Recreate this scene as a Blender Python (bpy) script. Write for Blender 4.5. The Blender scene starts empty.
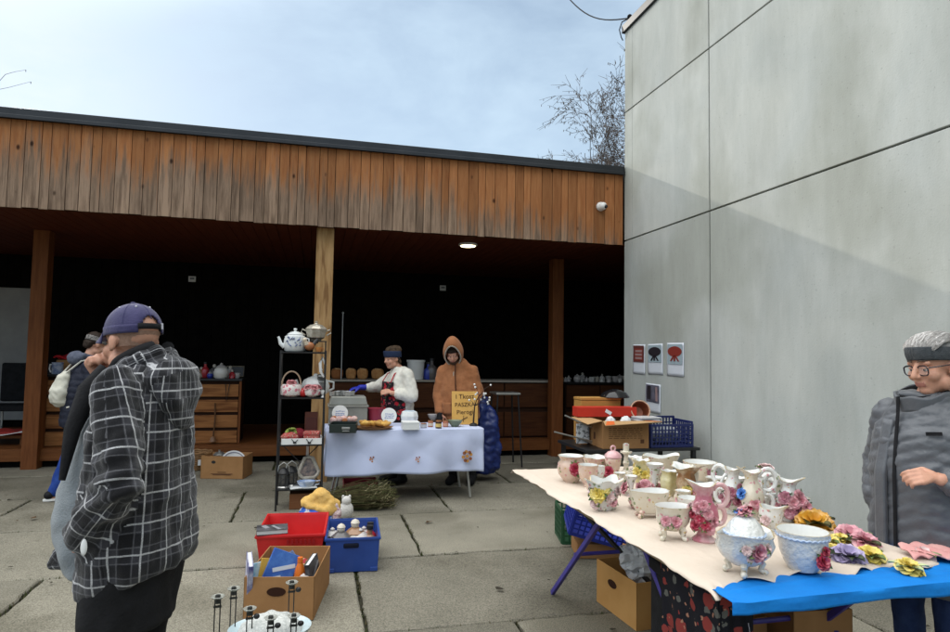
import bpy, math, random
import numpy as np
from mathutils import Vector, Matrix, Euler
V = Vector
pi = math.pi
rad = math.radians
scene = bpy.context.scene
COL = scene.collection

# ------------------------------------------------------------------ camera
FOC, YAW, PITCH, ROLL, EYE = 631.6, rad(14.084), rad(3.359), rad(.953), 1.58
_f = V((math.sin(YAW)*math.cos(PITCH), math.cos(YAW)*math.cos(PITCH), math.sin(PITCH)))
_r0 = V((math.cos(YAW), -math.sin(YAW), 0)); _u0 = _r0.cross(_f)
_r = _r0*math.cos(ROLL)+_u0*math.sin(ROLL); _u = _u0*math.cos(ROLL)-_r0*math.sin(ROLL)
cam_d = bpy.data.cameras.new('camera'); cam = bpy.data.objects.new('camera', cam_d); COL.objects.link(cam)
cam_d.sensor_width = 36; cam_d.lens = 36*FOC/950; cam_d.clip_start = .05; cam_d.clip_end = 3000
cam.matrix_world = Matrix(((_r.x, _u.x, -_f.x, 0), (_r.y, _u.y, -_f.y, 0), (_r.z, _u.z, -_f.z, EYE), (0, 0, 0, 1)))
scene.camera = cam
CAM = V((0, 0, EYE))
def _ray(x, y): return _r*((x-475)/FOC) - _u*((y-316)/FOC) + _f
def G(x, y, z=0.):            # point on the level plane z
    d = _ray(x, y); return CAM + d*((z-EYE)/d.z)
def PY(x, y, Y):              # point on the plane at depth Y
    d = _ray(x, y); return CAM + d*(Y/d.y)
def PX(x, y, X):
    d = _ray(x, y); return CAM + d*(X/d.x)
def PPM(p): return FOC/((V(p)-CAM).dot(_f))

# ------------------------------------------------------------------ light
SUN_L = V((.43, -1, -.474)).normalized()          # the way the light travels
SUN_EL = math.asin(-SUN_L.z); SUN_AZ = math.atan2(-SUN_L.x, -SUN_L.y)
world = bpy.data.worlds.new('World'); scene.world = world; world.use_nodes = True
wn = world.node_tree; wn.nodes.clear()
def N(t, kind, **kw):
    n = t.nodes.new(kind)
    for k, v in kw.items(): setattr(n, k, v)
    return n
wo = N(wn, 'ShaderNodeOutputWorld'); bg = N(wn, 'ShaderNodeBackground')
sky = N(wn, 'ShaderNodeTexSky', sky_type='NISHITA', sun_disc=False, sun_elevation=SUN_EL, sun_rotation=SUN_AZ, altitude=100, air_density=1.0, dust_density=.4, ozone_density=2.2)
tc = N(wn, 'ShaderNodeTexCoord'); mp = N(wn, 'ShaderNodeMapping'); mp.inputs['Scale'].default_value = (1.6, 1.0, 3.2); mp.inputs['Rotation'].default_value = (.2, .35, .5)
ns = N(wn, 'ShaderNodeTexNoise'); ns.inputs['Scale'].default_value = 1.9; ns.inputs['Detail'].default_value = 9; ns.inputs['Roughness'].default_value = .6; ns.inputs['Distortion'].default_value = .5
ns2 = N(wn, 'ShaderNodeTexNoise'); ns2.inputs['Scale'].default_value = 14; ns2.inputs['Detail'].default_value = 6
rp = N(wn, 'ShaderNodeValToRGB'); rp.color_ramp.elements[0].position = .34; rp.color_ramp.elements[1].position = .80
rp.color_ramp.elements[0].color = (.42, .42, .42, 1); rp.color_ramp.elements[1].color = (.82, .82, .82, 1)
mx0 = N(wn, 'ShaderNodeMath', operation='MULTIPLY_ADD'); mx0.inputs[1].default_value = .22
mx = N(wn, 'ShaderNodeMixRGB')
# pale cloud veil low down; unseen brightness added overhead and left as fill light
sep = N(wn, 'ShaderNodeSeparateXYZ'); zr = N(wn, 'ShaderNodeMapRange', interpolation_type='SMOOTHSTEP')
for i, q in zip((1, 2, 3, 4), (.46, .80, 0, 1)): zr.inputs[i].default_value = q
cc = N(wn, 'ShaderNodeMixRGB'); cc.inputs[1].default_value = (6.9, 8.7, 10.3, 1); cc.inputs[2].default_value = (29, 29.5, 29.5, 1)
cv = N(wn, 'ShaderNodeMath', operation='MAXIMUM')
L = wn.links.new
L(tc.outputs['Generated'], mp.inputs['Vector']); L(mp.outputs[0], ns.inputs['Vector']); L(mp.outputs[0], ns2.inputs['Vector'])
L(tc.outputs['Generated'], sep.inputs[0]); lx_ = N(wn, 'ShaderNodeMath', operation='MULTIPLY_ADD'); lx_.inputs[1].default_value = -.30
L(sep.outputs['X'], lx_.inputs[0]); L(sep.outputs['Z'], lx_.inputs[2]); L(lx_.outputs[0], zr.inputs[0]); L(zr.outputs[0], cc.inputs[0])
L(ns2.outputs['Fac'], mx0.inputs[0]); L(ns.outputs['Fac'], mx0.inputs[2]); L(mx0.outputs[0], rp.inputs[0])
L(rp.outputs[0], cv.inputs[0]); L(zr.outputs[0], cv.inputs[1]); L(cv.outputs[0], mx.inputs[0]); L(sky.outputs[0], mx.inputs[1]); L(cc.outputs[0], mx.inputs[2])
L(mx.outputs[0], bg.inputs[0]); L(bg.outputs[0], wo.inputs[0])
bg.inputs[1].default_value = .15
sd = bpy.data.lights.new('sun', 'SUN'); sd.energy = 2.6; sd.angle = rad(.6); sd.color = (1, .93, .82)
so = bpy.data.objects.new('sun', sd); COL.objects.link(so); so.rotation_euler = SUN_L.to_track_quat('-Z', 'Y').to_euler(); so.location = (-8, 16, 14)
vs = scene.view_settings; vs.view_transform = 'Standard'; vs.look = 'None'; vs.gamma = 1; vs.use_curve_mapping = False
vs.exposure = -.55
scene.cycles.max_bounces = 6

# ------------------------------------------------------------------ materials
MATS = {}
def srgb(h):
    c = [int(h[i:i+2], 16)/255 for i in (0, 2, 4)]
    return tuple(x/12.92 if x < .04045 else ((x+.055)/1.055)**2.4 for x in c)
def M(name, c=(.5, .5, .5), rough=.6, c2=None, scale=8., bump=0., bscale=None, metal=0., stretch=(1, 1, 1), spec=.5, coat=0., alpha=1., trans=0., sheen=0., lo=.35, hi=.65, c3=None, s3=3., dist=0.):
    if name in MATS: return MATS[name]
    if spec == .5 and rough >= .6: spec = .16
    m = bpy.data.materials.new(name); m.use_nodes = True; MATS[name] = m
    t = m.node_tree; b = t.nodes['Principled BSDF']; l = t.links.new
    b.inputs['Base Color'].default_value = (*c, 1); b.inputs['Roughness'].default_value = rough; b.inputs['Metallic'].default_value = metal
    b.inputs['Specular IOR Level'].default_value = spec; b.inputs['Coat Weight'].default_value = coat; b.inputs['Alpha'].default_value = alpha
    b.inputs['Transmission Weight'].default_value = trans; b.inputs['Sheen Weight'].default_value = sheen
    co = N(t, 'ShaderNodeTexCoord'); mpn = N(t, 'ShaderNodeMapping'); mpn.inputs['Scale'].default_value = stretch
    l(co.outputs['Object'], mpn.inputs[0])
    if c2:
        nz = N(t, 'ShaderNodeTexNoise'); nz.inputs['Scale'].default_value = scale; nz.inputs['Detail'].default_value = 6; nz.inputs['Roughness'].default_value = .6; nz.inputs['Distortion'].default_value = dist
        l(mpn.outputs[0], nz.inputs['Vector'])
        r = N(t, 'ShaderNodeValToRGB'); r.color_ramp.elements[0].position = lo; r.color_ramp.elements[1].position = hi
        r.color_ramp.elements[0].color = (*c, 1); r.color_ramp.elements[1].color = (*c2, 1)
        l(nz.outputs['Fac'], r.inputs[0]); out = r.outputs[0]
        if c3:
            n3 = N(t, 'ShaderNodeTexNoise'); n3.inputs['Scale'].default_value = s3; n3.inputs['Detail'].default_value = 5
            l(mpn.outputs[0], n3.inputs['Vector'])
            r3 = N(t, 'ShaderNodeValToRGB'); r3.color_ramp.elements[0].position = .5; r3.color_ramp.elements[1].position = .62
            l(n3.outputs['Fac'], r3.inputs[0])
            mm = N(t, 'ShaderNodeMixRGB'); mm.inputs[2].default_value = (*c3, 1); l(r3.outputs[0], mm.inputs[0]); l(out, mm.inputs[1]); out = mm.outputs[0]
        l(out, b.inputs['Base Color'])
    if bump:
        nb = N(t, 'ShaderNodeTexNoise'); nb.inputs['Scale'].default_value = bscale or scale*4; nb.inputs['Detail'].default_value = 5
        l(mpn.outputs[0], nb.inputs['Vector'])
        bp = N(t, 'ShaderNodeBump'); bp.inputs['Strength'].default_value = bump; bp.inputs['Distance'].default_value = .01
        l(nb.outputs['Fac'], bp.inputs['Height']); l(bp.outputs[0], b.inputs['Normal'])
    return m
def nt(m): return m.node_tree, m.node_tree.nodes['Principled BSDF'], m.node_tree.links.new
def EMIT(name, c, s):
    m = M(name, c); t, b, l = nt(m); b.inputs['Emission Color'].default_value = (*c, 1); b.inputs['Emission Strength'].default_value = s; return m

# ------------------------------------------------------------------ mesh builder
class MB:
    def __init__(s): s.v = []; s.f = []; s.m = []; s.uv = None; s.bv = []
    def add(s, vs, fs, mi=0, bv=.5):
        o = len(s.v); s.v += [tuple(p) for p in vs]; s.f += [tuple(i+o for i in f) for f in fs]; s.m += [mi]*len(fs); s.bv += [bv]*len(vs); return s
    def box(s, c, d, mi=0, R=None, bv=.5, top=1.):
        x, y, z = d[0]/2, d[1]/2, d[2]/2; c = V(c)
        ps = [V((a*x*(top if e > 0 else 1), b*y*(top if e > 0 else 1), e*z)) for e in (-1, 1) for a, b in ((-1, -1), (1, -1), (1, 1), (-1, 1))]
        if R is not None:
            if isinstance(R, (int, float)): R = Matrix.Rotation(R, 3, 'Z')
            elif isinstance(R, tuple): R = Euler(R).to_matrix()
            ps = [R @ p for p in ps]
        return s.add([c+p for p in ps], [(3, 2, 1, 0), (4, 5, 6, 7), (0, 1, 5, 4), (1, 2, 6, 5), (2, 3, 7, 6), (3, 0, 4, 7)], mi, bv)
    def bx(s, a, b, mi=0, bv=.5):
        a, b = V(a), V(b); return s.box((a+b)/2, [abs(q) for q in (b-a)], mi, None, bv)
    def tube(s, pts, r, n=8, mi=0, closed=False, flat=1.):
        pts = [V(p) for p in pts]; k = len(pts); rs = r if isinstance(r, (list, tuple)) else [r]*k
        vs = []; up = None
        for i, p in enumerate(pts):
            a = pts[(i+1) % k] if (closed or i < k-1) else p
            b = pts[i-1] if (closed or i > 0) else p
            d = (a-b); d = d.normalized() if d.length > 1e-9 else V((0, 0, 1))
            if up is None: up = V((0, 0, 1)) if abs(d.z) < .9 else V((1, 0, 0))
            x = d.cross(up)
            if x.length < 1e-6: x = d.cross(V((1, .3, 0)))
            x.normalize(); y = x.cross(d).normalized(); up = y
            vs += [p+(x*math.cos(2*pi*j/n)+y*math.sin(2*pi*j/n)*flat)*rs[i] for j in range(n)]
        fs = []
        for i in range(k if closed else k-1):
            for j in range(n):
                a, b = i*n+j, i*n+(j+1) % n; c, d = ((i+1) % k)*n+(j+1) % n, ((i+1) % k)*n+j
                fs.append((a, b, c, d))
        if not closed: fs += [tuple(range(n-1, -1, -1)), tuple((k-1)*n+j for j in range(n))]
        return s.add(vs, fs, mi)
    def lathe(s, prof, c=(0, 0, 0), n=28, sx=1., sy=1., wave=None, mi=0, R=None, cap=True, bv=.5):
        c = V(c); vs = []; k = len(prof)
        for i, (r, z) in enumerate(prof):
            for j in range(n):
                a = 2*pi*j/n; rr, zz = r, z
                if wave: rr, zz = wave(a, i/(k-1), r, z)
                p = V((rr*math.cos(a)*sx, rr*math.sin(a)*sy, zz))
                vs.append(c+(R @ p if R is not None else p))
        fs = [(i*n+j, i*n+(j+1) % n, (i+1)*n+(j+1) % n, (i+1)*n+j) for i in range(k-1) for j in range(n)]
        if cap: fs += [tuple(range(n-1, -1, -1)), tuple((k-1)*n+j for j in range(n))]
        return s.add(vs, fs, mi, bv)
    def ball(s, c, r, n=12, k=7, mi=0, R=None):
        if isinstance(r, (int, float)): r = (r, r, r)
        pr = [(math.sin(pi*i/k), -math.cos(pi*i/k)) for i in range(k+1)]; pr[0] = (.02, -1); pr[-1] = (.02, 1)
        c = V(c); vs = []
        for (q, z) in pr:
            for j in range(n):
                p = V((q*math.cos(2*pi*j/n)*r[0], q*math.sin(2*pi*j/n)*r[1], z*r[2])); vs.append(c+(R @ p if R is not None else p))
        fs = [(i*n+j, i*n+(j+1) % n, (i+1)*n+(j+1) % n, (i+1)*n+j) for i in range(k) for j in range(n)]
        fs += [tuple(range(n-1, -1, -1)), tuple(k*n+j for j in range(n))]
        return s.add(vs, fs, mi)
    def sheet(s, fn, nu, nv, mi=0, keep=None):
        vs = [fn(i/nu, j/nv) for j in range(nv+1) for i in range(nu+1)]; w = nu+1
        fs = [(j*w+i, j*w+i+1, (j+1)*w+i+1, (j+1)*w+i) for j in range(nv) for i in range(nu) if keep is None or keep((i+.5)/nu, (j+.5)/nv)]
        return s.add(vs, fs, mi)
    def poly(s, pts, th, nrm, mi=0):          # flat outline with thickness
        k = len(pts); nrm = V(nrm)*th; a = [V(p) for p in pts]
        return s.add(a+[p+nrm for p in a], [tuple(range(k-1, -1, -1)), tuple(range(k, 2*k))]+[(i, (i+1) % k, k+(i+1) % k, k+i) for i in range(k)], mi)
    def petal(s, b, out, up, w, l, tilt, curl, mi=0, point=0., nu=4, nv=4):
        b, out, up = V(b), V(out).normalized(), V(up).normalized(); side = out.cross(up)
        vs = []
        for j in range(nv+1):
            t = j/nv; ww = w*(math.sin(pi*min(1, t*.62+.14)) * (1-point*t*t))
            a = tilt+curl*t
            y = up*(l*t*math.cos(a))+out*(l*t*math.sin(a))
            for i in range(nu+1):
                x = 2*i/nu-1
                vs.append(b+y+side*(x*ww)+(up*math.sin(a)-out*math.cos(a))*(x*x*w*.35))
        W = nu+1
        return s.add(vs, [(j*W+i, j*W+i+1, (j+1)*W+i+1, (j+1)*W+i) for j in range(nv) for i in range(nu)], mi)
    def rose(s, c, r, up=(0, 0, 1), mi=0, rng=random, layers=4, flat=1.):
        up = V(up).normalized(); x = up.orthogonal().normalized(); y = up.cross(x); c = V(c)
        for k in range(layers):
            n = 3+k*(2 if layers > 3 else 1); q = (k+.6)/layers; a0 = rng.random()*6
            for i in range(n):
                a = a0+2*pi*i/n+rng.uniform(-.15, .15); o = x*math.cos(a)+y*math.sin(a)
                s.petal(c+o*(r*.18*q), o, up, r*(.30+.28*q), r*(.62+.36*q)*rng.uniform(.9, 1.1), .12+q*.95*flat, .25+q*.55, mi)
        return s
    def leaf(s, c, d, l, w, mi=0, up=(0, 0, 1)):
        s.petal(c, d, up, w, l, 1.15, .35, mi, point=.85); return s
def build(mb, name, mats, parent=None, loc=None, rz=None, smooth=40, bevel=0, solid=0, sub=0, bw=None):
    me = bpy.data.meshes.new(name); me.from_pydata(mb.v, [], mb.f)
    for m in (mats if isinstance(mats, (list, tuple)) else [mats]): me.materials.append(m)
    me.polygons.foreach_set('material_index', mb.m)
    if bw:
        at = me.attributes.new('bv', 'FLOAT', 'POINT'); at.data.foreach_set('value', mb.bv)
    me.update()
    if smooth:
        me.polygons.foreach_set('use_smooth', [True]*len(me.polygons)); me.set_sharp_from_angle(angle=rad(smooth))
    o = bpy.data.objects.new(name, me); COL.objects.link(o)
    if parent: o.parent = parent
    if loc is not None: o.location = loc
    if rz is not None: o.rotation_euler = (0, 0, rz) if isinstance(rz, (int, float)) else rz
    if solid: md = o.modifiers.new('solid', 'SOLIDIFY'); md.thickness = solid; md.offset = 0
    if bevel: md = o.modifiers.new('bevel', 'BEVEL'); md.width = bevel; md.segments = 2; md.limit_method = 'ANGLE'; md.angle_limit = rad(40)
    if sub: md = o.modifiers.new('sub', 'SUBSURF'); md.levels = sub; md.render_levels = sub
    return o
def tag(o, label=None, cat=None, group=None, kind=None):
    if label: o['label'] = label
    if cat: o['category'] = cat
    if group: o['group'] = group
    if kind: o['kind'] = kind
    return o
def thing(name, label, cat, loc=(0, 0, 0), rz=0, group=None):
    o = bpy.data.objects.new(name, None); COL.objects.link(o); o.empty_display_size = .1
    o.location = loc; o.rotation_euler = (0, 0, rz) if isinstance(rz, (int, float)) else rz
    return tag(o, label, cat, group)
def dup(root, loc, rz=0, label=None, group=None, scale=None):
    r = root.copy(); COL.objects.link(r); r.location = loc; r.rotation_euler = (0, 0, rz) if isinstance(rz, (int, float)) else rz
    if label: r['label'] = label
    if group: r['group'] = group
    if scale: r.scale = scale
    for ch in list(root.children):
        c = ch.copy(); COL.objects.link(c); c.parent = r
        for g in ch.children:
            d = g.copy(); COL.objects.link(d); d.parent = c
    return r
def text_mesh(txt, size, name, mat, parent, loc, rot, th=.0006):
    cu = bpy.data.curves.new('t', 'FONT'); cu.body = txt; cu.size = size; cu.extrude = th; cu.align_x = 'CENTER'; cu.align_y = 'CENTER'
    t = bpy.data.objects.new('t', cu); COL.objects.link(t)
    me = bpy.data.meshes.new_from_object(t.evaluated_get(bpy.context.evaluated_depsgraph_get()))
    bpy.data.objects.remove(t); me.materials.clear(); me.materials.append(mat)
    o = bpy.data.objects.new(name, me); COL.objects.link(o); o.parent = parent; o.location = loc; o.rotation_euler = rot
    return o
def wig(co, s, seed, amp=1., n=7):
    r = np.random.default_rng(seed); out = np.zeros(len(co)); w = co.copy()
    for i in range(n):
        d = r.normal(size=3); d /= np.linalg.norm(d); k = s*(1+i*.45)
        out += np.sin(w @ d*k+r.random()*6.28+1.3*np.sin(w @ np.roll(d, 1)*k*.6))/(1+i*.4)
    return out*amp/2.5
# ------------------------------------------------------------------ soft bodies: a union of rounded shapes remeshed into one skin
def capsule(mb, p0, r0, p1, r1, n=18):
    p0, p1 = V(p0), V(p1); d = p1-p0; Ln = d.length; d = d.normalized() if Ln > 1e-6 else V((0, 0, 1))
    x = d.orthogonal().normalized(); y = d.cross(x); pr = []
    for i in range(6): a = pi/2*i/5; pr.append((-r0*math.cos(a), max(1e-4, r0*math.sin(a))))
    for i in range(6): a = pi/2*i/5; pr.append((Ln+r1*math.sin(a), max(1e-4, r1*math.cos(a))))
    vs = [p0+d*s+(x*math.cos(2*pi*j/n)+y*math.sin(2*pi*j/n))*q for s, q in pr for j in range(n)]
    k = len(pr); fs = [(i*n+j, i*n+(j+1) % n, (i+1)*n+(j+1) % n, (i+1)*n+j) for i in range(k-1) for j in range(n)]
    fs += [tuple(range(n-1, -1, -1)), tuple((k-1)*n+j for j in range(n))]
    mb.add(vs, fs)
def blob(name, parts, mat, parent=None, vox=.012, sm=4, disp=None, uv=False, loc=None, rz=None, T=None):
    mb = MB(); bones = []
    for p in parts:
        if p[0] == 'c': capsule(mb, *p[1:5]); bones.append((V(p[1]), V(p[3])))
        elif p[0] == 'e':
            R = Euler(p[3]).to_matrix() if len(p) > 3 and not isinstance(p[3], Matrix) else (p[3] if len(p) > 3 else None)
            mb.ball(p[1], p[2], 24, 14, R=R); bones.append((V(p[1])-V((0, 0, .01)), V(p[1])+V((0, 0, .01))))
        elif p[0] == 'l':
            n = 36; vs = []
            for (z, cx, cy, rx, ry, *tl) in p[1]:
                for j in range(n):
                    a = 2*pi*j/n; ca, sa = math.cos(a), math.sin(a); e = .85
                    yy = ry*math.copysign(abs(sa)**e, sa); vs.append((cx+rx*math.copysign(abs(ca)**e, ca), cy+yy, z+(tl[0]*yy if tl else 0)))
            k = len(p[1]); fs = [(i*n+j, i*n+(j+1) % n, (i+1)*n+(j+1) % n, (i+1)*n+j) for i in range(k-1) for j in range(n)]
            fs += [tuple(range(n-1, -1, -1)), tuple((k-1)*n+j for j in range(n))]
            mb.add(vs, fs); a, b = p[1][0], p[1][-1]; bones.append((V((a[1], a[2], a[0])), V((b[1], b[2], b[0]))))
    me = bpy.data.meshes.new('tmp'); me.from_pydata(mb.v, [], mb.f)
    o = bpy.data.objects.new('tmp', me); COL.objects.link(o)
    md = o.modifiers.new('r', 'REMESH'); md.mode = 'VOXEL'; md.voxel_size = vox
    if sm: md = o.modifiers.new('s', 'SMOOTH'); md.iterations = sm; md.factor = .5
    res = bpy.data.meshes.new_from_object(o.evaluated_get(bpy.context.evaluated_depsgraph_get()))
    bpy.data.objects.remove(o); bpy.data.meshes.remove(me); res.name = name
    n = len(res.vertices); co = np.zeros(n*3); res.vertices.foreach_get('co', co); co = co.reshape(-1, 3)
    if disp:
        nr = np.zeros(n*3); res.vertex_normals.foreach_get('vector', nr); nr = nr.reshape(-1, 3)
        co = co+nr*disp(co, nr)[:, None]; res.vertices.foreach_set('co', co.reshape(-1)); res.update()
    if uv:                                   # cloth coordinates: metres along and around the nearest bone
        nl = len(res.loops); lv = np.zeros(nl, int); res.loops.foreach_get('vertex_index', lv)
        npol = len(res.polygons); ls = np.zeros(npol, int); lt = np.zeros(npol, int); res.polygons.foreach_get('loop_start', ls); res.polygons.foreach_get('loop_total', lt)
        pc = np.zeros(npol*3); res.polygons.foreach_get('center', pc); pc = pc.reshape(-1, 3)
        best = np.full(npol, 1e9); bi = np.zeros(npol, int)
        for k, (a, b) in enumerate(bones):
            wgt = uv[min(k, len(uv)-1)] if isinstance(uv, (list, tuple)) else 1.
            a_, d = np.array(a), np.array(b-a); t = np.clip((pc-a_) @ d/(d @ d), 0, 1); ds = np.linalg.norm(pc-a_-t[:, None]*d, axis=1)/wgt
            q = ds < best; best[q] = ds[q]; bi[q] = k
        lp = np.repeat(np.arange(npol), lt); UV = np.zeros((nl, 2))
        for k, (a, b) in enumerate(bones):
            d = (b-a).normalized(); x = d.orthogonal().normalized() if abs(d.z) < .8 else V((1, 0, 0)); y = d.cross(x)
            s = bi[lp] == k; P_ = co[lv[s]]-np.array(a); C_ = pc[lp[s]]-np.array(a)
            an = np.arctan2(P_ @ np.array(y), P_ @ np.array(x)); ac = np.arctan2(C_ @ np.array(y), C_ @ np.array(x))
            an = ac+(an-ac+np.pi) % (2*np.pi)-np.pi
            wgt = uv[min(k, len(uv)-1)] if isinstance(uv, (list, tuple)) else 1.
            UV[s, 0] = an*(.21 if wgt > 1.5 else .10); UV[s, 1] = P_ @ np.array(d)+k*.03
        ul = res.uv_layers.new(name='UVMap'); ul.data.foreach_set('uv', UV.reshape(-1))
    res.polygons.foreach_set('use_smooth', [True]*len(res.polygons))
    res.materials.clear()
    for m in (mat if isinstance(mat, (list, tuple)) else [mat]): res.materials.append(m)
    ob = bpy.data.objects.new(name, res); COL.objects.link(ob)
    if parent: ob.parent = parent
    if loc is not None: ob.location = loc
    if rz is not None: ob.rotation_euler = (0, 0, rz)
    return ob
rng = random.Random(7)
# ================================================================== SETTING
# ---- ground and paving
m_soil = M('joint_soil', (.022, .022, .014), .95, (.05, .047, .03), 30, .8, 90)
m_slab = M('paving_concrete', (.178, .166, .130), .9, (.255, .236, .186), 1.7, .35, 160, lo=.25, hi=.75, c3=(.15, .138, .105), s3=.9)
def slab_nodes():
    t, b, l = nt(m_slab)
    a = N(t, 'ShaderNodeAttribute', attribute_name='bv'); base = b.inputs['Base Color'].links[0].from_socket
    co = t.nodes['Texture Coordinate']
    sp = N(t, 'ShaderNodeTexNoise'); sp.inputs['Scale'].default_value = 130; sp.inputs['Detail'].default_value = 2; l(co.outputs['Object'], sp.inputs['Vector'])
    r = N(t, 'ShaderNodeValToRGB'); r.color_ramp.elements[0].position = .33; r.color_ramp.elements[1].position = .62; r.color_ramp.elements[0].color = (.55, .55, .55, 1); r.color_ramp.elements[1].color = (1.12, 1.12, 1.12, 1)
    l(sp.outputs['Fac'], r.inputs[0])
    k = N(t, 'ShaderNodeMath', operation='MULTIPLY_ADD'); k.inputs[1].default_value = .45; k.inputs[2].default_value = .78; l(a.outputs['Fac'], k.inputs[0])
    q = N(t, 'ShaderNodeMixRGB', blend_type='MULTIPLY'); q.inputs[0].default_value = 1; l(base, q.inputs[1]); l(r.outputs[0], q.inputs[2])
    q2 = N(t, 'ShaderNodeMixRGB', blend_type='MULTIPLY'); q2.inputs[0].default_value = 1; l(q.outputs[0], q2.inputs[1]); l(k.outputs[0], q2.inputs[2])
    # dark specks and small stains
    s2 = N(t, 'ShaderNodeTexNoise'); s2.inputs['Scale'].default_value = 9; s2.inputs['Detail'].default_value = 7; s2.inputs['Roughness'].default_value = .75; l(co.outputs['Object'], s2.inputs['Vector'])
    r2 = N(t, 'ShaderNodeValToRGB'); r2.color_ramp.elements[0].position = .58; r2.color_ramp.elements[1].position = .72; r2.color_ramp.elements[0].color = (0, 0, 0, 1); r2.color_ramp.elements[1].color = (.5, .5, .5, 1); l(s2.outputs['Fac'], r2.inputs[0])
    q3 = N(t, 'ShaderNodeMixRGB'); q3.inputs[2].default_value = (.085, .078, .06, 1); l(r2.outputs[0], q3.inputs[0]); l(q2.outputs[0], q3.inputs[1]); l(q3.outputs[0], b.inputs['Base Color'])
slab_nodes()
g = MB(); g.add([(-1500, -1500, -.03), (1500, -1500, -.03), (1500, 1500, -.03), (-1500, 1500, -.03)], [(0, 1, 2, 3)])
tag(build(g, 'ground', m_soil, smooth=0), kind='structure')
sl = MB(); rows = [(-3.0, .3), (-1.45, .9), (-.17, .33), (1.11, .86), (2.39, 1.2), (3.67, .33), (4.97, .86), (6.25, -.71), (7.53, .3), (8.82, -.5), (10.1, .2), (11.4, .2)]
def edge(a, b, rr):
    n = max(2, int((b-a).length/.09)); d = (b-a); p = V((-d.y, d.x, 0)).normalized()
    return [a+d*(i/n)+p*rr.uniform(-.005, .004)*(1 if i else .3)-p*(rr.random()**9)*.02 for i in range(n)]
for (y0, off), (y1, _) in zip(rows, rows[1:]):
    for k in range(-7, 8):
        x0 = off+2.08*k; x1 = x0+2.08
        if x1 < -13 or x0 > 8: continue
        gp = .0135; z = rng.uniform(-.004, .002); c = [V((x0+gp, y0+gp, 0)), V((x1-gp, y0+gp, 0)), V((x1-gp, y1-gp, 0)), V((x0+gp, y1-gp, 0))]
        pts = sum([[p for p in edge(c[i], c[(i+1) % 4], rng)] for i in range(4)], [])
        ctr = sum(pts, V())/len(pts); n = len(pts)
        # chamfered rim, then the flat top
        vs = [(p.x, p.y, -.06) for p in pts]+[(p.x, p.y, z-.009) for p in pts]+[(*(p+(ctr-p).normalized()*.010).xy, z) for p in pts]
        fs = [(i+a*n, (i+1) % n+a*n, (i+1) % n+(a+1)*n, i+(a+1)*n) for a in range(2) for i in range(n)]+[tuple(range(2*n, 3*n))]
        sl.add(vs, fs, bv=rng.random())
tag(build(sl, 'paving', m_slab, smooth=30, bw=1), kind='structure')

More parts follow.
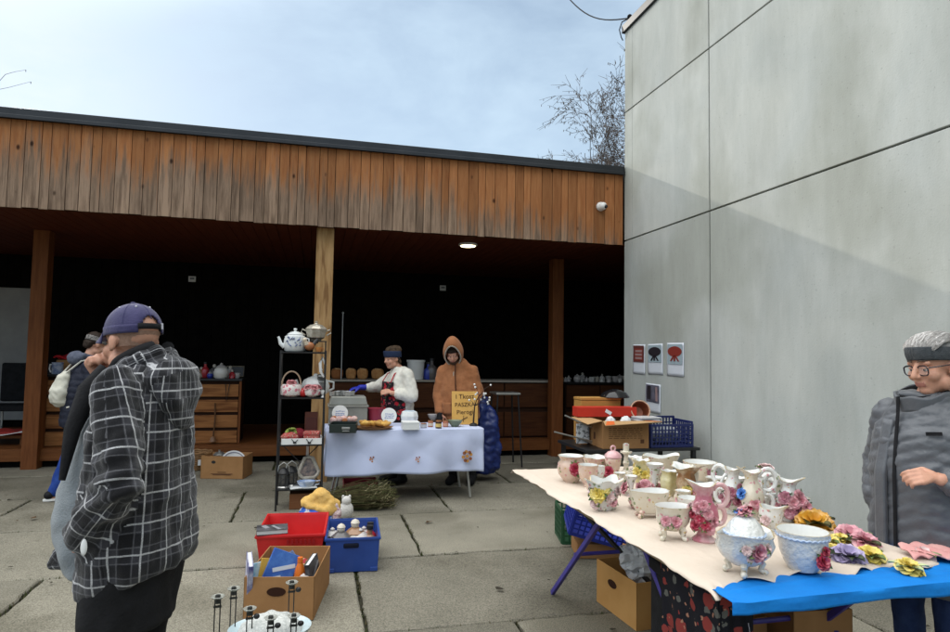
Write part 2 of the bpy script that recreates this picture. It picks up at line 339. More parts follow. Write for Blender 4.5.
# ---- timber pavilion
YF, ZB, ZT = 7.8, 3.08, 4.16
def board_mat(name, warm, warm2, grey, amount):
    m = M(name, warm, .75, warm2, 3, .4, 40, stretch=(9, 9, .9), lo=.3, hi=.7, dist=.6); t, b, l = nt(m)
    a = N(t, 'ShaderNodeAttribute', attribute_name='bv'); base = b.inputs['Base Color'].links[0].from_socket; co = t.nodes['Texture Coordinate']
    sx = N(t, 'ShaderNodeSeparateXYZ'); l(co.outputs['Object'], sx.inputs[0])
    mpz = N(t, 'ShaderNodeMapping'); mpz.inputs['Scale'].default_value = (24, 24, 1.5); l(co.outputs['Object'], mpz.inputs[0])
    n1 = N(t, 'ShaderNodeTexNoise'); n1.inputs['Scale'].default_value = 1; n1.inputs['Detail'].default_value = 8; n1.inputs['Roughness'].default_value = .7; l(mpz.outputs[0], n1.inputs['Vector'])
    n2 = N(t, 'ShaderNodeTexNoise'); n2.inputs['Scale'].default_value = .55; n2.inputs['Detail'].default_value = 2; l(co.outputs['Object'], n2.inputs['Vector'])
    # weathering: more towards the drip edge, by board and by stretch of wall
    def math(op, x, y=None, z=None):
        k = N(t, 'ShaderNodeMath', operation=op)
        for i, q in enumerate((x, y, z)):
            if q is None: continue
            if isinstance(q, (int, float)): k.inputs[i].default_value = q
            else: l(q, k.inputs[i])
        return k.outputs[0]
    low = math('MULTIPLY_ADD', sx.outputs['Z'], -1.35, 1.35*(ZB+.56)+amount)
    w = math('ADD', math('MULTIPLY_ADD', n1.outputs['Fac'], 2.0, -1.0), low)
    w = math('ADD', w, math('MULTIPLY_ADD', a.outputs['Fac'], .26, -.13))
    w = math('ADD', w, math('MULTIPLY_ADD', n2.outputs['Fac'], 1.0, -.5))
    xr = math('MAXIMUM', math('MULTIPLY_ADD', sx.outputs['X'], .30, -.35), 0.)
    w = math('SUBTRACT', w, xr)
    r = N(t, 'ShaderNodeValToRGB'); r.color_ramp.elements[0].position = .15; r.color_ramp.elements[1].position = .62; r.color_ramp.elements[1].color = (.92, .92, .92, 1); l(w, r.inputs[0])
    gm = N(t, 'ShaderNodeMixRGB'); gm.inputs[1].default_value = (*grey, 1); gm.inputs[2].default_value = (*[q*.42 for q in grey], 1)
    r2 = N(t, 'ShaderNodeValToRGB'); r2.color_ramp.elements[0].position = .42; r2.color_ramp.elements[1].position = .62; l(n1.outputs['Fac'], r2.inputs[0]); l(r2.outputs[0], gm.inputs[0])
    k = N(t, 'ShaderNodeMixRGB'); l(r.outputs[0], k.inputs[0]); l(base, k.inputs[1]); l(gm.outputs[0], k.inputs[2])
    # knots
    vo = N(t, 'ShaderNodeTexVoronoi'); vo.inputs['Scale'].default_value = 1; mk = N(t, 'ShaderNodeMapping'); mk.inputs['Scale'].default_value = (5.2, 1, 2.9); l(co.outputs['Object'], mk.inputs[0]); l(mk.outputs[0], vo.inputs['Vector'])
    rk = N(t, 'ShaderNodeValToRGB'); rk.color_ramp.elements[0].position = .05; rk.color_ramp.elements[1].position = .12; rk.color_ramp.elements[0].color = (.16, .12, .1, 1); rk.color_ramp.elements[1].color = (1, 1, 1, 1); l(vo.outputs['Distance'], rk.inputs[0])
    k2 = N(t, 'ShaderNodeMixRGB', blend_type='MULTIPLY'); k2.inputs[0].default_value = 1; l(k.outputs[0], k2.inputs[1]); l(rk.outputs[0], k2.inputs[2])
    kb = N(t, 'ShaderNodeMixRGB', blend_type='MULTIPLY'); kb.inputs[0].default_value = 1; l(k2.outputs[0], kb.inputs[1]); l(math('MULTIPLY_ADD', a.outputs['Fac'], .42, .76), kb.inputs[2]); l(kb.outputs[0], b.inputs['Base Color'])
    return m
m_board = board_mat('fascia_boards', (.285, .105, .037), (.41, .18, .07), (.31, .22, .155), .32)
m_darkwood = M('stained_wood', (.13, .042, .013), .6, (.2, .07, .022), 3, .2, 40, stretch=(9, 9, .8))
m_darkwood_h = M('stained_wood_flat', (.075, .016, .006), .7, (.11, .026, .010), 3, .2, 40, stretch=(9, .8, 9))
m_step = M('step_wood', (.12, .04, .012), .6, (.18, .066, .02), 3, .2, 40, stretch=(.8, 9, 9))
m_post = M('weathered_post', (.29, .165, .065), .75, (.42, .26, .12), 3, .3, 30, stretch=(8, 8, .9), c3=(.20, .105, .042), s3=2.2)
m_black = M('shade_black', (.006, .0055, .005), 1, (.010, .009, .008), 5, spec=0.)  # near-black albedo: deep interior shade put into the wall colour
m_metal_dk = M('roof_trim_metal', (.018, .021, .025), .45, (.03, .033, .038), 3, metal=.3)
m_roof = M('roof_felt', (.04, .04, .042), .9, (.06, .06, .06), 8)
m_grey = M('grey_board', (.30, .29, .28), .8, (.36, .35, .33), 3)
pav = thing('timber_pavilion', 'low open-fronted timber pavilion with weathered plank fascia and dark metal roof edge', 'pavilion', (0, 9, 0))
def PB(mb, name, mats, **k):       # part of the pavilion, drawn in world coordinates
    mb.v = [(x, y-9, z) for x, y, z in mb.v]; return build(mb, name, mats, pav, **k)
fb = MB(); x = -12.0
while x < 4.02:
    w = rng.choice([.095, .115, .13, .145, .16]); x1 = min(x+w, 4.022)
    if 4.022-x1 < .04: x1 = 4.022
    fb.bx((x+.003, YF+rng.uniform(0, .006), ZB+rng.uniform(-.006, .006)), (x1-.003, YF+.028, ZT-.11), bv=rng.random()); x = x1
fo = PB(fb, 'fascia', m_board, smooth=0, bevel=.002, bw=1)
tag(fo, 'vertical board fascia, orange wood weathered to grey along its lower edge')
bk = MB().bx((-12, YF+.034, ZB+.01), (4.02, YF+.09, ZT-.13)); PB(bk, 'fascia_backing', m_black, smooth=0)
re = MB().bx((-12, YF-.05, ZT-.105), (4.02, YF+.10, ZT)).bx((-12, YF-.062, ZT-.12), (4.02, YF-.052, ZT-.075)); PB(re, 'roof_edge', m_metal_dk, smooth=0, bevel=.006)
rf = MB().bx((-12, YF+.104, ZB+.2), (9, 12.3, ZT-.012)); PB(rf, 'roof', m_roof, smooth=0)
sf = MB(); x = -12
while x < 8.9: sf.bx((x+.003, YF+.095 if x < 4 else YF+.13, ZB+.012), (x+.137, 12.2, ZB+.035), bv=rng.random()); x += .14
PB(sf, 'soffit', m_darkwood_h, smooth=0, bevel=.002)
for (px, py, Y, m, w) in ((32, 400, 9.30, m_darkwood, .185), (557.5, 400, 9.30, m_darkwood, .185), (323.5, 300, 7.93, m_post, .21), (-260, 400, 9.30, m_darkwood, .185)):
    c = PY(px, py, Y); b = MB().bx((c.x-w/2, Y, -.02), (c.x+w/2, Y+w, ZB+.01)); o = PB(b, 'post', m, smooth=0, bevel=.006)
    if m is m_post: tag(o, 'pale weathered front post')
dk = MB().bx((-12, 9.42, .20), (9, 12.2, .245)); PB(dk, 'deck', m_step, smooth=0, bevel=.004)
df = MB()
for x in np.arange(-12, 9, 3.0): df.bx((x+.004, 9.40, .09), (x+2.996, 9.418, .235))
PB(df, 'step_board', m_step, smooth=0, bevel=.003)
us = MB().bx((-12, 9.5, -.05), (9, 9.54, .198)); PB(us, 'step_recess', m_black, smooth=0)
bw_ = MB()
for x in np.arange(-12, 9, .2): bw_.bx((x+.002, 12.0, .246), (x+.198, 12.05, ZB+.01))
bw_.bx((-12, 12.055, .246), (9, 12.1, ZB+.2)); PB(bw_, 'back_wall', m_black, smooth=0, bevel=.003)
PB(MB().bx((-12.1, YF+.2, -.02), (-12.0, 12.2, ZB+.2)), 'unseen_side_wall', m_black, smooth=0)  # unseen end wall, added to keep side light out of the pavilion
PB(MB().bx((8.9, YF+.2, -.02), (9.0, 12.2, ZB+.2)), 'unseen_side_wall', m_black, smooth=0)
a, b_ = PY(-120, 286, 11.9), PY(35, 420, 11.9)
PB(MB().bx((a.x, 11.94, b_.z), (b_.x, 11.985, 2.53)), 'wall_panel', m_grey, smooth=0, bevel=.004)
# ---- small fixtures on the pavilion
lp = G(468, 244.5, ZB)
t = thing('ceiling_light', 'round lit downlight glowing in the dark red soffit', 'light', (lp.x, lp.y, ZB))
build(MB().lathe([(.10, .010), (.125, .008), (.13, -.012), (.118, -.022), (.105, -.02)], n=32), 'trim_ring', M('white_plastic', (.75, .74, .71), .4), t)
build(MB().lathe([(.001, -.034), (.06, -.033), (.10, -.028), (.104, -.018)], n=32), 'diffuser', EMIT('lamp_glow', (1, .80, .48), 9.), t)
cp = PY(600, 207, YF)
t = thing('security_camera', 'small white dome security camera on orange fascia boards beside the concrete wall', 'camera', (cp.x, YF-.002, cp.z))
Rx = Matrix.Rotation(pi/2, 3, 'X'); m_wp = M('white_plastic', (.75, .74, .71), .4)
build(MB().lathe([(.02, 0), (.055, .002), (.062, .012), (.06, .04), (.05, .06), (.02, .07)], n=24, R=Rx), 'mount', m_wp, t)
build(MB().ball((.008, -.075, -.004), .052, 20, 12), 'housing', m_wp, t)
build(MB().ball((.03, -.112, -.016), .027, 16, 9), 'lens', M('black_gloss', (.01, .01, .012), .12), t)
for (px, py, lb) in ((192, 279, 'small white notice high on the dark back wall, left of the pale post'), (443, 288, 'small white notice high on the dark back wall, above the hooded man')):
    c = PY(px, py, 11.97); t = thing('wall_notice', lb, 'notice', (c.x, 11.985, c.z), group='notices on the dark back wall')
    build(MB().box((0, -.004, 0), (.12, .008, .10)), 'plate', M('notice_white', (.8, .8, .78), .5), t, smooth=0, bevel=.002)
    build(MB().box((0, -.0095, .01), (.07, .003, .035)), 'print', M('notice_grey', (.25, .26, .28), .6), t, smooth=0)

# ---- concrete building
XW, YE = 4.03, 7.775
def wall_mat(name, c, c2, c3):
    m = M(name, c, .85, c2, .8, .12, 60, lo=.3, hi=.7, c3=c3, s3=.55, dist=.8); t, b, l = nt(m); co = t.nodes['Texture Coordinate']
    a = N(t, 'ShaderNodeAttribute', attribute_name='bv'); base = b.inputs['Base Color'].links[0].from_socket
    mv = N(t, 'ShaderNodeMapping'); mv.inputs['Scale'].default_value = (1.4, 1.4, .35); l(co.outputs['Object'], mv.inputs[0])
    n = N(t, 'ShaderNodeTexNoise'); n.inputs['Scale'].default_value = 1.5; n.inputs['Detail'].default_value = 9; n.inputs['Roughness'].default_value = .68; l(mv.outputs[0], n.inputs['Vector'])
    r = N(t, 'ShaderNodeValToRGB'); r.color_ramp.elements[0].position = .33; r.color_ramp.elements[1].position = .66; r.color_ramp.elements[0].color = (.84, .84, .825, 1); r.color_ramp.elements[1].color = (1.07, 1.07, 1.07, 1); l(n.outputs['Fac'], r.inputs[0])
    vo = N(t, 'ShaderNodeTexNoise'); vo.inputs['Scale'].default_value = 42; vo.inputs['Detail'].default_value = 3; l(co.outputs['Object'], vo.inputs['Vector'])
    rv = N(t, 'ShaderNodeValToRGB'); rv.color_ramp.elements[0].position = .25; rv.color_ramp.elements[1].position = .36; rv.color_ramp.elements[0].color = (.75, .75, .75, 1); rv.color_ramp.elements[1].color = (1, 1, 1, 1); l(vo.outputs['Fac'], rv.inputs[0])
    q = N(t, 'ShaderNodeMixRGB', blend_type='MULTIPLY'); q.inputs[0].default_value = 1; l(base, q.inputs[1]); l(r.outputs[0], q.inputs[2])
    q1 = N(t, 'ShaderNodeMixRGB', blend_type='MULTIPLY'); q1.inputs[0].default_value = 1; l(q.outputs[0], q1.inputs[1]); l(rv.outputs[0], q1.inputs[2])
    k = N(t, 'ShaderNodeMath', operation='MULTIPLY_ADD'); k.inputs[1].default_value = .24; k.inputs[2].default_value = .88; l(a.outputs['Fac'], k.inputs[0])
    q2 = N(t, 'ShaderNodeMixRGB', blend_type='MULTIPLY'); q2.inputs[0].default_value = 1; l(q1.outputs[0], q2.inputs[1]); l(k.outputs[0], q2.inputs[2]); l(q2.outputs[0], b.inputs['Base Color']); return m
m_wall = wall_mat('panel_concrete', (.415, .44, .425), (.485, .50, .47), (.37, .385, .35))
m_joint = M('joint_black', (.012, .012, .012), .9)
cb = thing('concrete_building', 'tall grey building faced with big smooth concrete panels and dark joints', 'building', (XW, 0, 0))
def CB(mb, name, mats, **k):
    mb.v = [(x-XW, y, z) for x, y, z in mb.v]; return build(mb, name, mats, cb, **k)
CB(MB().bx((XW+.05, -9, -.02), (13, YE-.05, 6.06)), 'core', m_joint, smooth=0)
zs = [-.02, 3.135, 4.915, 6.06]; ys = [YE, 7.56, 5.855, 1.2, -3.4, -9]; gj = .009
for i, (y1, y0) in enumerate(zip(ys, ys[1:])):
    for j, (z0, z1) in enumerate(zip(zs, zs[1:])):
        gy1 = .002 if i <= 1 else gj; gy0 = .002 if i == 0 else gj
        p = MB().bx((XW, y0+gy0, z0+gj), (XW+.06, y1-(0 if i == 0 else gy1), z1-gj), bv=[.5, .55, .62, .5, .5][i] + [-.25, .15, -.05][j]*(1 if i < 2 else .3)); CB(p, 'wall_panel', m_wall, smooth=0, bevel=.004, bw=1)
CB(MB().bx((XW+.062, YE-.048, -.02), (13, YE, 6.055), bv=.5), 'end_wall', m_wall, smooth=0, bw=1)
CB(MB().bx((XW-.035, -9, 6.05), (XW+.3, YE+.035, 6.16)), 'roof_trim', m_metal_dk, smooth=0, bevel=.006)
# ---- cable and its bracket at the roof corner
t = thing('overhead_cable', 'thin black cable running from a bracket on the roof corner of the concrete building', 'cable', (XW, YE, 6.16))
e0 = V((.06, -.02, .10)); far = PY(560, -12, 11.0)-V((XW, YE, 6.16))
build(MB().tube([e0+(far-e0)*(i/14)-V((0, 0, .25*math.sin(pi*i/14))) for i in range(15)], .010, 6), 'wire', m_joint, t)
build(MB().tube([(.06, -.02, -.005), (.06, -.02, .12)], .014, 8).ball((.06, -.02, .12), .035).tube([(.06, -.02, .1), (-.02, .05, .07), (-.06, .05, -.05), (-.035, .04, -.16), (-.01, .04, -.2)], .008, 6), 'bracket', m_joint, t)

# ---- bare trees behind the pavilion
m_bark = M('bark', (.07, .06, .052), .9, (.12, .105, .09), 6, .5)
m_twig = M('twigs', (.095, .078, .068), .9, (.13, .105, .09), 6)
def bare_tree(loc, h, label, seed, spread=.42, droop=.25, r0=.13, depth=5):
    r = random.Random(seed); t = thing('bare_tree', label, 'tree', loc, group='bare trees behind the pavilion')
    tr = MB(); cr = MB(); L0 = h*.36
    def grow(p, d, ln, rd, lev):
        n = 4; pts = [p.copy()]; dd = d.copy()
        for i in range(n):
            dd = (dd+V((r.gauss(0, .09), r.gauss(0, .09), r.gauss(0, .05)-(droop*.10 if lev >= 3 else -.03)))).normalized(); p = p+dd*(ln/n); pts.append(p.copy())
        (tr if lev < 2 else cr).tube(pts, [rd*(1-.5*i/n) for i in range(n+1)], 7 if lev < 2 else (4 if lev < 4 else 3))
        if lev >= depth:
            for k in range(2):
                if r.random() < .55: q = pts[r.randint(1, n)]; cr.box(q-V((0, 0, .03)), (.013, .013, .06))
            return
        for k in range(r.choice((3, 4, 4)) if lev > 0 else 8):
            f = r.uniform(.35, 1.0); q = pts[min(n, int(f*n+.5))]
            a = r.uniform(0, 2*pi); o = dd.orthogonal().normalized(); o = Matrix.Rotation(a, 3, dd) @ o
            grow(q, (dd+o*r.uniform(.5, 1.1)*(1 if lev else .6)+V((0, 0, .15 if lev < 2 else 0))).normalized(), ln*r.uniform(.5, .74), max(.0075, rd*.46), lev+1)
    grow(V((0, 0, 0)), V((0, 0, 1)), L0*1.1, r0, 0)
    build(tr, 'trunk', m_bark, t); build(cr, 'crown', m_twig, t, smooth=0)
c = PY(612, 170, 16.5); bare_tree((c.x+2.1, 16.5, 0), 11.9, 'leafless tree with fine hanging twigs behind the pavilion roof, against the concrete building', 5, depth=6)
c = PY(-30, 110, 19); bare_tree((c.x-.1, 19, 0), 12.2, 'leafless tree at the far left behind the pavilion, only twig tips over the roof', 11, depth=4)

# ---- moss in the joints, dry leaves and crumbs lying about
mo = MB(); rm = random.Random(12)
def tuft(x, y):
    for k in range(rm.randint(2, 5)):
        a = rm.uniform(0, 6.28); b = V((x+rm.gauss(0, .012), y+rm.gauss(0, .006), -.02)); h = rm.uniform(.018, .034); d = V((math.cos(a), math.sin(a), 0)); w = V((-d.y, d.x, 0))*rm.uniform(.003, .007)
        mo.add([b-w, b+w, b+d*.012+V((0, 0, h))], [(0, 1, 2)], rm.choice([0, 0, 1]))
for (y0, off), (y1, _) in zip(rows, rows[1:]):
    if y0 < 2: continue
    x = -7.
    while x < 4: x += rm.uniform(.01, .10)*(1+2.2*abs(math.sin(x*1.3+y0*3))); tuft(x, y0+rm.gauss(0, .005))
    for k in range(-4, 3):
        y = y0
        while y < y1: y += rm.uniform(.015, .10); tuft(off+2.08*k+rm.gauss(0, .005), y)
tag(build(mo, 'moss', [M('moss_green', (.045, .055, .018), .95), M('moss_dry', (.10, .085, .045), .95)], smooth=0), kind='stuff')
lv = MB()
for k in range(150):
    x, y = rm.uniform(-4, 3.6), rm.uniform(2.4, 9.2); s = rm.uniform(.006, .022) if k > 25 else rm.uniform(.02, .04); a = rm.uniform(0, 6.28); R = Matrix.Rotation(a, 3, 'Z')
    lv.add([V((x, y, .005))+R @ V((u*s, v*s*.5, .004+rm.uniform(0, .4)*s)) for u, v in ((-1, 0), (-.3, -1), (.6, -.7), (1, 0), (.5, .8), (-.4, .9))], [(0, 1, 2, 3, 4, 5)], rm.choice([0, 1, 1]))
tag(build(lv, 'leaf_litter', [M('dead_leaf', (.09, .05, .025), .9), M('dark_crumb', (.04, .034, .025), .95)], smooth=0), kind='stuff')
# ================================================================== PEOPLE
m_skin = M('skin', (.50, .25, .165), .5, (.60, .32, .22), 14, .15, 220, spec=.4)
_b = m_skin.node_tree.nodes['Principled BSDF']; _b.inputs['Subsurface Weight'].default_value = .12; _b.inputs['Subsurface Radius'].default_value = (.012, .005, .003)
m_lip = M('lips', (.40, .16, .12), .5)
m_eyew = M('eye_white', (.6, .57, .53), .2); m_iris = M('iris', (.03, .025, .02), .1)
m_denim = M('denim', (.016, .028, .085), .85, (.035, .06, .15), 9, .3, 260, c3=(.05, .08, .19), s3=4)
m_denim2 = M('bright_denim', (.012, .035, .19), .85, (.03, .075, .30), 9, .3, 260)
m_blackcloth = M('black_cloth', (.007, .007, .008), .9, (.014, .014, .016), 12, .3, 120, spec=.25)
m_shoe = M('black_shoe', (.012, .012, .014), .6); m_sole = M('white_sole', (.72, .71, .68), .6)
def hand(w, d, pn, size=1., curl=.9, spread=.25, thumb=1, pinch=False):
    """palm and five fingers; w wrist, d towards the knuckles, pn the way the palm faces, thumb = +1/-1 side"""
    d, pn = V(d).normalized(), V(pn).normalized(); lat = d.cross(pn).normalized()*thumb; w = V(w); s = size; out = []
    for k in range(4):
        f = k/3-.5; out.append(('c', w+lat*(f*.030*s), .017*s, w+d*(.078*s)+lat*(-f*.058*s), .0125*s))
    ln = [.076, .084, .078, .062]; k0 = [w+d*(.083*s)+lat*((.5-k/3)*.060*s) for k in range(4)]
    for k in range(4):
        c = curl[k] if isinstance(curl, (list, tuple)) else curl*(.9+.12*k); p = k0[k]; a = c*.55; side = lat*((.5-k/3)*spread)
        for j, (q, r0, r1) in enumerate(((.46, .0098, .0088), (.31, .0088, .008), (.23, .008, .0068))):
            dd = (d*math.cos(a)+pn*math.sin(a)+side*(.5 if j == 0 else .15)).normalized(); p2 = p+dd*(ln[k]*q*s); out.append(('c', p, r0*s, p2, r1*s)); p = p2; a += c*.75
    t0 = w+lat*(.022*s)+d*(.022*s); t1 = t0+(lat*.8+d*.75+pn*.35).normalized()*(.042*s); t2 = t1+(d*.9+lat*(.0 if pinch else .35)+pn*.55).normalized()*(.034*s); t3 = t2+(d*.85-lat*.15+pn*.6).normalized()*(.026*s)
    out += [('c', t0, .0155*s, t1, .0125*s), ('c', t1, .0118*s, t2, .0098*s), ('c', t2, .0098*s, t3, .008*s)]
    return out
def head(c, R, s=1., nose=1.):
    """skull, jaw, nose, brow, cheeks, lips, ears; R turns head axes (right, forward, up)"""
    c = V(c); P = lambda x, y, z: c+R @ V((x*s, y*s, z*s)); E = lambda x, y, z, r: ('e', P(x, y, z), tuple(q*s for q in r), R.copy()); o = []
    o += [E(0, -.012, .034, (.076, .098, .092)), E(0, .030, -.035, (.060, .064, .080)), E(0, .056, -.092, (.033, .032, .027)), E(0, .03, -.075, (.052, .055, .038))]
    o += [('c', P(0, .088, .012), .010*s, P(0, .112*nose**.3, -.028), .0125*s), ('c', P(-.012, .099, -.032), .009*s, P(.012, .099, -.032), .009*s), ('c', P(-.040, .072, .022), .013*s, P(.040, .072, .022), .013*s)]
    for q in (-1, 1):
        o += [E(q*.042, .058, -.03, (.026, .03, .028)), ('c', P(q*.077, -.008, .015), .009*s, P(q*.074, .004, -.032), .007*s), E(q*.080, -.012, -.006, (.009, .021, .031)), E(q*.050, .015, -.07, (.022, .035, .03))]
    o += [('c', P(-.019, .088, -.060), .0065*s, P(.019, .088, -.060), .0065*s), ('c', P(0, .092, -.058), .007*s, P(0, .092, -.060), .007*s), ('c', P(-.016, .086, -.070), .0075*s, P(.016, .086, -.070), .0075*s)]
    return o
def lips(ob, c, R, s=1.):
    c = V(c); Ri = R.transposed(); ob.data.materials.append(m_lip); k = len(ob.data.materials)-1
    for p in ob.data.polygons:
        q = Ri @ (p.center-c)/s
        if abs(q.x) < .024-.25*abs(q.z+.066) and q.y > .07 and -.0765 < q.z < -.0555: p.material_index = k
def eyes(par, c, R, s=1., brow=None):
    c = V(c)
    for q in (-1, 1):
        p = c+R @ V((q*.031*s, .0785*s, -.001)); b = MB().ball(p, .0115*s, 12, 8); e = build(b, 'eye', m_eyew, par)
        build(MB().ball(p+R @ V((-.002, .0068*s, -.003)), .0062*s, 10, 6), 'iris', m_iris, e)
        build(MB().ball(p+R @ V((0, -.001, .0045)), (.0145*s, .0136*s, .0088*s), 12, 8, R=R), 'eyelid', m_skin, par)
        if brow:
            build(MB().tube([c+R @ V((q*x*s, y*s, z*s)) for x, y, z in ((.014, .092, .031), (.030, .091, .036), (.048, .076, .030))], [.004, .0045, .002], 6, flat=.6), 'eyebrow', brow, par)
def eul(z, x=0, y=0): return (Matrix.Rotation(z, 3, 'Z') @ Matrix.Rotation(x, 3, 'X') @ Matrix.Rotation(y, 3, 'Y'))
def legs(k=1., hy=0., step=((0, 0), (0, 0)), sep=.1):
    o = []
    for q, st in zip((-1, 1), step):
        x = q*sep; o += [('c', (x*.9, hy, .90*k), .085*k, (x, hy*.5+.02+st[0]*.5, .49*k), .058*k), ('c', (x, hy*.5+.02+st[0]*.5, .49*k), .055*k, (x, st[0], .09*k), .038*k), ('c', (x, st[0]-.02, .045), .035, (x*1.2, st[0]+.15, .035), .03)]
    return o
# ---------------------------------------------------------------- the man in the plaid jacket
def plaid_mat():
    m = M('plaid_flannel', (.02, .02, .023), .95, sheen=.25, spec=.2); t, b, l = nt(m)
    uv = N(t, 'ShaderNodeUVMap'); sx = N(t, 'ShaderNodeSeparateXYZ'); nz = N(t, 'ShaderNodeTexNoise'); nz.inputs['Scale'].default_value = 7
    co = t.nodes['Texture Coordinate']; l(co.outputs['Object'], nz.inputs['Vector'])
    ad = N(t, 'ShaderNodeMixRGB', blend_type='ADD'); ad.inputs[0].default_value = .010; l(uv.outputs[0], ad.inputs[1]); l(nz.outputs['Color'], ad.inputs[2]); l(ad.outputs[0], sx.inputs[0])
    def mt(op, x, y=None):
        k = N(t, 'ShaderNodeMath', operation=op); k.use_clamp = False
        for i, q in enumerate((x, y)):
            if q is None: continue
            if isinstance(q, (int, float)): k.inputs[i].default_value = q
            else: l(q, k.inputs[i])
        return k.outputs[0]
    fine = N(t, 'ShaderNodeTexNoise'); fine.inputs['Scale'].default_value = 330; fine.inputs['Detail'].default_value = 1; l(co.outputs['Object'], fine.inputs['Vector'])
    def band(ax, per, off, wid, soft):
        f = mt('ABSOLUTE', mt('SUBTRACT', mt('FRACT', mt('ADD', mt('DIVIDE', ax, per), off)), .5)); k = N(t, 'ShaderNodeMapRange'); k.inputs[1].default_value = wid+soft; k.inputs[2].default_value = wid; k.inputs[3].default_value = 0; k.inputs[4].default_value = 1; l(f, k.inputs[0]); return k.outputs[0]
    U, W = sx.outputs['X'], sx.outputs['Y']; per = .098
    cur = None; col = None
    for (off, wid, soft, c, a) in ((0., .27, .04, (.042, .042, .050), .5), (.5, .17, .03, (.004, .004, .005), .6), (.26, .014, .012, (.13, .13, .14), .5), (.74, .014, .012, (.13, .13, .14), .5), (0., .018, .020, (.46, .46, .47), .85)):
        for ax in (U, W):
            k = mt('MULTIPLY', band(ax, per, off, wid, soft), mt('MULTIPLY', fine.outputs['Fac'], a*2))
            q = N(t, 'ShaderNodeMixRGB'); l(k, q.inputs[0])
            if col is None: q.inputs[1].default_value = (.013, .013, .017, 1)
            else: l(col, q.inputs[1])
            q.inputs[2].default_value = (*c, 1); col = q.outputs[0]
    l(col, b.inputs['Base Color'])
    bp = N(t, 'ShaderNodeBump'); bp.inputs['Strength'].default_value = .35; bp.inputs['Distance'].default_value = .004; l(fine.outputs['Fac'], bp.inputs['Height']); l(bp.outputs[0], b.inputs['Normal'])
    return m
m_plaid = plaid_mat()
m_sweat = M('grey_sweatshirt', (.19, .215, .235), .95, (.25, .275, .29), 11, .5, 180, sheen=.2)
m_cap = M('purple_navy_cap', (.032, .030, .088), .85, (.055, .05, .125), 20, .4, 260, sheen=.2)
def plaid_man():
    loc = (-.60, 2.5, 0); th = rad(72); HR = eul(rad(-25), rad(-5)); hc = V((0.0, .045, 1.602))
    body = [('l', [(.86, 0, 0, .15, .11), (1.0, 0, .03, .16, .14), (1.2, 0, .02, .16, .12), (1.42, 0, -.02, .14, .09), (1.48, 0, -.02, .07, .06)]), ('c', (0, -.02, 1.46), .062, hc+V((0, -.02, -.06)), .058)]
    body += head(hc, HR)+legs()
    body += [('c', (-.165, -.025, 1.35), .042, (-.255, -.10, 1.13), .034), ('c', (-.255, -.10, 1.13), .033, (-.17, .05, .98), .027), ('c', (.19, 0, 1.37), .05, (.17, .22, 1.20), .042), ('c', (.17, .22, 1.2), .042, hc+HR @ V((-.045, .125, -.155)), .029)]
    wr = hc+HR @ V((-.045, .125, -.150)); body += hand(wr, HR @ V((-.05, .10, 1)), HR @ V((-.1, -1, -.1)), 1.06, 1.6, .10, thumb=1)
    body += hand((-.17, .06, .97), (.2, .3, -.8), (1, .1, 0), .9, .5)
    p = blob('person', body, m_skin, None, .0058, 3, loc=loc, rz=th)
    tag(p, 'man in a black and white plaid jacket and navy cap, hand at his mouth', 'person'); lips(p, hc, HR); eyes(p, hc, HR)
    hair = MB(); hair.sheet(lambda u, v: hc+HR @ V((math.sin(-2.2+4.4*u)*.0805*(1-.16*(1-v)), -math.cos(-2.2+4.4*u)*.107*(1-.22*(1-v))-.006, -.022+.05*v)), 28, 5)
    build(hair, 'hair', M('cropped_grey_hair', (.34, .20, .14), .8, (.44, .28, .21), 90, .6, 400), p, smooth=60)
    # cap: crown with the strap opening at the back, brim, band, eyelets, button
    cc = hc+HR @ V((0, -.008, .032)); ce = lambda a, h, g=0.: cc+HR @ V((math.sin(a)*(.0865+g)*math.cos(h), math.cos(a)*(.1085+g)*math.cos(h), (.102+g)*math.sin(h)**.95 if h > 0 else .0))
    cr = MB(); cr.sheet(lambda u, v: ce(2*pi*u, v*pi/2*.999), 72, 22, keep=lambda u, v: not (abs(u-.5) < .078 and v < .30*(1-(abs(u-.5)/.085)**2)+.02))
    cap = build(cr, 'cap', m_cap, p, solid=.004, smooth=60)
    br = MB(); br.sheet(lambda u, v: cc+HR @ V((math.sin((u-.5)*2.1)*(.088+.0*v), math.cos((u-.5)*2.1)*.108+v*.072*math.cos((u-.5)*3.0)**.6, .004-.02*v-.018*abs(u-.5)*2*v*1.2)), 24, 8)
    build(br, 'brim', m_cap, cap, solid=.005, smooth=60)
    build(MB().sheet(lambda u, v: ce(pi*2*(.5+(u-.5)*.17), .0, .0022)+HR @ V((0, 0, .002+.020*v)), 12, 2), 'strap', m_blackcloth, cap, solid=.003)
    build(MB().sheet(lambda u, v: ce(2*pi*u, 0.01, .001)+HR @ V((0, 0, -.012+.03*v)), 60, 3, keep=lambda u, v: abs(u-.5) > .08), 'sweatband', m_cap, cap, solid=.003)
    se = MB()
    for k in range(6): se.tube([ce(2*pi*k/6+.52*0+pi/6*(k % 1), h, .0016) for h in np.linspace(.36 if k == 3 else .02, 1.54, 12)], .0016, 5)
    se.ball(ce(0, pi/2*.99, .004), (.009, .009, .005)); build(se, 'seam', M('cap_seam', (.035, .033, .09), .8), cap)
    for k in range(6): build(MB().ball(ce(2*pi*(k+.5)/6, .95, .002), .0042, 8, 5), 'eyelet', M('pale_thread', (.5, .5, .55), .7), cap)
    build(MB().box(ce(pi*2*.42, .12, .004), (.008, .006, .022), R=HR), 'strap_tag', M('pale_thread', (.5, .5, .55), .7), cap, smooth=0)
    # sweatshirt belly, jacket, hood, trousers
    def dsw(co, nr): return wig(co, 26, 3, .006)
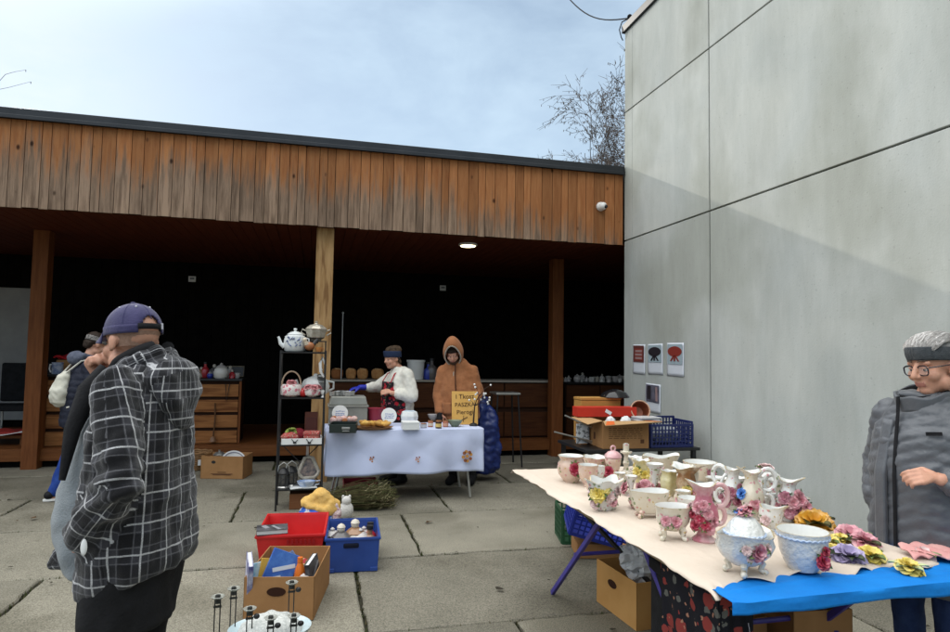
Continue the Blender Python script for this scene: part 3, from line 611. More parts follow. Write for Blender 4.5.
    blob('sweatshirt', [('l', [(.80, .02, .08, .17, .13), (.92, .03, .11, .185, .165), (1.08, .03, .105, .18, .16), (1.28, .02, .06, .165, .12), (1.42, 0, .02, .12, .09), (1.48, 0, 0, .08, .06)])], m_sweat, p, .011, 5, dsw)
    def dj(co, nr):
        f = wig(co*np.array([1, 1, .55]), 30, 5, .011)+wig(co, 75, 6, .004)
        el = np.exp(-(np.linalg.norm(co-np.array((-.28, -.09, 1.14)), axis=1)/.13)**2); f += el*np.sin((co[:, 2]+.4*co[:, 1])*95)*.010
        return f-np.clip(.75-co[:, 2], 0, .1)*.1
    jk = [('l', [(.765, 0, -.02, .185, .155, -.42), (.80, 0, -.015, .205, .168, -.40), (.94, 0, -.01, .212, .165, -.15), (1.08, 0, -.01, .215, .158), (1.24, 0, -.012, .208, .145), (1.34, 0, -.025, .195, .118), (1.41, 0, -.035, .13, .10), (1.45, 0, -.035, .09, .085)]),
          ('c', (-.17, -.025, 1.352), .078, (-.262, -.105, 1.13), .070), ('c', (-.262, -.105, 1.13), .068, (-.19, .06, .975), .062), ('c', (.175, -.01, 1.355), .083, (.175, .20, 1.19), .07), ('c', (.175, .20, 1.19), .066, hc+HR @ V((-.04, .13, -.205)), .046),
          ('c', (.10, .16, 1.05), .035, (.09, .36, .775), .026), ('c', (.09, .20, .80), .03, (.09, .365, .77), .022), ('c', (.09, .26, .92), .02, (.09, .30, .79), .03), ('c', (.10, .10, 1.0), .06, (.10, .17, .80), .05)]
    def lift(z): return z+.085*min(1, max(0, (z-1.08)/.27))
    def up(parts):
        o = []
        for q in parts:
            if q[0] == 'l': o.append(('l', [(lift(r_[0]),)+tuple(r_[1:]) for r_ in q[1]]))
            else: o.append(tuple((V((x[0], x[1], lift(x[2]))) if i in ((1, 3) if q[0] == 'c' else (1,)) else x) for i, x in enumerate(q)))
        return o
    jk = up(jk[:3])+jk[3:5]+up(jk[5:])
    jo = blob('jacket', jk, m_plaid, p, .0105, 5, dj, uv=[2.2, 1, 1, 1, 1, .8, .8, .8])
    hd = [('e', (0, -.105, 1.475), (.145, .075, .078), (rad(-32), 0, 0)), ('e', (0, -.138, 1.43), (.135, .045, .095), (rad(-14), 0, 0)), ('e', (0, -.15, 1.36), (.08, .03, .07), (rad(-8), 0, 0))]
    for k in range(13):
        a = rad(-150+k*25); a2 = a+rad(25); q = lambda w: (math.sin(w)*.094, -.002+math.cos(w)*.082, 1.515-.050*math.cos(w))
        if k < 12: hd.append(('c', q(a), .034, q(a2), .034))
    def dh(co, nr): return wig(co, 34, 9, .008)
    blob('hood', hd, m_plaid, jo, .010, 4, dh, uv=[2.2, 2.2, 2.2]+[1.5]*20)
    co_ = MB(); co_.tube([(math.sin(a)*.088, .005+math.cos(a)*.080, 1.545-.045*math.cos(a)) for a in np.linspace(-2.6, 2.6, 20)], .022, 8)
    co_.tube([(-.08, .075, 1.50), (-.12, .115, 1.43), (-.155, .140, 1.30), (-.185, .145, 1.14)], [.034, .036, .026, .010], 8)
    co_.tube([(.08, .07, 1.50), (.10, .12, 1.44), (.10, .15, 1.32)], [.03, .034, .02], 8)
    build(co_, 'lining', m_blackcloth, jo, smooth=60)
    wt = MB(); wt.ball((-.268, .0, .955), (.006, .011, .026), 12, 8); build(wt, 'tag', M('white_paper', (.72, .73, .72), .7), jo)
    def dt(co, nr): return wig(co*np.array([1, 1, .6]), 28, 12, .009)
    blob('trousers', [('l', [(.62, -.0, .0, .16, .13), (.80, 0, 0, .185, .14), (.98, 0, 0, .18, .14)]), ('c', (-.095, 0, .85), .105, (-.105, .02, .49), .082), ('c', (-.105, .02, .49), .08, (-.11, 0, .09), .066), ('c', (.095, 0, .85), .105, (.105, .02, .49), .082), ('c', (.105, .02, .49), .08, (.11, 0, .09), .066)], m_blackcloth, p, .014, 4, dt)
    for q in (-1, 1): blob('shoe', [('c', (q*.115, -.05, .05), .045, (q*.12, .07, .05), .045), ('c', (q*.12, .07, .045), .042, (q*.125, .17, .035), .032), ('c', (q*.115, -.05, .03), .04, (q*.125, .17, .026), .032)], m_shoe, p, .01, 2)
plaid_man()
# ---------------------------------------------------------------- the woman in the grey quilted coat
m_puff = M('grey_quilted_nylon', (.075, .081, .092), .45, (.098, .105, .117), 7, .25, 40, sheen=.15)
m_wool = M('grey_wool_headband', (.055, .062, .068), .95, (.085, .093, .10), 60, .8, 240)
m_ghair = M('silver_hair', (.27, .25, .235), .5, (.46, .44, .42), 40, .6, 120, stretch=(3, .6, 3))
def coat_woman():
    loc = (2.75, 2.34, 0); th = rad(96); HR = eul(rad(-8), rad(-12), rad(2)); hc = V((-.055, .03, 1.592))
    body = [('l', [(.86, 0, 0, .15, .11), (1.1, 0, .02, .15, .11), (1.36, 0, 0, .15, .08), (1.42, 0, .0, .07, .06)]), ('c', (0, .0, 1.40), .060, hc+V((0, -.03, -.06)), .060)]+head(hc, HR, 1.09)+legs(.96)
    body += [('c', (.19, 0, 1.33), .048, (.27, -.05, 1.08), .042), ('c', (.27, -.05, 1.08), .04, (.16, .05, .95), .028), ('c', (-.19, 0, 1.33), .048, (-.285, .02, 1.06), .042), ('c', (-.285, .02, 1.06), .04, (-.205, .215, 1.105), .027)]
    body += hand((-.20, .225, 1.107), (.42, .9, .10), (.55, -.25, -.55), .98, [.75, .9, 1.0, 1.05], .12, thumb=-1, pinch=True)+hand((.15, .06, .93), (-.3, .2, -.8), (-1, 0, 0), .85, .6)
    p = blob('person', body, m_skin, None, .0052, 3, loc=loc, rz=th); p.scale = (.98, .98, .98)
    tag(p, 'woman in a grey quilted coat, grey headband and dark glasses at the ceramics', 'person'); lips(p, hc, HR, 1.09); eyes(p, hc, HR, 1.09, M('dark_brow', (.10, .075, .06), .8))
    P = lambda x, y, z: hc+HR @ V((x*1.06, y*1.06, z*1.06))
    gm = M('dark_glasses_frame', (.012, .014, .022), .25); gl = MB()
    for q in (-1, 1):
        gl.tube([P(q*.034+.0275*math.copysign(abs(math.cos(a))**.75, math.cos(a)), .100-.22*abs(.034+.0275*math.cos(a)*1)**1.3, -.006+.0215*math.copysign(abs(math.sin(a))**.75, math.sin(a))) for a in np.linspace(0, 2*pi, 24, endpoint=False)], .0030, 6, closed=True)
        gl.tube([P(q*.061, .094, .006), P(q*.080, .07, .006), P(q*.087, .0, .002)], .0030, 6)
    gl.tube([P(-.008, .104, -.002), P(0, .107, .001), P(.008, .104, -.002)], .003, 6)
    go = build(gl, 'glasses', gm, p)
    for q in (-1, 1): build(MB().ball(P(q*.034, .0975-.004, -.006), (.026, .0015, .020), 16, 6, R=HR), 'lens', M('glass_lens', (.85, .88, .9), .02, alpha=.05, spec=.4), go)
    def dha(co, nr): return wig(co, 60, 2, .006)
    blob('hair', [('e', P(0, -.018, .066), (.084, .098, .074), HR), ('e', P(0, -.075, .0), (.075, .055, .085), HR), ('c', P(-.075, -.03, .02), .02, P(-.072, -.055, -.06), .018), ('c', P(.075, -.03, .02), .02, P(.072, -.055, -.06), .018)], m_ghair, p, .007, 2, dha)
    sr = MB(); rs = random.Random(5)
    for k in range(420):
        a = rs.uniform(-1.45, 1.45); h0 = rs.uniform(.10, .5)
        pts = []
        for j in range(7):
            t = h0+(2.3-h0)*j/6; q = .003*math.sin(j*1.7+k); R0 = 1.03+.02*rs.random()
            pts.append(P(math.sin(a)*(.086*R0)*min(1, .55+.5*math.sin(t+.3))+q, -.018+.1*R0*math.cos(t)*(1-.25*abs(a)/1.5), .066+.075*R0*math.sin(t)*math.cos(a*.72)+q))
        sr.tube(pts, [.0012, .0019, .002, .002, .002, .0018, .001], 3, mi=rs.choice([0, 0, 1]))
    build(sr, 'hair_strands', [m_ghair, M('white_strand', (.58, .56, .54), .45)], p, smooth=60)
    hb = MB(); hb.sheet(lambda u, v: P(math.sin(2*pi*u)*(.0865+.004*math.sin(pi*v)), -.010+math.cos(2*pi*u)*(.1035+.004*math.sin(pi*v)), .040+.058*v-.036*(1-math.cos(2*pi*u))/2*1.2), 56, 8); build(hb, 'headband', m_wool, p, solid=.007, smooth=60)
    def dc(co, nr):
        s = co[:, 2]+.05*np.sin(co[:, 0]*9)+.02*np.sin(co[:, 1]*23)
        f = np.abs(np.sin(s*pi/.058))**.45*.008
        return f+wig(co, 20, 4, .006)+wig(co*np.array([.8, .8, 2.2]), 55, 8, .0035)+wig(co, 90, 9, .0015)
    ct = [('l', [(.58, 0, .0, .245, .20), (.75, 0, .0, .245, .20), (.95, 0, .01, .232, .190), (1.12, 0, .015, .228, .185), (1.25, 0, .01, .215, .165), (1.32, 0, -.0, .185, .130), (1.39, 0, 0, .125, .105), (1.43, 0, .01, .10, .09)]),
          ('c', (.165, 0, 1.30), .092, (.265, -.045, 1.08), .080), ('c', (.265, -.045, 1.08), .078, (.185, .085, .955), .070), ('c', (-.165, 0, 1.30), .092, (-.275, .015, 1.07), .080), ('c', (-.275, .015, 1.07), .076, (-.225, .17, 1.092), .056)]
    lf = lambda z: z+.030*min(1, max(0, (z-1.05)/.27))
    ct = [('l', [(lf(q[0]),)+q[1:] for q in ct[0][1]])]+[('c', (a[0], a[1], lf(a[2])), b, (c[0], c[1], lf(c[2])), d) for _, a, b, c, d in ct[1:3]]+[('c', (a[0], a[1], lf(a[2])), b, c, d) for _, a, b, c, d in ct[3:]]
    co = blob('coat', ct, m_puff, p, .0095, 3, dc)
    cl = MB(); cl.sheet(lambda u, v: V((math.sin((u-.5)*5.4)*(.112+.004*v), .02+math.cos((u-.5)*5.4)*(.10+.012*v), 1.402+.070*v+.006*math.sin(u*30)-.032*math.cos((u-.5)*5.4))), 40, 6); build(cl, 'collar', m_puff, co, solid=.013, smooth=60)
    fu = MB(); fu.sheet(lambda u, v: V((math.sin((u-.5)*5.0)*(.094+.002*v), .022+math.cos((u-.5)*5.0)*(.086+.008*v), 1.405+.07*v-.03*math.cos((u-.5)*5.0))), 30, 4); build(fu, 'collar_lining', m_blackcloth, co, solid=.01)
    zp = MB(); zp.tube([(.045, .13, 1.44), (.03, .155, 1.36), (.015, .196, 1.22), (.012, .214, 1.08), (.012, .212, .92), (.012, .214, .75), (.012, .214, .6)], .0055, 8, flat=1.6); build(zp, 'zip', m_blackcloth, co)
    pl = MB(); pl.sheet(lambda u, v: V((.05+.055*u, (.155+.065*min(1, v*3))-.012*u, 1.33-.73*v)), 6, 30); build(pl, 'placket', m_puff, co, solid=.018, smooth=60)
    build(MB().box((-.14, .165, 1.29), (.06, .006, .016), R=(0, .1, .4)), 'badge', m_blackcloth, co, smooth=0)
    def dt(co, nr): return wig(co*np.array([1, 1, .6]), 34, 12, .006)
    blob('jeans', [('l', [(.72, 0, 0, .17, .13), (.98, 0, 0, .17, .13)]), ('c', (-.095, 0, .82), .09, (-.1, .02, .47), .07), ('c', (-.1, .02, .47), .068, (-.1, 0, .09), .058), ('c', (.095, 0, .82), .09, (.1, .02, .47), .07), ('c', (.1, .02, .47), .068, (.1, 0, .09), .058)], m_denim, p, .012, 4, dt)
    for q in (-1, 1): blob('boot', [('c', (q*.1, -.04, .12), .05, (q*.1, -.03, .05), .045), ('c', (q*.1, -.03, .045), .045, (q*.115, .16, .035), .034)], m_shoe, p, .01, 2)
coat_woman()
# ---------------------------------------------------------------- the hooded man behind the food table
m_parka = M('rust_brown_canvas', (.30, .118, .048), .8, (.38, .16, .07), 6, .4, 90, sheen=.1)
def hooded_man():
    c = PY(464, 400, 7.62); loc = (c.x, 7.62, 0); th = rad(156); HR = eul(rad(8), rad(-24)); hc = V((0.03, .10, 1.585))
    body = [('l', [(.88, 0, 0, .15, .1), (1.15, 0, 0, .16, .11), (1.4, 0, 0, .15, .08), (1.46, 0, 0, .07, .06)]), ('c', (0, 0, 1.44), .06, hc+V((0, -.03, -.06)), .055)]+head(hc, HR)+legs(1.02)
    body += [('c', (.16, 0, 1.34), .04, (.25, .02, 1.10), .036), ('c', (.25, .02, 1.1), .036, (.21, .17, .875), .03), ('c', (-.16, 0, 1.34), .04, (-.25, .0, 1.1), .036), ('c', (-.26, 0, 1.1), .04, (-.19, .17, .93), .03)]
    body += hand((.205, .18, .865), (-.15, .3, -1), (0, -1, -.2), 1.05, .5)+hand((-.185, .18, .92), (.2, .4, -.9), (.4, -1, 0), 1.05, .8, thumb=-1)
    p = blob('person', body, m_skin, None, .0075, 3, loc=loc, rz=th); p.rotation_euler = (rad(-3), rad(3), th)
    tag(p, 'man in a rust brown hooded parka looking down behind the food table', 'person'); lips(p, hc, HR); eyes(p, hc, HR)
    def bd(co, nr): return wig(co, 60, 2, .003)
    P = lambda x, y, z: hc+HR @ V((x, y, z))
    blob('hair', [('e', P(0, -.005, .058), (.080, .094, .075), HR), ('c', P(-.04, .075, .065), .022, P(.04, .075, .065), .022)], M('dark_brown_hair', (.03, .02, .015), .7), p, .008, 2, lambda co, nr: wig(co, 60, 3, .004))
    blob('beard', [('e', P(0, .06, -.095), (.045, .04, .03), HR), ('c', P(-.055, .03, -.06), .022, P(-.03, .075, -.09), .02), ('c', P(.055, .03, -.06), .022, P(.03, .075, -.09), .02)], M('brown_beard', (.055, .03, .018), .8), p, .008, 2, bd)
    def dp(co, nr): return wig(co*np.array([1, 1, .5]), 22, 15, .012)+wig(co, 60, 4, .004)
    pk = [('l', [(.78, 0, 0, .24, .17), (.95, 0, 0, .235, .165), (1.15, 0, .0, .222, .16), (1.30, 0, -.01, .195, .135), (1.40, 0, -.005, .145, .115), (1.47, 0, .01, .115, .11)]), ('c', (-.05, .02, 1.43), .095, (-.11, 0, 1.36), .085), ('c', (.05, .02, 1.43), .095, (.11, 0, 1.36), .085), ('c', (.18, -.0, 1.355), .078, (.255, .02, 1.10), .072), ('c', (.255, .02, 1.1), .070, (.215, .16, .90), .058), ('c', (-.18, 0, 1.355), .078, (-.25, .0, 1.1), .072), ('c', (-.25, 0, 1.1), .070, (-.19, .15, .95), .058)]
    po = blob('parka', pk, m_parka, p, .012, 4, dp)
    hd = MB(); hq = V((hc.x*.9, hc.y-.02, hc.z+.015)); HH = eul(rad(6), rad(-38))
    def hf(u, v):
        a = 2*pi*u; h = -1.35+v*2.9; rx, ry, rz_ = .118, .150, .160
        y = math.sin(h)*-1; rr = math.cos(h)
        return hq+HH @ V((math.cos(a)*rr*rx, .02+(-math.sin(h))*ry, math.sin(a)*rr*rz_*(1.0 if math.sin(a) > 0 else 1.05)+.01+.055*max(0, math.sin(a))**3*rr))
    hd.sheet(hf, 36, 20, keep=lambda u, v: v > .25); build(hd, 'hood', m_parka, po, solid=.014, smooth=60)
    rim = MB(); rim.tube([hf(u, .25) for u in np.linspace(0, 1, 30, endpoint=False)], .009, 8, closed=True); rim.tube([hf(.75, .25), hf(.75, .25)+V((.0, .03, -.08)), hf(.75, .25)+V((.01, .035, -.16))], .007, 6)
    build(rim, 'hood_rim', M('cream_fleece', (.36, .31, .25), .95, (.48, .43, .36), 40, .8, 120), po, smooth=60)
    zz = MB().tube([(0, .125, 1.45), (0, .15, 1.36), (0, .172, 1.2), (0, .172, 1.0), (0, .176, .8)], .007, 6); build(zz, 'zip', M('dark_brown_trim', (.05, .02, .012), .7), po)
    for q in (-1, 1): build(MB().sheet(lambda u, v: V((q*(.06+.11*u), .185-.03*u*u, 1.0-.14*v)), 5, 5), 'pocket', m_parka, po, solid=.012)
    gv = [('c', (.208, .17, .885), .034, (.20, .205, .80), .036)]; blob('glove', gv, m_blackcloth, p, .008, 2)
    def dt(co, nr): return wig(co*np.array([1, 1, .6]), 28, 12, .008)
    blob('trousers', [('l', [(.74, 0, 0, .17, .13), (1.0, 0, 0, .17, .13)]), ('c', (-.1, 0, .86), .095, (-.105, .02, .5), .075), ('c', (-.105, .02, .5), .073, (-.11, 0, .09), .062), ('c', (.1, 0, .86), .095, (.105, .02, .5), .075), ('c', (.105, .02, .5), .073, (.11, 0, .09), .062)], m_blackcloth, p, .014, 4, dt)
    for q in (-1, 1): blob('shoe', [('c', (q*.115, -.06, .065), .06, (q*.13, .17, .05), .05)], m_shoe, p, .01, 2)
hooded_man()
# ---------------------------------------------------------------- the seller in the red floral apron
m_cream = M('cream_knit', (.62, .60, .53), .95, (.72, .70, .63), 30, .5, 160)
def floral_mat(name, ground, a, b2, c, sc=26.):
    m = M(name, ground, .85); t, b, l = nt(m); co = t.nodes['Texture Coordinate']; col = None
    for i, (s, cl, th) in enumerate(((sc, a, .40), (sc*1.25, b2, .27), (sc*1.9, c, .2))):
        v = N(t, 'ShaderNodeTexVoronoi'); v.inputs['Scale'].default_value = s; mpn = N(t, 'ShaderNodeMapping'); mpn.inputs['Location'].default_value = (i*3.7, i*1.3, i*5.1)
        nz = N(t, 'ShaderNodeTexNoise'); nz.inputs['Scale'].default_value = s*2; ad = N(t, 'ShaderNodeMixRGB', blend_type='ADD'); ad.inputs[0].default_value = .03
        l(co.outputs['Object'], mpn.inputs[0]); l(mpn.outputs[0], nz.inputs[0]); l(mpn.outputs[0], ad.inputs[1]); l(nz.outputs['Color'], ad.inputs[2]); l(ad.outputs[0], v.inputs['Vector'])
        lt = N(t, 'ShaderNodeMath', operation='LESS_THAN'); lt.inputs[1].default_value = th; l(v.outputs['Distance'], lt.inputs[0])
        q = N(t, 'ShaderNodeMixRGB'); l(lt.outputs[0], q.inputs[0]); q.inputs[2].default_value = (*cl, 1)
        if col is None: q.inputs[1].default_value = (*ground, 1)
        else: l(col, q.inputs[1])
        col = q.outputs[0]
    l(col, b.inputs['Base Color']); return m
m_apron = floral_mat('red_floral_apron', (.018, .012, .016), (.42, .018, .03), (.06, .09, .05), (.50, .16, .2), 16)
def seller():
    c = PY(400, 400, 7.75); loc = (c.x, 7.75, 0); th = rad(108); HR = eul(rad(10), rad(-10)); hc = V((0, .115, 1.498))
    body = [('l', [(.85, 0, 0, .15, .1), (1.1, 0, .02, .16, .12), (1.32, 0, .01, .15, .08), (1.38, 0, .02, .07, .06)]), ('c', (0, .02, 1.36), .058, hc+V((0, -.02, -.06)), .054)]+head(hc, HR, .98)+legs(.92)
    body += [('c', (.18, .02, 1.29), .048, (.25, .20, 1.14), .042), ('c', (.25, .20, 1.14), .04, (.23, .42, 1.14), .03), ('c', (-.19, 0, 1.29), .048, (-.27, -.03, 1.04), .044), ('c', (-.27, -.03, 1.04), .042, (-.19, .19, 1.09), .032)]
    body += hand((-.185, .20, 1.095), (.5, .85, .1), (.6, -.2, -.5), 1., .8, thumb=-1)+hand((.23, .43, 1.14), (0, 1, -.15), (0, 0, -1), 1., .5)
    p = blob('person', body, m_skin, None, .0075, 3, loc=loc, rz=th)
    tag(p, 'cook in a cream jumper, red floral apron and blue glove reaching over the food', 'person'); lips(p, hc, HR, .98); eyes(p, hc, HR, .98)
    P = lambda x, y, z: hc+HR @ V((x, y, z))
    def dk_(co, nr): return wig(co, 26, 5, .008)+wig(co, 60, 7, .003)
    jo = blob('jumper', [('l', [(.80, 0, 0, .20, .16), (.95, 0, .02, .205, .175), (1.1, 0, .03, .205, .17), (1.26, 0, .005, .195, .15), (1.36, 0, -.0, .14, .11), (1.40, 0, .02, .085, .08)]), ('c', (-.17, 0, 1.30), .086, (-.27, -.03, 1.05), .078), ('c', (-.27, -.03, 1.05), .076, (-.215, .12, 1.078), .062), ('c', (.165, .02, 1.285), .08, (.25, .19, 1.14), .07), ('c', (.25, .19, 1.14), .068, (.235, .32, 1.14), .055)], m_cream, p, .011, 4, dk_)
    ap = MB()
    def af(u, v):
        z = 1.22-.62*v; a = (u-.5)*(1.5+1.5*min(1, max(0, (v-.12)*3.5))); rx, ry = .222, .205
        return V((math.sin(a)*rx, .02+math.cos(a)*ry*(1-.10*max(0, (1.1-z))*0)-.03*max(0, z-1.1)*6*.5, z))
    ap.sheet(af, 26, 22); ao = build(ap, 'apron', m_apron, p, solid=.006, smooth=60)
    build(MB().tube([(-.12, .185, 1.21), (-.10, .13, 1.31), (-.06, .0, 1.385)], .007, 6).tube([(.12, .185, 1.21), (.10, .13, 1.31), (.06, .0, 1.385)], .007, 6), 'strap', M('red_tape', (.40, .02, .03), .8), ao)
    hb = MB(); hb.sheet(lambda u, v: P(math.sin(2*pi*u)*(.089+.004*math.sin(pi*v)), -.010+math.cos(2*pi*u)*(.107+.004*math.sin(pi*v)), .032+.075*v-.035*(1-math.cos(2*pi*u))/2), 48, 8); build(hb, 'headband', M('navy_headband', (.022, .035, .075), .9), p, solid=.007, smooth=60)
    blob('hair', [('e', P(0, -.02, .085), (.086, .098, .074), HR), ('e', P(0, -.075, .09), (.065, .06, .06), HR), ('c', P(.07, -.03, 0), .02, P(.06, -.07, -.05), .02), ('c', P(-.07, -.03, 0), .02, P(-.06, -.07, -.05), .02)], M('patterned_hair', (.03, .02, .014), .8, (.10, .065, .04), 30, .5, 90), p, .008, 2, lambda co, nr: wig(co, 60, 3, .006))
    gp = [('c', (.232, .36, 1.14), .034, (.23, .43, 1.14), .033)]+[tuple([q[0], q[1], q[2]*1.22, q[3], q[4]*1.22]) for q in hand((.23, .43, 1.14), (0, 1, -.15), (0, 0, -1), 1., .5)]
    blob('glove', gp, M('blue_rubber_glove', (.018, .028, .36), .4), p, .006, 2)
    for q in (-1, 1): blob('boot', [('c', (q*.09, .02, .5), .065, (q*.095, 0, .1), .055), ('c', (q*.1, -.03, .05), .045, (q*.12, .16, .04), .038)], m_shoe, p, .01, 2)
    blob('skirt', [('l', [(.30, 0, 0, .21, .17), (.6, 0, 0, .20, .165), (.9, 0, 0, .18, .15)])], m_blackcloth, p, .014, 3)
seller()
# ---------------------------------------------------------------- the shopper with the cream backpack
m_navy = M('navy_padded_jacket', (.012, .014, .026), .6, (.022, .025, .04), 8, .5, 60)
def shopper():
    c = PY(92, 420, 7.42); loc = (c.x-.13, 7.42, 0); th = rad(-58); HR = eul(rad(8), rad(-22)); hc = V((0, .13, 1.60))
    def q(p, z0=.95):                                # lean forward from the hips
        p = V(p); k = max(0, p.z-z0); return V((p.x, p.y+k*.12, p.z-k*.01))
    body = [('l', [(.88, 0, 0, .14, .1), (1.1, 0, .04, .15, .11), (1.36, 0, .05, .14, .08), (1.44, 0, .06, .07, .06)]), ('c', q((0, 0, 1.43)), .06, hc+V((0, -.03, -.06)), .055)]+head(hc, HR)
    for s, (ky, ay) in zip((-1, 1), ((-.03, -.15), (.10, .12))):
        x = s*.095; body += [('c', (x*.9, 0, .90), .085, (x, ky, .49), .06), ('c', (x, ky, .49), .055, (x, ay, .09), .038), ('c', (x, ay-.02, .045), .035, (x*1.2, ay+.15, .035), .03)]
    body += [('c', q((.19, 0, 1.38)), .05, q((.25, .05, 1.12)), .042), ('c', q((.25, .05, 1.12)), .04, (.2, .34, 1.14), .03), ('c', q((-.19, 0, 1.38)), .05, q((-.25, .05, 1.12)), .042), ('c', q((-.25, .05, 1.12)), .04, (-.2, .34, 1.12), .03)]+hand((.2, .35, 1.14), (-.3, 1, 0), (-1, 0, -.3), 1., .8)+hand((-.2, .35, 1.12), (.3, 1, 0), (1, 0, -.3), 1., .8, thumb=-1)
    p = blob('person', body, m_skin, None, .0075, 3, loc=loc, rz=th)
    tag(p, 'shopper in a navy jacket and bright blue jeans, half hidden behind the plaid man', 'person')
    P = lambda x, y, z: hc+HR @ V((x, y, z))
    blob('hair', [('e', P(0, -.03, .045), (.084, .092, .088), HR), ('e', P(0, -.075, -.01), (.07, .045, .06), HR)], M('dark_brown_hair', (.03, .02, .015), .7, (.06, .04, .028), 40, .5, 90), p, .008, 2, lambda co, nr: wig(co, 70, 3, .006))
    hb = MB(); hb.sheet(lambda u, v: P(math.sin(2*pi*u)*.09, -.012+math.cos(2*pi*u)*.108, .02+.05*v), 40, 4); build(hb, 'headband', M('patterned_band', (.02, .02, .025), .9, (.3, .28, .26), 60), p, solid=.006)
    def dk_(co, nr): return np.abs(np.sin(co[:, 2]*pi/.065))**.6*.008+wig(co, 26, 5, .008)
    jo = blob('jacket', [('l', [(.76, 0, 0, .19, .155), (.95, 0, .01, .20, .16), (1.15, 0, .02, .205, .16), (1.3, 0, .035, .19, .135), (1.39, 0, .04, .13, .1), (1.44, 0, .05, .09, .085)]), ('c', q((.175, 0, 1.37)), .082, q((.25, .05, 1.12)), .072), ('c', q((.25, .05, 1.12)), .07, (.205, .28, 1.14), .055), ('c', q((-.175, 0, 1.37)), .082, q((-.25, .05, 1.12)), .072), ('c', q((-.25, .05, 1.12)), .07, (-.205, .28, 1.12), .055)], m_navy, p, .011, 3, dk_)
    blob('hood', [('e', (0, -.05, 1.46), (.13, .075, .075), (rad(-30), 0, 0)), ('c', (-.10, -.01, 1.48), .035, (-.07, .09, 1.46), .03), ('c', (.10, -.01, 1.48), .035, (.07, .09, 1.46), .03)], M('slate_grey_fleece', (.075, .085, .12), .95, (.11, .12, .16), 30), jo, .01, 3, lambda co, nr: wig(co, 40, 3, .006))
    def dt(co, nr): return wig(co*np.array([1, 1, .6]), 30, 12, .007)
    blob('jeans', [('l', [(.76, 0, 0, .17, .135), (1.0, 0, .02, .17, .135)]), ('c', (-.09, 0, .86), .098, (-.095, -.03, .49), .075), ('c', (-.095, -.03, .49), .073, (-.095, -.15, .10), .062), ('c', (.09, 0, .86), .098, (.095, .10, .49), .075), ('c', (.095, .10, .49), .073, (.095, .12, .10), .062)], m_denim2, p, .012, 4, dt)
    for s, ay in ((-1, -.15), (1, .12)):
        sh = blob('shoe', [('c', (s*.1, ay-.05, .06), .045, (s*.115, ay+.16, .048), .036)], m_shoe, p, .009, 2)
        build(MB().lathe([(.9, -.012), (1, -.008), (1, .010), (.95, .014)], (s*.108, ay+.055, .012), 24, .052, .155), 'sole', m_sole, sh)
    # the backpack he carries
    b = thing('backpack', 'cream canvas drawstring backpack on the back of the shopper in the navy jacket', 'backpack', loc, th)
    blob('bag', [('l', [(.96, -.04, -.14, .10, .04), (1.0, -.04, -.17, .14, .07), (1.13, -.03, -.175, .14, .08), (1.26, -.01, -.155, .10, .06), (1.33, 0, -.13, .05, .035)])], M('cream_canvas', (.55, .53, .44), .9, (.66, .64, .55), 10, .4, 150), b, .011, 3, lambda co, nr: wig(co, 24, 3, .012))
    for s in (-1, 1): build(MB().tube([(s*.05, -.15, 1.30), (s*.12, -.03, 1.43), (s*.13, .10, 1.46), (s*.14, .22, 1.34), (s*.16, .22, 1.18), (s*.17, .08, 1.02), (s*.12, -.14, .96)], .009, 6), 'strap', M('cream_cord', (.58, .56, .49), .9), b)
shopper()
# ================================================================== GOODS UNDER THE ROOF
m_steel = M('brushed_steel', (.42, .42, .40), .32, (.5, .5, .48), 12, metal=.85)
m_blackmetal = M('black_painted_metal', (.010, .010, .011), .45)
m_card = M('brown_cardboard', (.30, .155, .062), .85, (.36, .19, .08), 6, .1, 90)
m_card_in = M('cardboard_inside', (.25, .13, .055), .9)
m_cardtan = M('tan_cardboard', (.42, .26, .125), .85, (.48, .30, .15), 6)
m_print = M('brown_print', (.11, .05, .025), .8)
m_white = M('white_gloss', (.74, .74, .72), .25, coat=.3); m_paper = M('white_paper', (.72, .73, .72), .7)
m_red = M('red_plastic', (.50, .012, .014), .35, (.58, .02, .02), 5); m_blue = M('blue_plastic', (.012, .045, .22), .4, (.018, .06, .27), 5)
m_royal = M('royal_blue_plastic', (.015, .03, .27), .4); m_green = M('green_plastic', (.012, .07, .028), .45)
def quad_box(name, label, cat, A, B, depth, h, mats, wall=.012, z0=0., bottom=True, group=None, taper=1., parts=True):
    """open box whose front rim runs from A to B (world xy); returns the thing (origin at the front-left foot)"""
    A, B = V(A).to_2d(), V(B).to_2d(); d = B-A; w = d.length; rz = math.atan2(d.y, d.x)
    t = thing(name, label, cat, (A.x, A.y, z0), rz, group); k = (1-taper)/2
    def side(p0, p1, q0, q1, nm):
        mb = MB(); n = (V(p1)-V(p0)).cross(V(q0)-V(p0)).normalized(); mb.poly([p0, p1, q1, q0], wall, -n); return build(mb, nm, mats, t, smooth=0, bevel=.002)
    a, b, c, e = (w*k, depth*k, 0), (w*(1-k), depth*k, 0), (w*(1-k), depth*(1-k), 0), (w*k, depth*(1-k), 0); a1, b1, c1, e1 = (0, 0, h), (w, 0, h), (w, depth, h), (0, depth, h)
    f = side(a, b, a1, b1, 'front_panel'); side(b, c, b1, c1, 'side_panel'); side(c, e, c1, e1, 'back_panel'); side(e, a, e1, a1, 'side_panel')
    build(MB().bx((wall+.001, wall+.001, .002), (w-wall-.001, depth-wall-.001, .012)) if taper == 1 else MB().bx((w*k+wall, depth*k+wall, .002), (w*(1-k)-wall, depth*(1-k)-wall, .012)), 'bottom', mats, t, smooth=0)
    return t, w
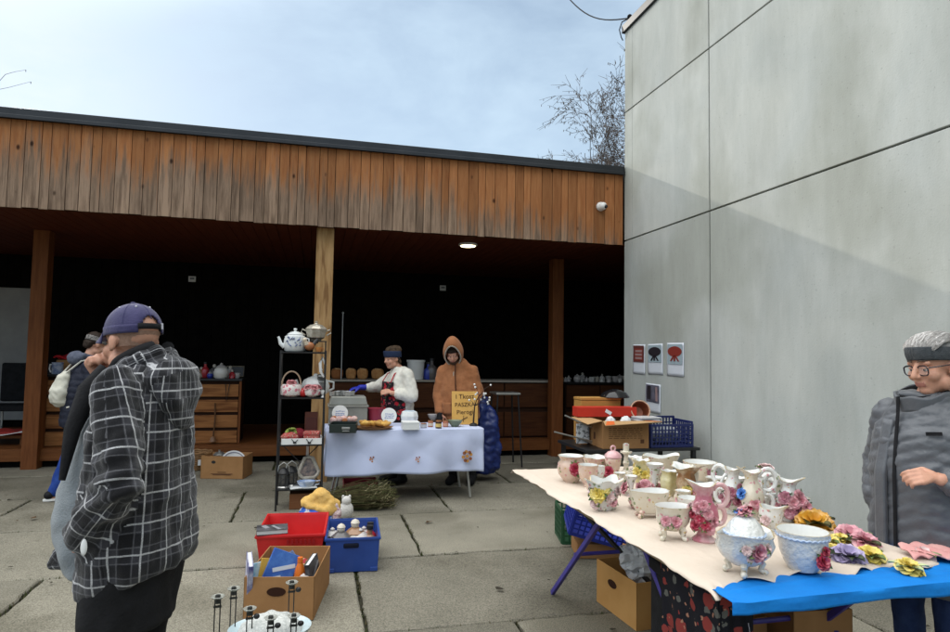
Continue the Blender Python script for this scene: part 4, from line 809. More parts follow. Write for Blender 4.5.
# ---- stall counters of drawers
def drawer_unit(label, x0, x1, y, z0, z1, nrow, ncol, seed, group='wooden drawer counters in the pavilion'):
    t = thing('drawer_counter', label, 'counter', ((x0+x1)/2, y, z0), 0, group); w = x1-x0; h = z1-z0; r = random.Random(seed)
    mw = M('counter_wood', (.25, .10, .032), .65, (.36, .155, .055), 3, .2, 40, stretch=(.9, 9, 9), c3=(.17, .06, .02), s3=2)
    build(MB().bx((-w/2, .03, 0), (w/2, .55, h-.03)), 'carcass', M('dark_carcass', (.03, .012, .006), .8), t, smooth=0)
    build(MB().bx((-w/2-.02, -.02, h-.028), (w/2+.02, .57, h)), 'top', m_blackmetal, t, smooth=0, bevel=.004)
    build(MB().bx((-w/2-.012, .0, 0), (-w/2+.02, .028, h-.03)).bx((w/2-.02, .0, 0), (w/2+.012, .028, h-.03)), 'frame', M('counter_frame', (.16, .055, .018), .65), t, smooth=0, bevel=.003)
    hh = (h-.04)/nrow
    for i in range(nrow):
        for j in range(ncol):
            a = -w/2+.022+j*(w-.044)/ncol; b = a+(w-.044)/ncol-.006
            d = build(MB().bx((a, .002+r.uniform(0, .006), i*hh+.006), (b, .026, (i+1)*hh-.038)), 'drawer', mw, t, smooth=0, bevel=.004)
    return t
p0, p1 = PY(186, 380, 9.6), PY(241, 380, 9.6)
drawer_unit('tall wooden drawer counter crowded with ornaments, right of the plaid jacketed man', p0.x, p1.x, 9.6, .247, 1.155, 4, 1, 2)
q0, q1 = PY(46, 376, 9.6), PY(170, 376, 9.6)
drawer_unit('wooden drawer counter holding a white mug and a carton, beside the left post', q0.x, q1.x, 9.6, .247, 1.20, 4, 3, 3)
# hanging strings of ornaments on the drawer fronts
for (px, ya, yb, lb) in ((215, 403, 436, 'string with a small brown bell hanging down the drawer fronts'), (227, 384, 402, 'forked dark cord hanging over the top drawer beside the bell string')):
    c = PY(px, ya, 9.585); e = PY(px, yb, 9.585); t = thing('hanging_ornament', lb, 'ornament', (c.x, 9.585, c.z)); dz = e.z-c.z
    if px == 215:
        build(MB().tube([(0, 0, 0), (.01, -.005, dz*.5), (-.005, -.005, dz)], .011, 6), 'cord', M('brown_cord', (.12, .06, .03), .9), t)
        build(MB().lathe([(.006, .0), (.03, -.012), (.042, -.05), (.05, -.07), (.04, -.072)], (-.005, -.03, dz)), 'bell', M('bronze_brown', (.2, .10, .05), .5), t)
    else: build(MB().tube([(-.02, 0, 0), (0, -.004, dz), (.035, 0, .0)], .006, 6), 'cord', m_blackmetal, t)
# small ornaments: lathe figurines with a head / jar / bottle
FCOL = [(.62, .60, .56), (.40, .02, .03), (.03, .05, .32), (.55, .50, .42), (.10, .09, .09), (.30, .16, .08), (.45, .42, .40), (.08, .16, .12), (.60, .52, .30)]
def ornament(kind, loc, s, col, label, cat, group):
    m = M('ornament_%02d' % FCOL.index(col), col, .3, coat=.3); t = thing({'figurine': 'figurine', 'jar': 'lidded_jar', 'bottle': 'bottle', 'cup': 'cup'}[kind], label, cat, loc, rng.uniform(0, 6), group)
    P_ = {'figurine': [(.30, 0), (.36, .04), (.30, .25), (.24, .48), (.28, .6), (.16, .7), (.10, .74)], 'jar': [(.25, 0), (.36, .12), (.42, .35), (.36, .55), (.28, .62)], 'bottle': [(.22, 0), (.25, .05), (.25, .5), (.2, .6), (.09, .7), (.09, .88), (.11, .9)], 'cup': [(.22, 0), (.28, .06), (.32, .3), (.38, .62), (.34, .6), (.27, .1), (.02, .06)]}[kind]
    build(MB().lathe([(a*s, b*s) for a, b in P_], n=16), 'body', m, t)
    if kind == 'figurine':
        build(MB().ball((0, 0, .81*s), .115*s, 12, 8).ball((0, .09*s, .80*s), .04*s, 8, 5).lathe([(.12*s, .84*s), (.13*s, .86*s), (.09*s, .93*s), (.01*s, .97*s)], n=12), 'head', M('ornament_03', FCOL[3], .3), t)
        build(MB().tube([(-.26*s, 0, .55*s), (-.36*s, .1*s, .40*s), (-.12*s, .28*s, .38*s)], .06*s, 6).tube([(.26*s, 0, .55*s), (.36*s, .1*s, .4*s), (.12*s, .28*s, .38*s)], .06*s, 6), 'arms', m, t)
    elif kind == 'jar': build(MB().lathe([(.30*s, .62*s), (.33*s, .64*s), (.2*s, .74*s), (.06*s, .78*s), (.09*s, .84*s), (.02*s, .9*s)], n=16), 'lid', M('ornament_06', FCOL[6], .3), t)
    elif kind == 'bottle': build(MB().lathe([(.12*s, .88*s), (.12*s, 1.0*s), (.02*s, 1.01*s)], n=12), 'cap', m_blackmetal, t)
    else: build(MB().tube([(.34*s, 0, .5*s), (.52*s, 0, .48*s), (.5*s, 0, .22*s), (.28*s, 0, .18*s)], .045*s, 6), 'handle', m, t)
    return t
for i, (px, z, kd, col, s, lb) in enumerate((
    (191, 0, 'figurine', 0, .20, 'tall white figurine nearest the plaid man on the drawer counter'), (205, .0, 'bottle', 1, .21, 'red bottle with a pale top among the ornaments on the drawer counter'), (210, 0, 'jar', 2, .10, 'small cobalt blue jar at the front of the drawer counter'),
    (221, .0, 'jar', 0, .23, 'round white lidded jar, largest ornament on the drawer counter'), (214, 0, 'figurine', 4, .19, 'black figurine at the back of the drawer counter'), (227, 0, 'cup', 0, .10, 'small white cup below the round white jar'), (198, 0, 'jar', 3, .10, 'cream jar in front of the tall white figurine'),
    (232, 0, 'figurine', 1, .12, 'small dark red figurine at the right end of the drawer counter'), (237, 0, 'cup', 6, .12, 'grey cup at the right edge of the drawer counter'), (217, 0, 'cup', 0, .085, 'tiny white cup at the front edge beside the blue jar'), (230, 0, 'figurine', 6, .17, 'grey figurine behind the small dark red one'), (201, 0, 'figurine', 5, .15, 'brown figurine behind the red bottle'))):
    back = i in (4, 10, 11, 0, 1); c = PY(px, 378, 9.95 if back else 9.68+.05*(i % 3)); ornament(kd, (c.x, 9.95 if back else 9.68+.05*(i % 3), 1.156), s*1.08, FCOL[col], lb, {'figurine': 'figurine', 'jar': 'jar', 'bottle': 'bottle', 'cup': 'cup'}[kd], 'ornaments on the drawer counter')
c = PY(236, 353, 10.05); t = thing('tray', 'dark patterned tray propped up at the back of the drawer counter', 'tray', (c.x, 10.05, 1.157), 0)
build(MB().box((0, 0, .09), (.26, .014, .17), R=(-.25, 0, 0)), 'plate', m_blackmetal, t, smooth=0, bevel=.006)
build(MB().tube([(-.12, -.03, .02), (.12, -.03, .02), (.12, .01, .165), (-.12, .01, .165)], .007, 6, closed=True), 'rim', M('worn_gilt', (.25, .2, .13), .5), t)
# mug, carton and red cloth on the left counter
c = PY(57, 377, 9.72); t = thing('mug', 'white mug with a blue pattern standing beside the cream backpack', 'mug', (c.x, 9.72, 1.201), -.4)
build(MB().lathe([(.06, 0), (.068, .01), (.068, .15), (.072, .16), (.064, .158), (.06, .02), (.002, .015)], n=24), 'body', M('mug_glaze', (.55, .60, .68), .2, (.16, .22, .42), 18), t)
build(MB().tube([(-.066, 0, .13), (-.11, 0, .13), (-.12, 0, .07), (-.10, 0, .03), (-.066, 0, .03)], .011, 8), 'handle', m_white, t)
c = PY(69, 362, 9.85); t, w = quad_box('carton', 'small brown carton with something red on it behind the mug', 'carton', (c.x-.16, 9.85), (c.x+.2, 9.85), .28, .19, m_card, z0=1.201)
c = PY(64, 344, 9.95); o = build(MB().sheet(lambda u, v: V(((u-.5)*.30, (v-.5)*.2, .05*math.sin(pi*u)*math.sin(pi*v)+.02*math.sin(9*u+4*v))), 12, 8), 'folded_cloth', M('bright_red_cloth', (.42, .015, .02), .8), solid=.02, loc=(c.x+.06, 9.97, 1.42)); tag(o, 'crumpled bright red cloth lying over the small carton', 'cloth')
# bench, black crate, cloth at the far left
a, b = PY(-60, 452, 9.75), PY(29, 452, 9.75)
t = thing('bench', 'low dark wooden bench at the left edge, behind the left post', 'bench', ((a.x+b.x)/2, 9.75, .246)); w = b.x-a.x
build(MB().bx((-w/2, 0, .10), (w/2, .55, .135)), 'seat', m_step, t, smooth=0, bevel=.004)
for s in (-1, 1): build(MB().bx((s*(w/2-.1)-.03, .04, 0), (s*(w/2-.1)+.03, .5, .099)), 'leg', m_step, t, smooth=0)
o = build(MB().sheet(lambda u, v: V(((u-.5)*.75, (v-.5)*.42, .035*abs(math.sin(7*u+3*v))*(1-abs(2*v-1))+.01)), 20, 10), 'folded_cloth', M('dull_red_cloth', (.30, .03, .025), .85), solid=.03, loc=(b.x-.36, 9.98, .395)); tag(o, 'dull red folded cloth on the low bench at the left edge', 'cloth')
o = build(MB().sheet(lambda u, v: V(((u-.5)*.8, (v-.5)*.26, .02*math.sin(8*u))), 20, 6), 'paper_sheet', m_paper, solid=.006, loc=(b.x-.42, 9.79, .412)); tag(o, 'white paper sheet hanging over the front of the low bench', 'paper')
t = thing('padded_chair', 'black padded chair standing behind the low bench at the left edge', 'chair', (b.x-.40, 10.6, .246))
build(MB().bx((-.34, 0, .52), (.34, .09, 1.08)), 'backrest', m_blackcloth, t, smooth=0, bevel=.03); build(MB().bx((-.34, -.5, .42), (.34, 0, .5)), 'seat', m_blackcloth, t, smooth=0, bevel=.02)
for sx in (-1, 1):
    for sy in (-.46, .05): build(MB().tube([(sx*.31, sy, 0), (sx*.31, sy, .42)], .016, 8), 'leg', m_steel, t)
t = thing('white_board', 'narrow white board standing between the black chair and the left post', 'board', (b.x-.02, 10.4, .246)); build(MB().bx((-.05, 0, .0), (.05, .02, .82)), 'panel', m_paper, t, smooth=0, bevel=.003); build(MB().bx((-.06, -.004, -.0), (.06, .03, .03)), 'foot', m_blackmetal, t, smooth=0)
# carton on the ground by the drawers, and the basket behind it
A, B = G(200, 478.5), G(243, 479); t, w = quad_box('carton', 'low brown carton with a white plate sticking out, on the paving before the drawers', 'carton', A, B, .34, .27, m_card)
tm = MB()
for i, (zz, ww) in enumerate(((.075, .10), (.055, .26), (.044, .22))): tm.bx((w/2-ww/2, -.003, zz), (w/2+ww/2, -.0008, zz+.008))
build(tm, 'print', m_print, t, smooth=0)
build(MB().lathe([(.026, 0), (.001, .0)], (w*.3, -.002, .20), 16, R=Matrix.Rotation(pi/2, 3, 'X'), sy=.7, cap=False), 'hand_hole', m_blackmetal, t)
c = A.lerp(B, .72); t = thing('plate', 'white plate standing on edge inside the low brown carton', 'plate', (c.x, c.y+.16, .16), (rad(68), 0, .2)); build(MB().lathe([(.001, .004), (.10, 0), (.13, .012), (.155, .022), (.155, .028), (.125, .02), (.1, .008), (.001, .01)], n=32), 'dish', m_white, t); build(MB().lathe([(.128, .0235), (.138, .0255), (.136, .0275), (.128, .0255)], n=32, cap=False), 'rim_band', M('dark_band', (.2, .2, .25), .3), t)
c = A.lerp(B, .38); t = thing('lidded_pot', 'small grey lidded pot peeping out of the low brown carton', 'pot', (c.x, c.y+.18, .15)); build(MB().lathe([(.06, 0), (.075, .05), (.07, .11), (.072, .115)], n=20), 'body', m_steel, t); build(MB().lathe([(.074, .116), (.05, .14), (.012, .15), (.016, .17), (.002, .175)], n=20), 'lid', m_steel, t)
c = G(193, 472); t = thing('wicker_basket', 'small wicker basket with a white tag beside the low carton, half behind the plaid jacket', 'basket', (c.x-.02, c.y+.2, 0))
wb = MB()
for k in range(9): wb.tube([((.15+.008*k)*math.cos(a), (.12+.006*k)*math.sin(a), .016+.026*k+.006*(-1)**j) for j, a in enumerate(np.linspace(0, 2*pi, 24, endpoint=False))], .014, 6, closed=True)
build(wb, 'weave', M('wicker', (.22, .12, .055), .8, (.3, .17, .08), 30), t); build(MB().lathe([(.14, .004), (.001, .006)], n=20, sy=.8, cap=False), 'base', M('wicker', (.22, .12, .055)), t); build(MB().box((.10, -.155, .11), (.07, .004, .07), R=(0, 0, .4)), 'tag', m_paper, t, smooth=0)
# ---- back counter with bread
a, b = PY(322, 380, 9.65), PY(560, 380, 9.65); w = b.x-a.x
def long_counter(label, a, b, y, zt, panels):
    w = b-a; t = thing('plank_counter', label, 'counter', (a+w/2, y, .246), 0, 'plank counters along the back of the stall'); h = zt-.246
    mw = M('plank_front', (.05, .016, .006), .65, (.085, .03, .010), 3, .2, 40, stretch=(.9, 9, 9))
    build(MB().bx((-w/2, .03, 0), (w/2, .5, h-.035)), 'carcass', M('dark_carcass', (.03, .012, .006), .8), t, smooth=0)
    build(MB().bx((-w/2, -.03, h-.03), (w/2, .52, h)), 'top', panels[1], t, smooth=0, bevel=.003)
    n = panels[0]
    for i in range(n):
        for j in range(2): build(MB().bx((-w/2+i*w/n+.012, 0, .03+j*h*.5), (-w/2+(i+1)*w/n-.012, .026, h*.5*(j+1)-.045)), 'panel', mw, t, smooth=0, bevel=.004)
    return t
long_counter('plank counter with bread loaves on its pale shelf behind the cook', a.x, b.x, 9.65, 1.155, (4, M('pale_shelf', (.30, .27, .23), .7)))
a2, b2 = PY(566, 383, 9.75), PY(640, 383, 9.75)
long_counter('plank counter crowded with small ornaments in the dark beside the right post', a2.x, b2.x+.5, 9.75, 1.125, (3, m_blackmetal))
m_loaf = M('bread_crust', (.36, .16, .055), .8, (.50, .27, .11), 12, .4, 60)
for px, k, lb in ((337, 0, 'dark brown bread loaf nearest the pale post'), (351, 1, 'pale bread loaf, second from the pale post'), (362.5, 2, 'bread loaf third from the pale post'), (377.5, 3, 'large pale bread loaf close to the cook')):
    c = PY(px, 378, 9.72); t = thing('bread_loaf', lb, 'bread', (c.x, 9.72, 1.156), rng.uniform(-.1, .1), 'bread loaves on the back counter'); s = [1, .95, 1, 1.12][k]
    build(MB().lathe([(.05, 0), (.078*s, .02), (.09*s, .08), (.088*s, .125), (.07*s, .155), (.03, .165)], n=6 if k else 14, R=Matrix.Rotation(.3, 3, 'Z')), 'crust', M('dark_crust', (.20, .075, .025), .8, (.28, .11, .04), 12) if k == 0 else m_loaf, t, smooth=30, bevel=.012)
    build(MB().box((0, -.062*s, .155), (.09, .012, .012), R=(0, .2, 0)), 'cut', M('bread_crumb', (.52, .34, .17), .9), t, smooth=0, bevel=.004)
c = PY(415.5, 378, 9.8); t = thing('white_pail', 'white lidded pail on the back counter between the cook and the hooded man', 'pail', (c.x, 9.8, 1.156)); build(MB().lathe([(.115, 0), (.12, .01), (.135, .27), (.14, .275), (.14, .29)], n=32), 'bucket', m_white, t); build(MB().lathe([(.146, .272), (.146, .30), (.13, .305), (.001, .304)], n=32), 'lid', m_white, t)
for px, col, s, lb in ((428, 2, .27, 'slim dark blue bottle beside the white pail'), (431.5, 4, .33, 'tall black bottle beside the white pail'), (435.5, 0, .20, 'small pale bottle between the pail and the hooded man'), (440, 1, .16, 'small red bottle just behind the hooded man')): 
    c = PY(px, 378, 9.78); ornament('bottle', (c.x, 9.78, 1.156), s, FCOL[col], lb, 'bottle', 'bottles behind the hooded man')
r = random.Random(4); gx = a2.x+.04
while gx < b2.x+.05:
    k = r.choice(['figurine', 'cup', 'jar', 'cup', 'bottle']); s = r.uniform(.08, .17)
    ornament(k, (gx, 9.80+r.uniform(0, .3), 1.126), s, r.choice([FCOL[0], FCOL[3], FCOL[6], FCOL[5], FCOL[0]]), 'small pale ornament in the crowded row on the dark counter by the concrete wall', 'ornament', 'ornaments in the dark by the concrete wall'); gx += r.uniform(.035, .06)
c = PY(344, 300, 9.4); e = PY(344, 368, 9.4); o = build(MB().tube([(0, 0, 0), (0, 0, e.z-c.z)], .008, 6).ball((0, 0, 0), .016), 'thin_pole', M('pale_rod', (.4, .4, .4), .4), loc=(c.x, 9.62, c.z)); 
o.location.z = 1.156-(e.z-c.z); tag(o, 'thin pale upright rod standing on the bread counter beside the pale post', 'rod')
c = PY(505, 392, 8.7); t = thing('metal_stool', 'grey metal stool standing in the dark behind the blue bag', 'stool', (c.x, 8.7, 0)); build(MB().bx((-.18, -.18, 1.0), (.18, .18, 1.03)), 'seat', m_steel, t, smooth=0, bevel=.008)
for sx in (-1, 1):
    for sy in (-1, 1): build(MB().tube([(sx*.15, sy*.15, .999), (sx*.2, sy*.2, 0)], .012, 8), 'leg', m_blackmetal, t)

# ================================================================== FOOD TABLE
TX0, TX1, TY0, TY1, TZ = .14, 1.80, 6.76, 7.40, .755
t = thing('folding_table', 'folding table under the pale blue cloth', 'table', (TX0, TY0, 0)); w, d = TX1-TX0, TY1-TY0
build(MB().bx((.01, .01, TZ-.03), (w-.01, d-.01, TZ-.006)), 'tabletop', M('table_white', (.6, .6, .58), .5), t, smooth=0)
for sx in (.12, w-.16):
    for sy in (.05, d-.06): build(MB().tube([(sx, sy, TZ-.031), (sx+.01, sy, .3), (sx+.045*(1 if sx > .5 else -1), sy-.02, .012)], .014, 8), 'leg', m_steel, t)
    build(MB().tube([(sx+.01, .05, .3), (sx+.01, d-.06, .3)], .010, 6), 'crossbar', m_steel, t)
m_bcloth = M('pale_blue_cloth', (.52, .57, .76), .85, (.56, .61, .79), 3, .1, 200)
def tcl(u, v):                                    # v: 0 back edge .. then top .. then the front fall
    x = -.012+u*(w+.024); L_ = v*(d+.45+.02)
    if L_ < d: return V((x, d-L_, TZ))
    k = min(1, (L_-d)/.03); f = (L_-d)
    return V((x+.02*math.sin(u*9)*f, -.012-.045*f*(1+math.sin(u*24+1.7*math.sin(u*7)))-.05*f*math.sin(u*5.)-.012*abs(math.sin((f*7+u*8)))*min(1, f*8)-.010*abs(math.sin((f*7-u*8)))*min(1, f*8), TZ-max(0, f-.012)-.008*math.sin(u*13)*f*2))
o = build(MB().sheet(tcl, 70, 44), 'cloth', m_bcloth, t_ := thing('tablecloth', 'pale blue tablecloth with small orange embroidered flowers on the food table', 'tablecloth', (TX0, TY0, 0)), solid=.003, smooth=60)
build(MB().sheet(lambda u, v: V((-.014-.006*math.sin(v*9), d*u, TZ-.42*v)), 8, 10), 'side_fall', m_bcloth, t_, solid=.003, smooth=60); build(MB().sheet(lambda u, v: V((w+.014+.01*math.sin(u*9), d*u, TZ-.40*v)), 8, 10), 'side_fall', m_bcloth, t_, solid=.003, smooth=60)
for (px, py, s, cl) in ((372, 459, .030, (.55, .22, .06)), (418, 459, .030, (.55, .22, .06)), (467, 456, .062, (.50, .24, .07))):
    c = PY(px, py, TY0-.062)-V((TX0, TY0, 0)); e = MB(); rr = random.Random(px)
    for k in range(9 if s > .05 else 5): a = k*2.4; e.poly([c+V((math.cos(a)*s*.7*q, 0, math.sin(a)*s*.8*q))+V((math.cos(b)*s*.30, -.012, math.sin(b)*s*.30)) for q in (1 if k else 0,) for b in np.linspace(0, 2*pi, 9)[:-1]], .006, (0, 1, 0), k % 2)
    build(e, 'embroidery', [M('thread_orange_%d' % px, cl, .9), M('thread_brown', (.28, .10, .05), .9)], t_, smooth=0)
TW = lambda px, py: G(px, py, TZ+.004)
def table_label(px, py_c, y, lb):
    c = PY(px, py_c, y); t = thing('price_disc', lb, 'label', (c.x, y, c.z), (rad(-14), 0, 0), 'round white labels on the food table')
    build(MB().lathe([(.084, -.003), (.086, 0), (.084, .003)], n=32, R=Matrix.Rotation(pi/2, 3, 'X')), 'disc', m_paper, t, smooth=30)
    p = MB(); rr = random.Random(px)
    for k, zz in enumerate((.018, -.006, -.026)):
        x = -.05+rr.random()*.01
        while x < .045: ww = rr.uniform(.008, .02); p.box((x+ww/2, -.0045, zz+rr.uniform(-.003, .003)), (ww, .002, .007), R=(0, rr.uniform(-.5, .5), 0)); x += ww+.006
    build(p, 'handwriting', M('blue_ink', (.12, .18, .45), .7), t, smooth=0)
A, B = TW(329, 433), TW(356, 433); t, wq = quad_box('pastry_tin', 'dark green tin of pink iced pastries at the left end of the food table', 'tin', A, B, .30, .085, M('dark_green_tin', (.012, .02, .016), .4), wall=.006, z0=TZ+.003)
build(MB().box((wq*.62, -.008, .05), (.08, .006, .022)).box((wq*.62, -.008, .022), (.07, .006, .008)), 'handle', m_steel, t, smooth=0, bevel=.002)
mp1, mp2 = M('pink_icing', (.62, .36, .34), .6, (.72, .55, .50), 25), M('pastry_brown', (.36, .12, .05), .6, (.45, .2, .09), 25)
def pastries(px0, px1, y0, y1, z, n, mat, lb, cat, grp, seed, sz, rows):
    rr = random.Random(seed)
    for i in range(n):
        f = i % rows; g_ = i//rows; ng = -(-n//rows); a = PY(px0, 420, 7).x, PY(px1, 420, 7).x; x = a[0]+(a[1]-a[0])*(g_+.5)/ng+rr.uniform(-.01, .01); y = y0+(y1-y0)*(f+.5)/rows+rr.uniform(-.012, .012)
        m = mat[i % len(mat)]; o = build(MB().ball((0, 0, 0), sz, 12, 7), 'pastry', m, loc=(x, y, z+rr.uniform(0, .02)), rz=(rr.uniform(-.5, .5), rr.uniform(-.4, .4), rr.uniform(0, 3))); tag(o, lb, cat, grp)
pastries(331, 356, 6.84, 7.06, TZ+.085, 14, [mp1, mp1, mp2, mp1], 'round pink iced pastry heaped in the dark green tin', 'pastry', 'pastries in the dark green tin', 3, (.036, .032, .028), 3)
c = TW(374, 430); t = thing('pastry_tray', 'shallow brown tray of yellow pastries in the middle left of the food table', 'tray', (c.x, c.y+.11, TZ+.003), -.05); build(MB().lathe([(.80, 0), (1, .16), (1.02, .17), (.97, .165), (.78, .04), (.01, .03)], n=32, sx=.21, sy=.15, wave=lambda a, t_, r, z: (r, z*.14)), 'dish', M('brown_paper_tray', (.28, .15, .07), .7), t)
pastries(361, 388, 6.80, 7.02, TZ+.045, 18, [M('yellow_pastry', (.60, .33, .07), .6, (.70, .46, .14), 25), M('golden_pastry', (.45, .22, .06), .6, (.6, .36, .1), 25)], 'small golden yellow pastry heaped on the brown tray', 'pastry', 'pastries on the brown tray', 5, (.05, .026, .022), 3)
table_label(340, 413, 7.09, 'round white label standing in the tin of pink pastries'); table_label(389, 415.5, 7.09, 'round white label standing behind the tray of yellow pastries')
A, B = TW(403, 430), TW(419, 429.5); t = thing('white_box', 'white cardboard box at the front of the food table', 'box', (A.x, A.y, TZ+.003)); wq = (B-A).length; build(MB().bx((0, 0, 0), (wq, .16, .078)), 'carton', m_paper, t, smooth=0, bevel=.003); build(MB().bx((-.002, -.002, .064), (wq+.002, .162, .083)), 'lid', m_paper, t, smooth=0, bevel=.003)
c = PY(411, 416, 6.98); t = thing('tub', 'white octagonal tub with a clear lid standing behind the white box', 'tub', (c.x, 7.1, TZ+.003)); build(MB().lathe([(.07, 0), (.08, .02), (.098, .08), (.10, .11), (.085, .155), (.07, .16)], n=8, R=Matrix.Rotation(pi/8, 3, 'Z')), 'bowl', m_paper, t, smooth=20); build(MB().lathe([(.071, .161), (.058, .166), (.002, .167)], n=8, R=Matrix.Rotation(pi/8, 3, 'Z')), 'lid', M('pale_blue_lid', (.5, .6, .7), .3), t, smooth=20)
for (px, py, rr_, h, c1, c2, nm, lb, ct) in ((439, 428.5, .034, .085, (.05, .015, .01), (.62, .45, .16), 'honey_jar', 'dark jar with a yellow label at the front of the food table', 'jar'), (431, 427, .03, .07, (.42, .14, .07), (.6, .5, .4), 'jam_jar', 'small reddish jar left of the dark jar', 'jar'), (446, 427, .032, .07, (.45, .16, .10), (.55, .3, .2), 'jam_jar', 'small orange jar right of the dark jar', 'jar'), (424, 428, .035, .05, (.42, .42, .44), (.5, .5, .52), 'glass_tub', 'grey glass tub between the white box and the jars', 'tub')):
    c = TW(px, py); t = thing(nm, lb, ct, (c.x, c.y+.03, TZ+.003)); build(MB().lathe([(rr_*.9, 0), (rr_, .006), (rr_, h*.8), (rr_*.8, h*.88)], n=20), 'body', M('jar_%d' % px, c1, .15), t); build(MB().lathe([(rr_*.92, h*.86), (rr_*.95, h), (.001, h)], n=20), 'lid', M('jar_lid', (.3, .12, .05), .4), t); build(MB().lathe([(rr_*1.02, h*.2), (rr_*1.02, h*.62)], n=20, cap=False), 'label', M('jarlab_%d' % px, c2, .7), t)
for (px, py, rx, h, cl, lb) in ((456, 427, .085, .07, (.16, .19, .12), 'shallow grey green bowl in front of the yellow sign'), (434, 421, .07, .075, (.55, .52, .52), 'pale pink bowl behind the jars')):
    c = TW(px, py); t = thing('bowl', lb, 'bowl', (c.x, c.y+.06, TZ+.003)); build(MB().lathe([(.4, 0), (.45, .1), (.85, .6), (1, 1), (.95, .97), (.78, .55), (.02, .2)], n=28, wave=lambda a, t_, r, z: (r*rx, z*h)), 'dish', M('bowl_%d' % px, cl, .4), t); build(MB().lathe([(rx*.7, h*.62), (rx*.4, h*.78), (.002, h*.8)], n=16), 'contents', M('bowlfill_%d' % px, (.40, .25, .12), .8, (.25, .3, .12), 30), t)
# sign
c = PY(465, 424, 7.12); t = thing('price_sign', 'yellow handwritten sign standing on the food table before the hooded man', 'sign', (c.x, 7.12, TZ+.004), (rad(-8), 0, rad(-3)))
build(MB().bx((-.152, 0, 0), (.152, .012, .38)), 'board', M('sign_yellow', (.62, .34, .085), .7, (.70, .42, .13), 3), t, smooth=0, bevel=.002)
for (tx, s, z) in (('I Tkosz', .074, .318), ('PASZKA', .066, .225), ('Pierogi', .070, .140)): text_mesh(tx, s, 'lettering', M('sign_ink', (.07, .035, .02), .7), t, (.0, -.0022, z), (pi/2, rad(-2), 0))
build(MB().tube([(-.05, -.004, .05), (-.03, -.004, .055), (.03, -.004, .085)], .004, 5).tube([(-.02, -.004, .03), (-.015, -.004, .10)], .003, 5), 'drawing', M('sign_ink', (.07, .035, .02)), t)
build(MB().tube([(-.07, .012, .30), (-.07, .11, .022)], .006, 6).tube([(.07, .012, .30), (.07, .11, .022)], .006, 6), 'stand', M('pale_rod', (.4, .4, .4)), t)
c = TW(474, 426); t = thing('bead_tree', 'small dark wire tree with white beads standing beside the yellow sign', 'ornament', (c.x, c.y+.03, TZ+.004)); z8 = 1/93
build(MB().lathe([(.045, 0), (.05, .012), (.03, .028), (.012, .034)], n=20), 'foot', m_blackmetal, t)
tr = MB(); P2 = [(0, 0, .03), (.004, 0, .12), (.012, 0, .22), (.03, -.01, .29), (.06, -.01, .34)]; tr.tube(P2, [.010, .009, .007, .005, .004], 6); ends = []
rb = random.Random(9)
for k in range(16):
    b = V(P2[rb.choice([2, 3, 3, 4])]); e = b+V((rb.uniform(-.09, .17), rb.uniform(-.05, .05), rb.uniform(.0, .13))); tr.tube([b, b.lerp(e, .5)+V((0, 0, .02)), e], .0022, 4); ends.append(e)
build(tr, 'stem', M('dark_wire', (.03, .02, .018), .6), t)
for e in ends: build(MB().ball(e, .0125, 10, 6), 'bead', m_white, t)
# warming box, cups, bucket behind the tins
c0, c1 = PY(329, 405, 7.25), PY(367, 405, 7.25); wq = c1.x-c0.x
t = thing('warming_box', 'large grey steel food warmer at the left back of the food table', 'food warmer', (c0.x, 7.16, TZ+.003)); mg = M('dull_steel', (.26, .26, .23), .45, (.32, .32, .29), 5, metal=.4)
build(MB().bx((0, 0, 0), (wq, .30, .20)), 'body', mg, t, smooth=0, bevel=.006); build(MB().bx((-.012, -.012, .20), (wq+.012, .312, .222)), 'rim', mg, t, smooth=0, bevel=.004); build(MB().box((wq/2, .15, .27), (wq, .3, .094), top=.9), 'lid', mg, t, smooth=0, bevel=.01)
for i, px in enumerate((332, 337, 342, 347, 352, 340, 349, 345)):
    c = PY(px, 388, 7.3); o = build(MB().lathe([(.6, 0), (.7, .05), (.95, .95), (1, 1), (.93, .97), (.66, .1), (.02, .06)], n=16, wave=lambda a, t_, r, z: (r*.036, z*.05)), 'foil_cup', M('foil', (.6, .6, .6), .3, metal=.6), loc=(c.x, 7.24+.05*(i % 3), TZ+.323+.0), rz=(rng.uniform(-.2, .2), 0, 0)); tag(o, 'small silvery foil cup heaped on the lid of the food warmer', 'cup', 'foil cups on the food warmer')
c = PY(375, 417, 7.3); t = thing('pink_bucket', 'raspberry pink bucket behind the pastries, beside the food warmer', 'bucket', (c.x, 7.28, TZ+.003)); build(MB().lathe([(.065, 0), (.07, .01), (.088, .17), (.092, .18), (.084, .175), (.066, .02), (.01, .015)], n=24), 'body', M('raspberry', (.32, .025, .05), .4), t); build(MB().tube([(-.09, 0, .165), (-.06, -.02, .06), (0, -.10, .03), (.06, -.02, .06), (.09, 0, .165)], .004, 6), 'handle', m_steel, t)
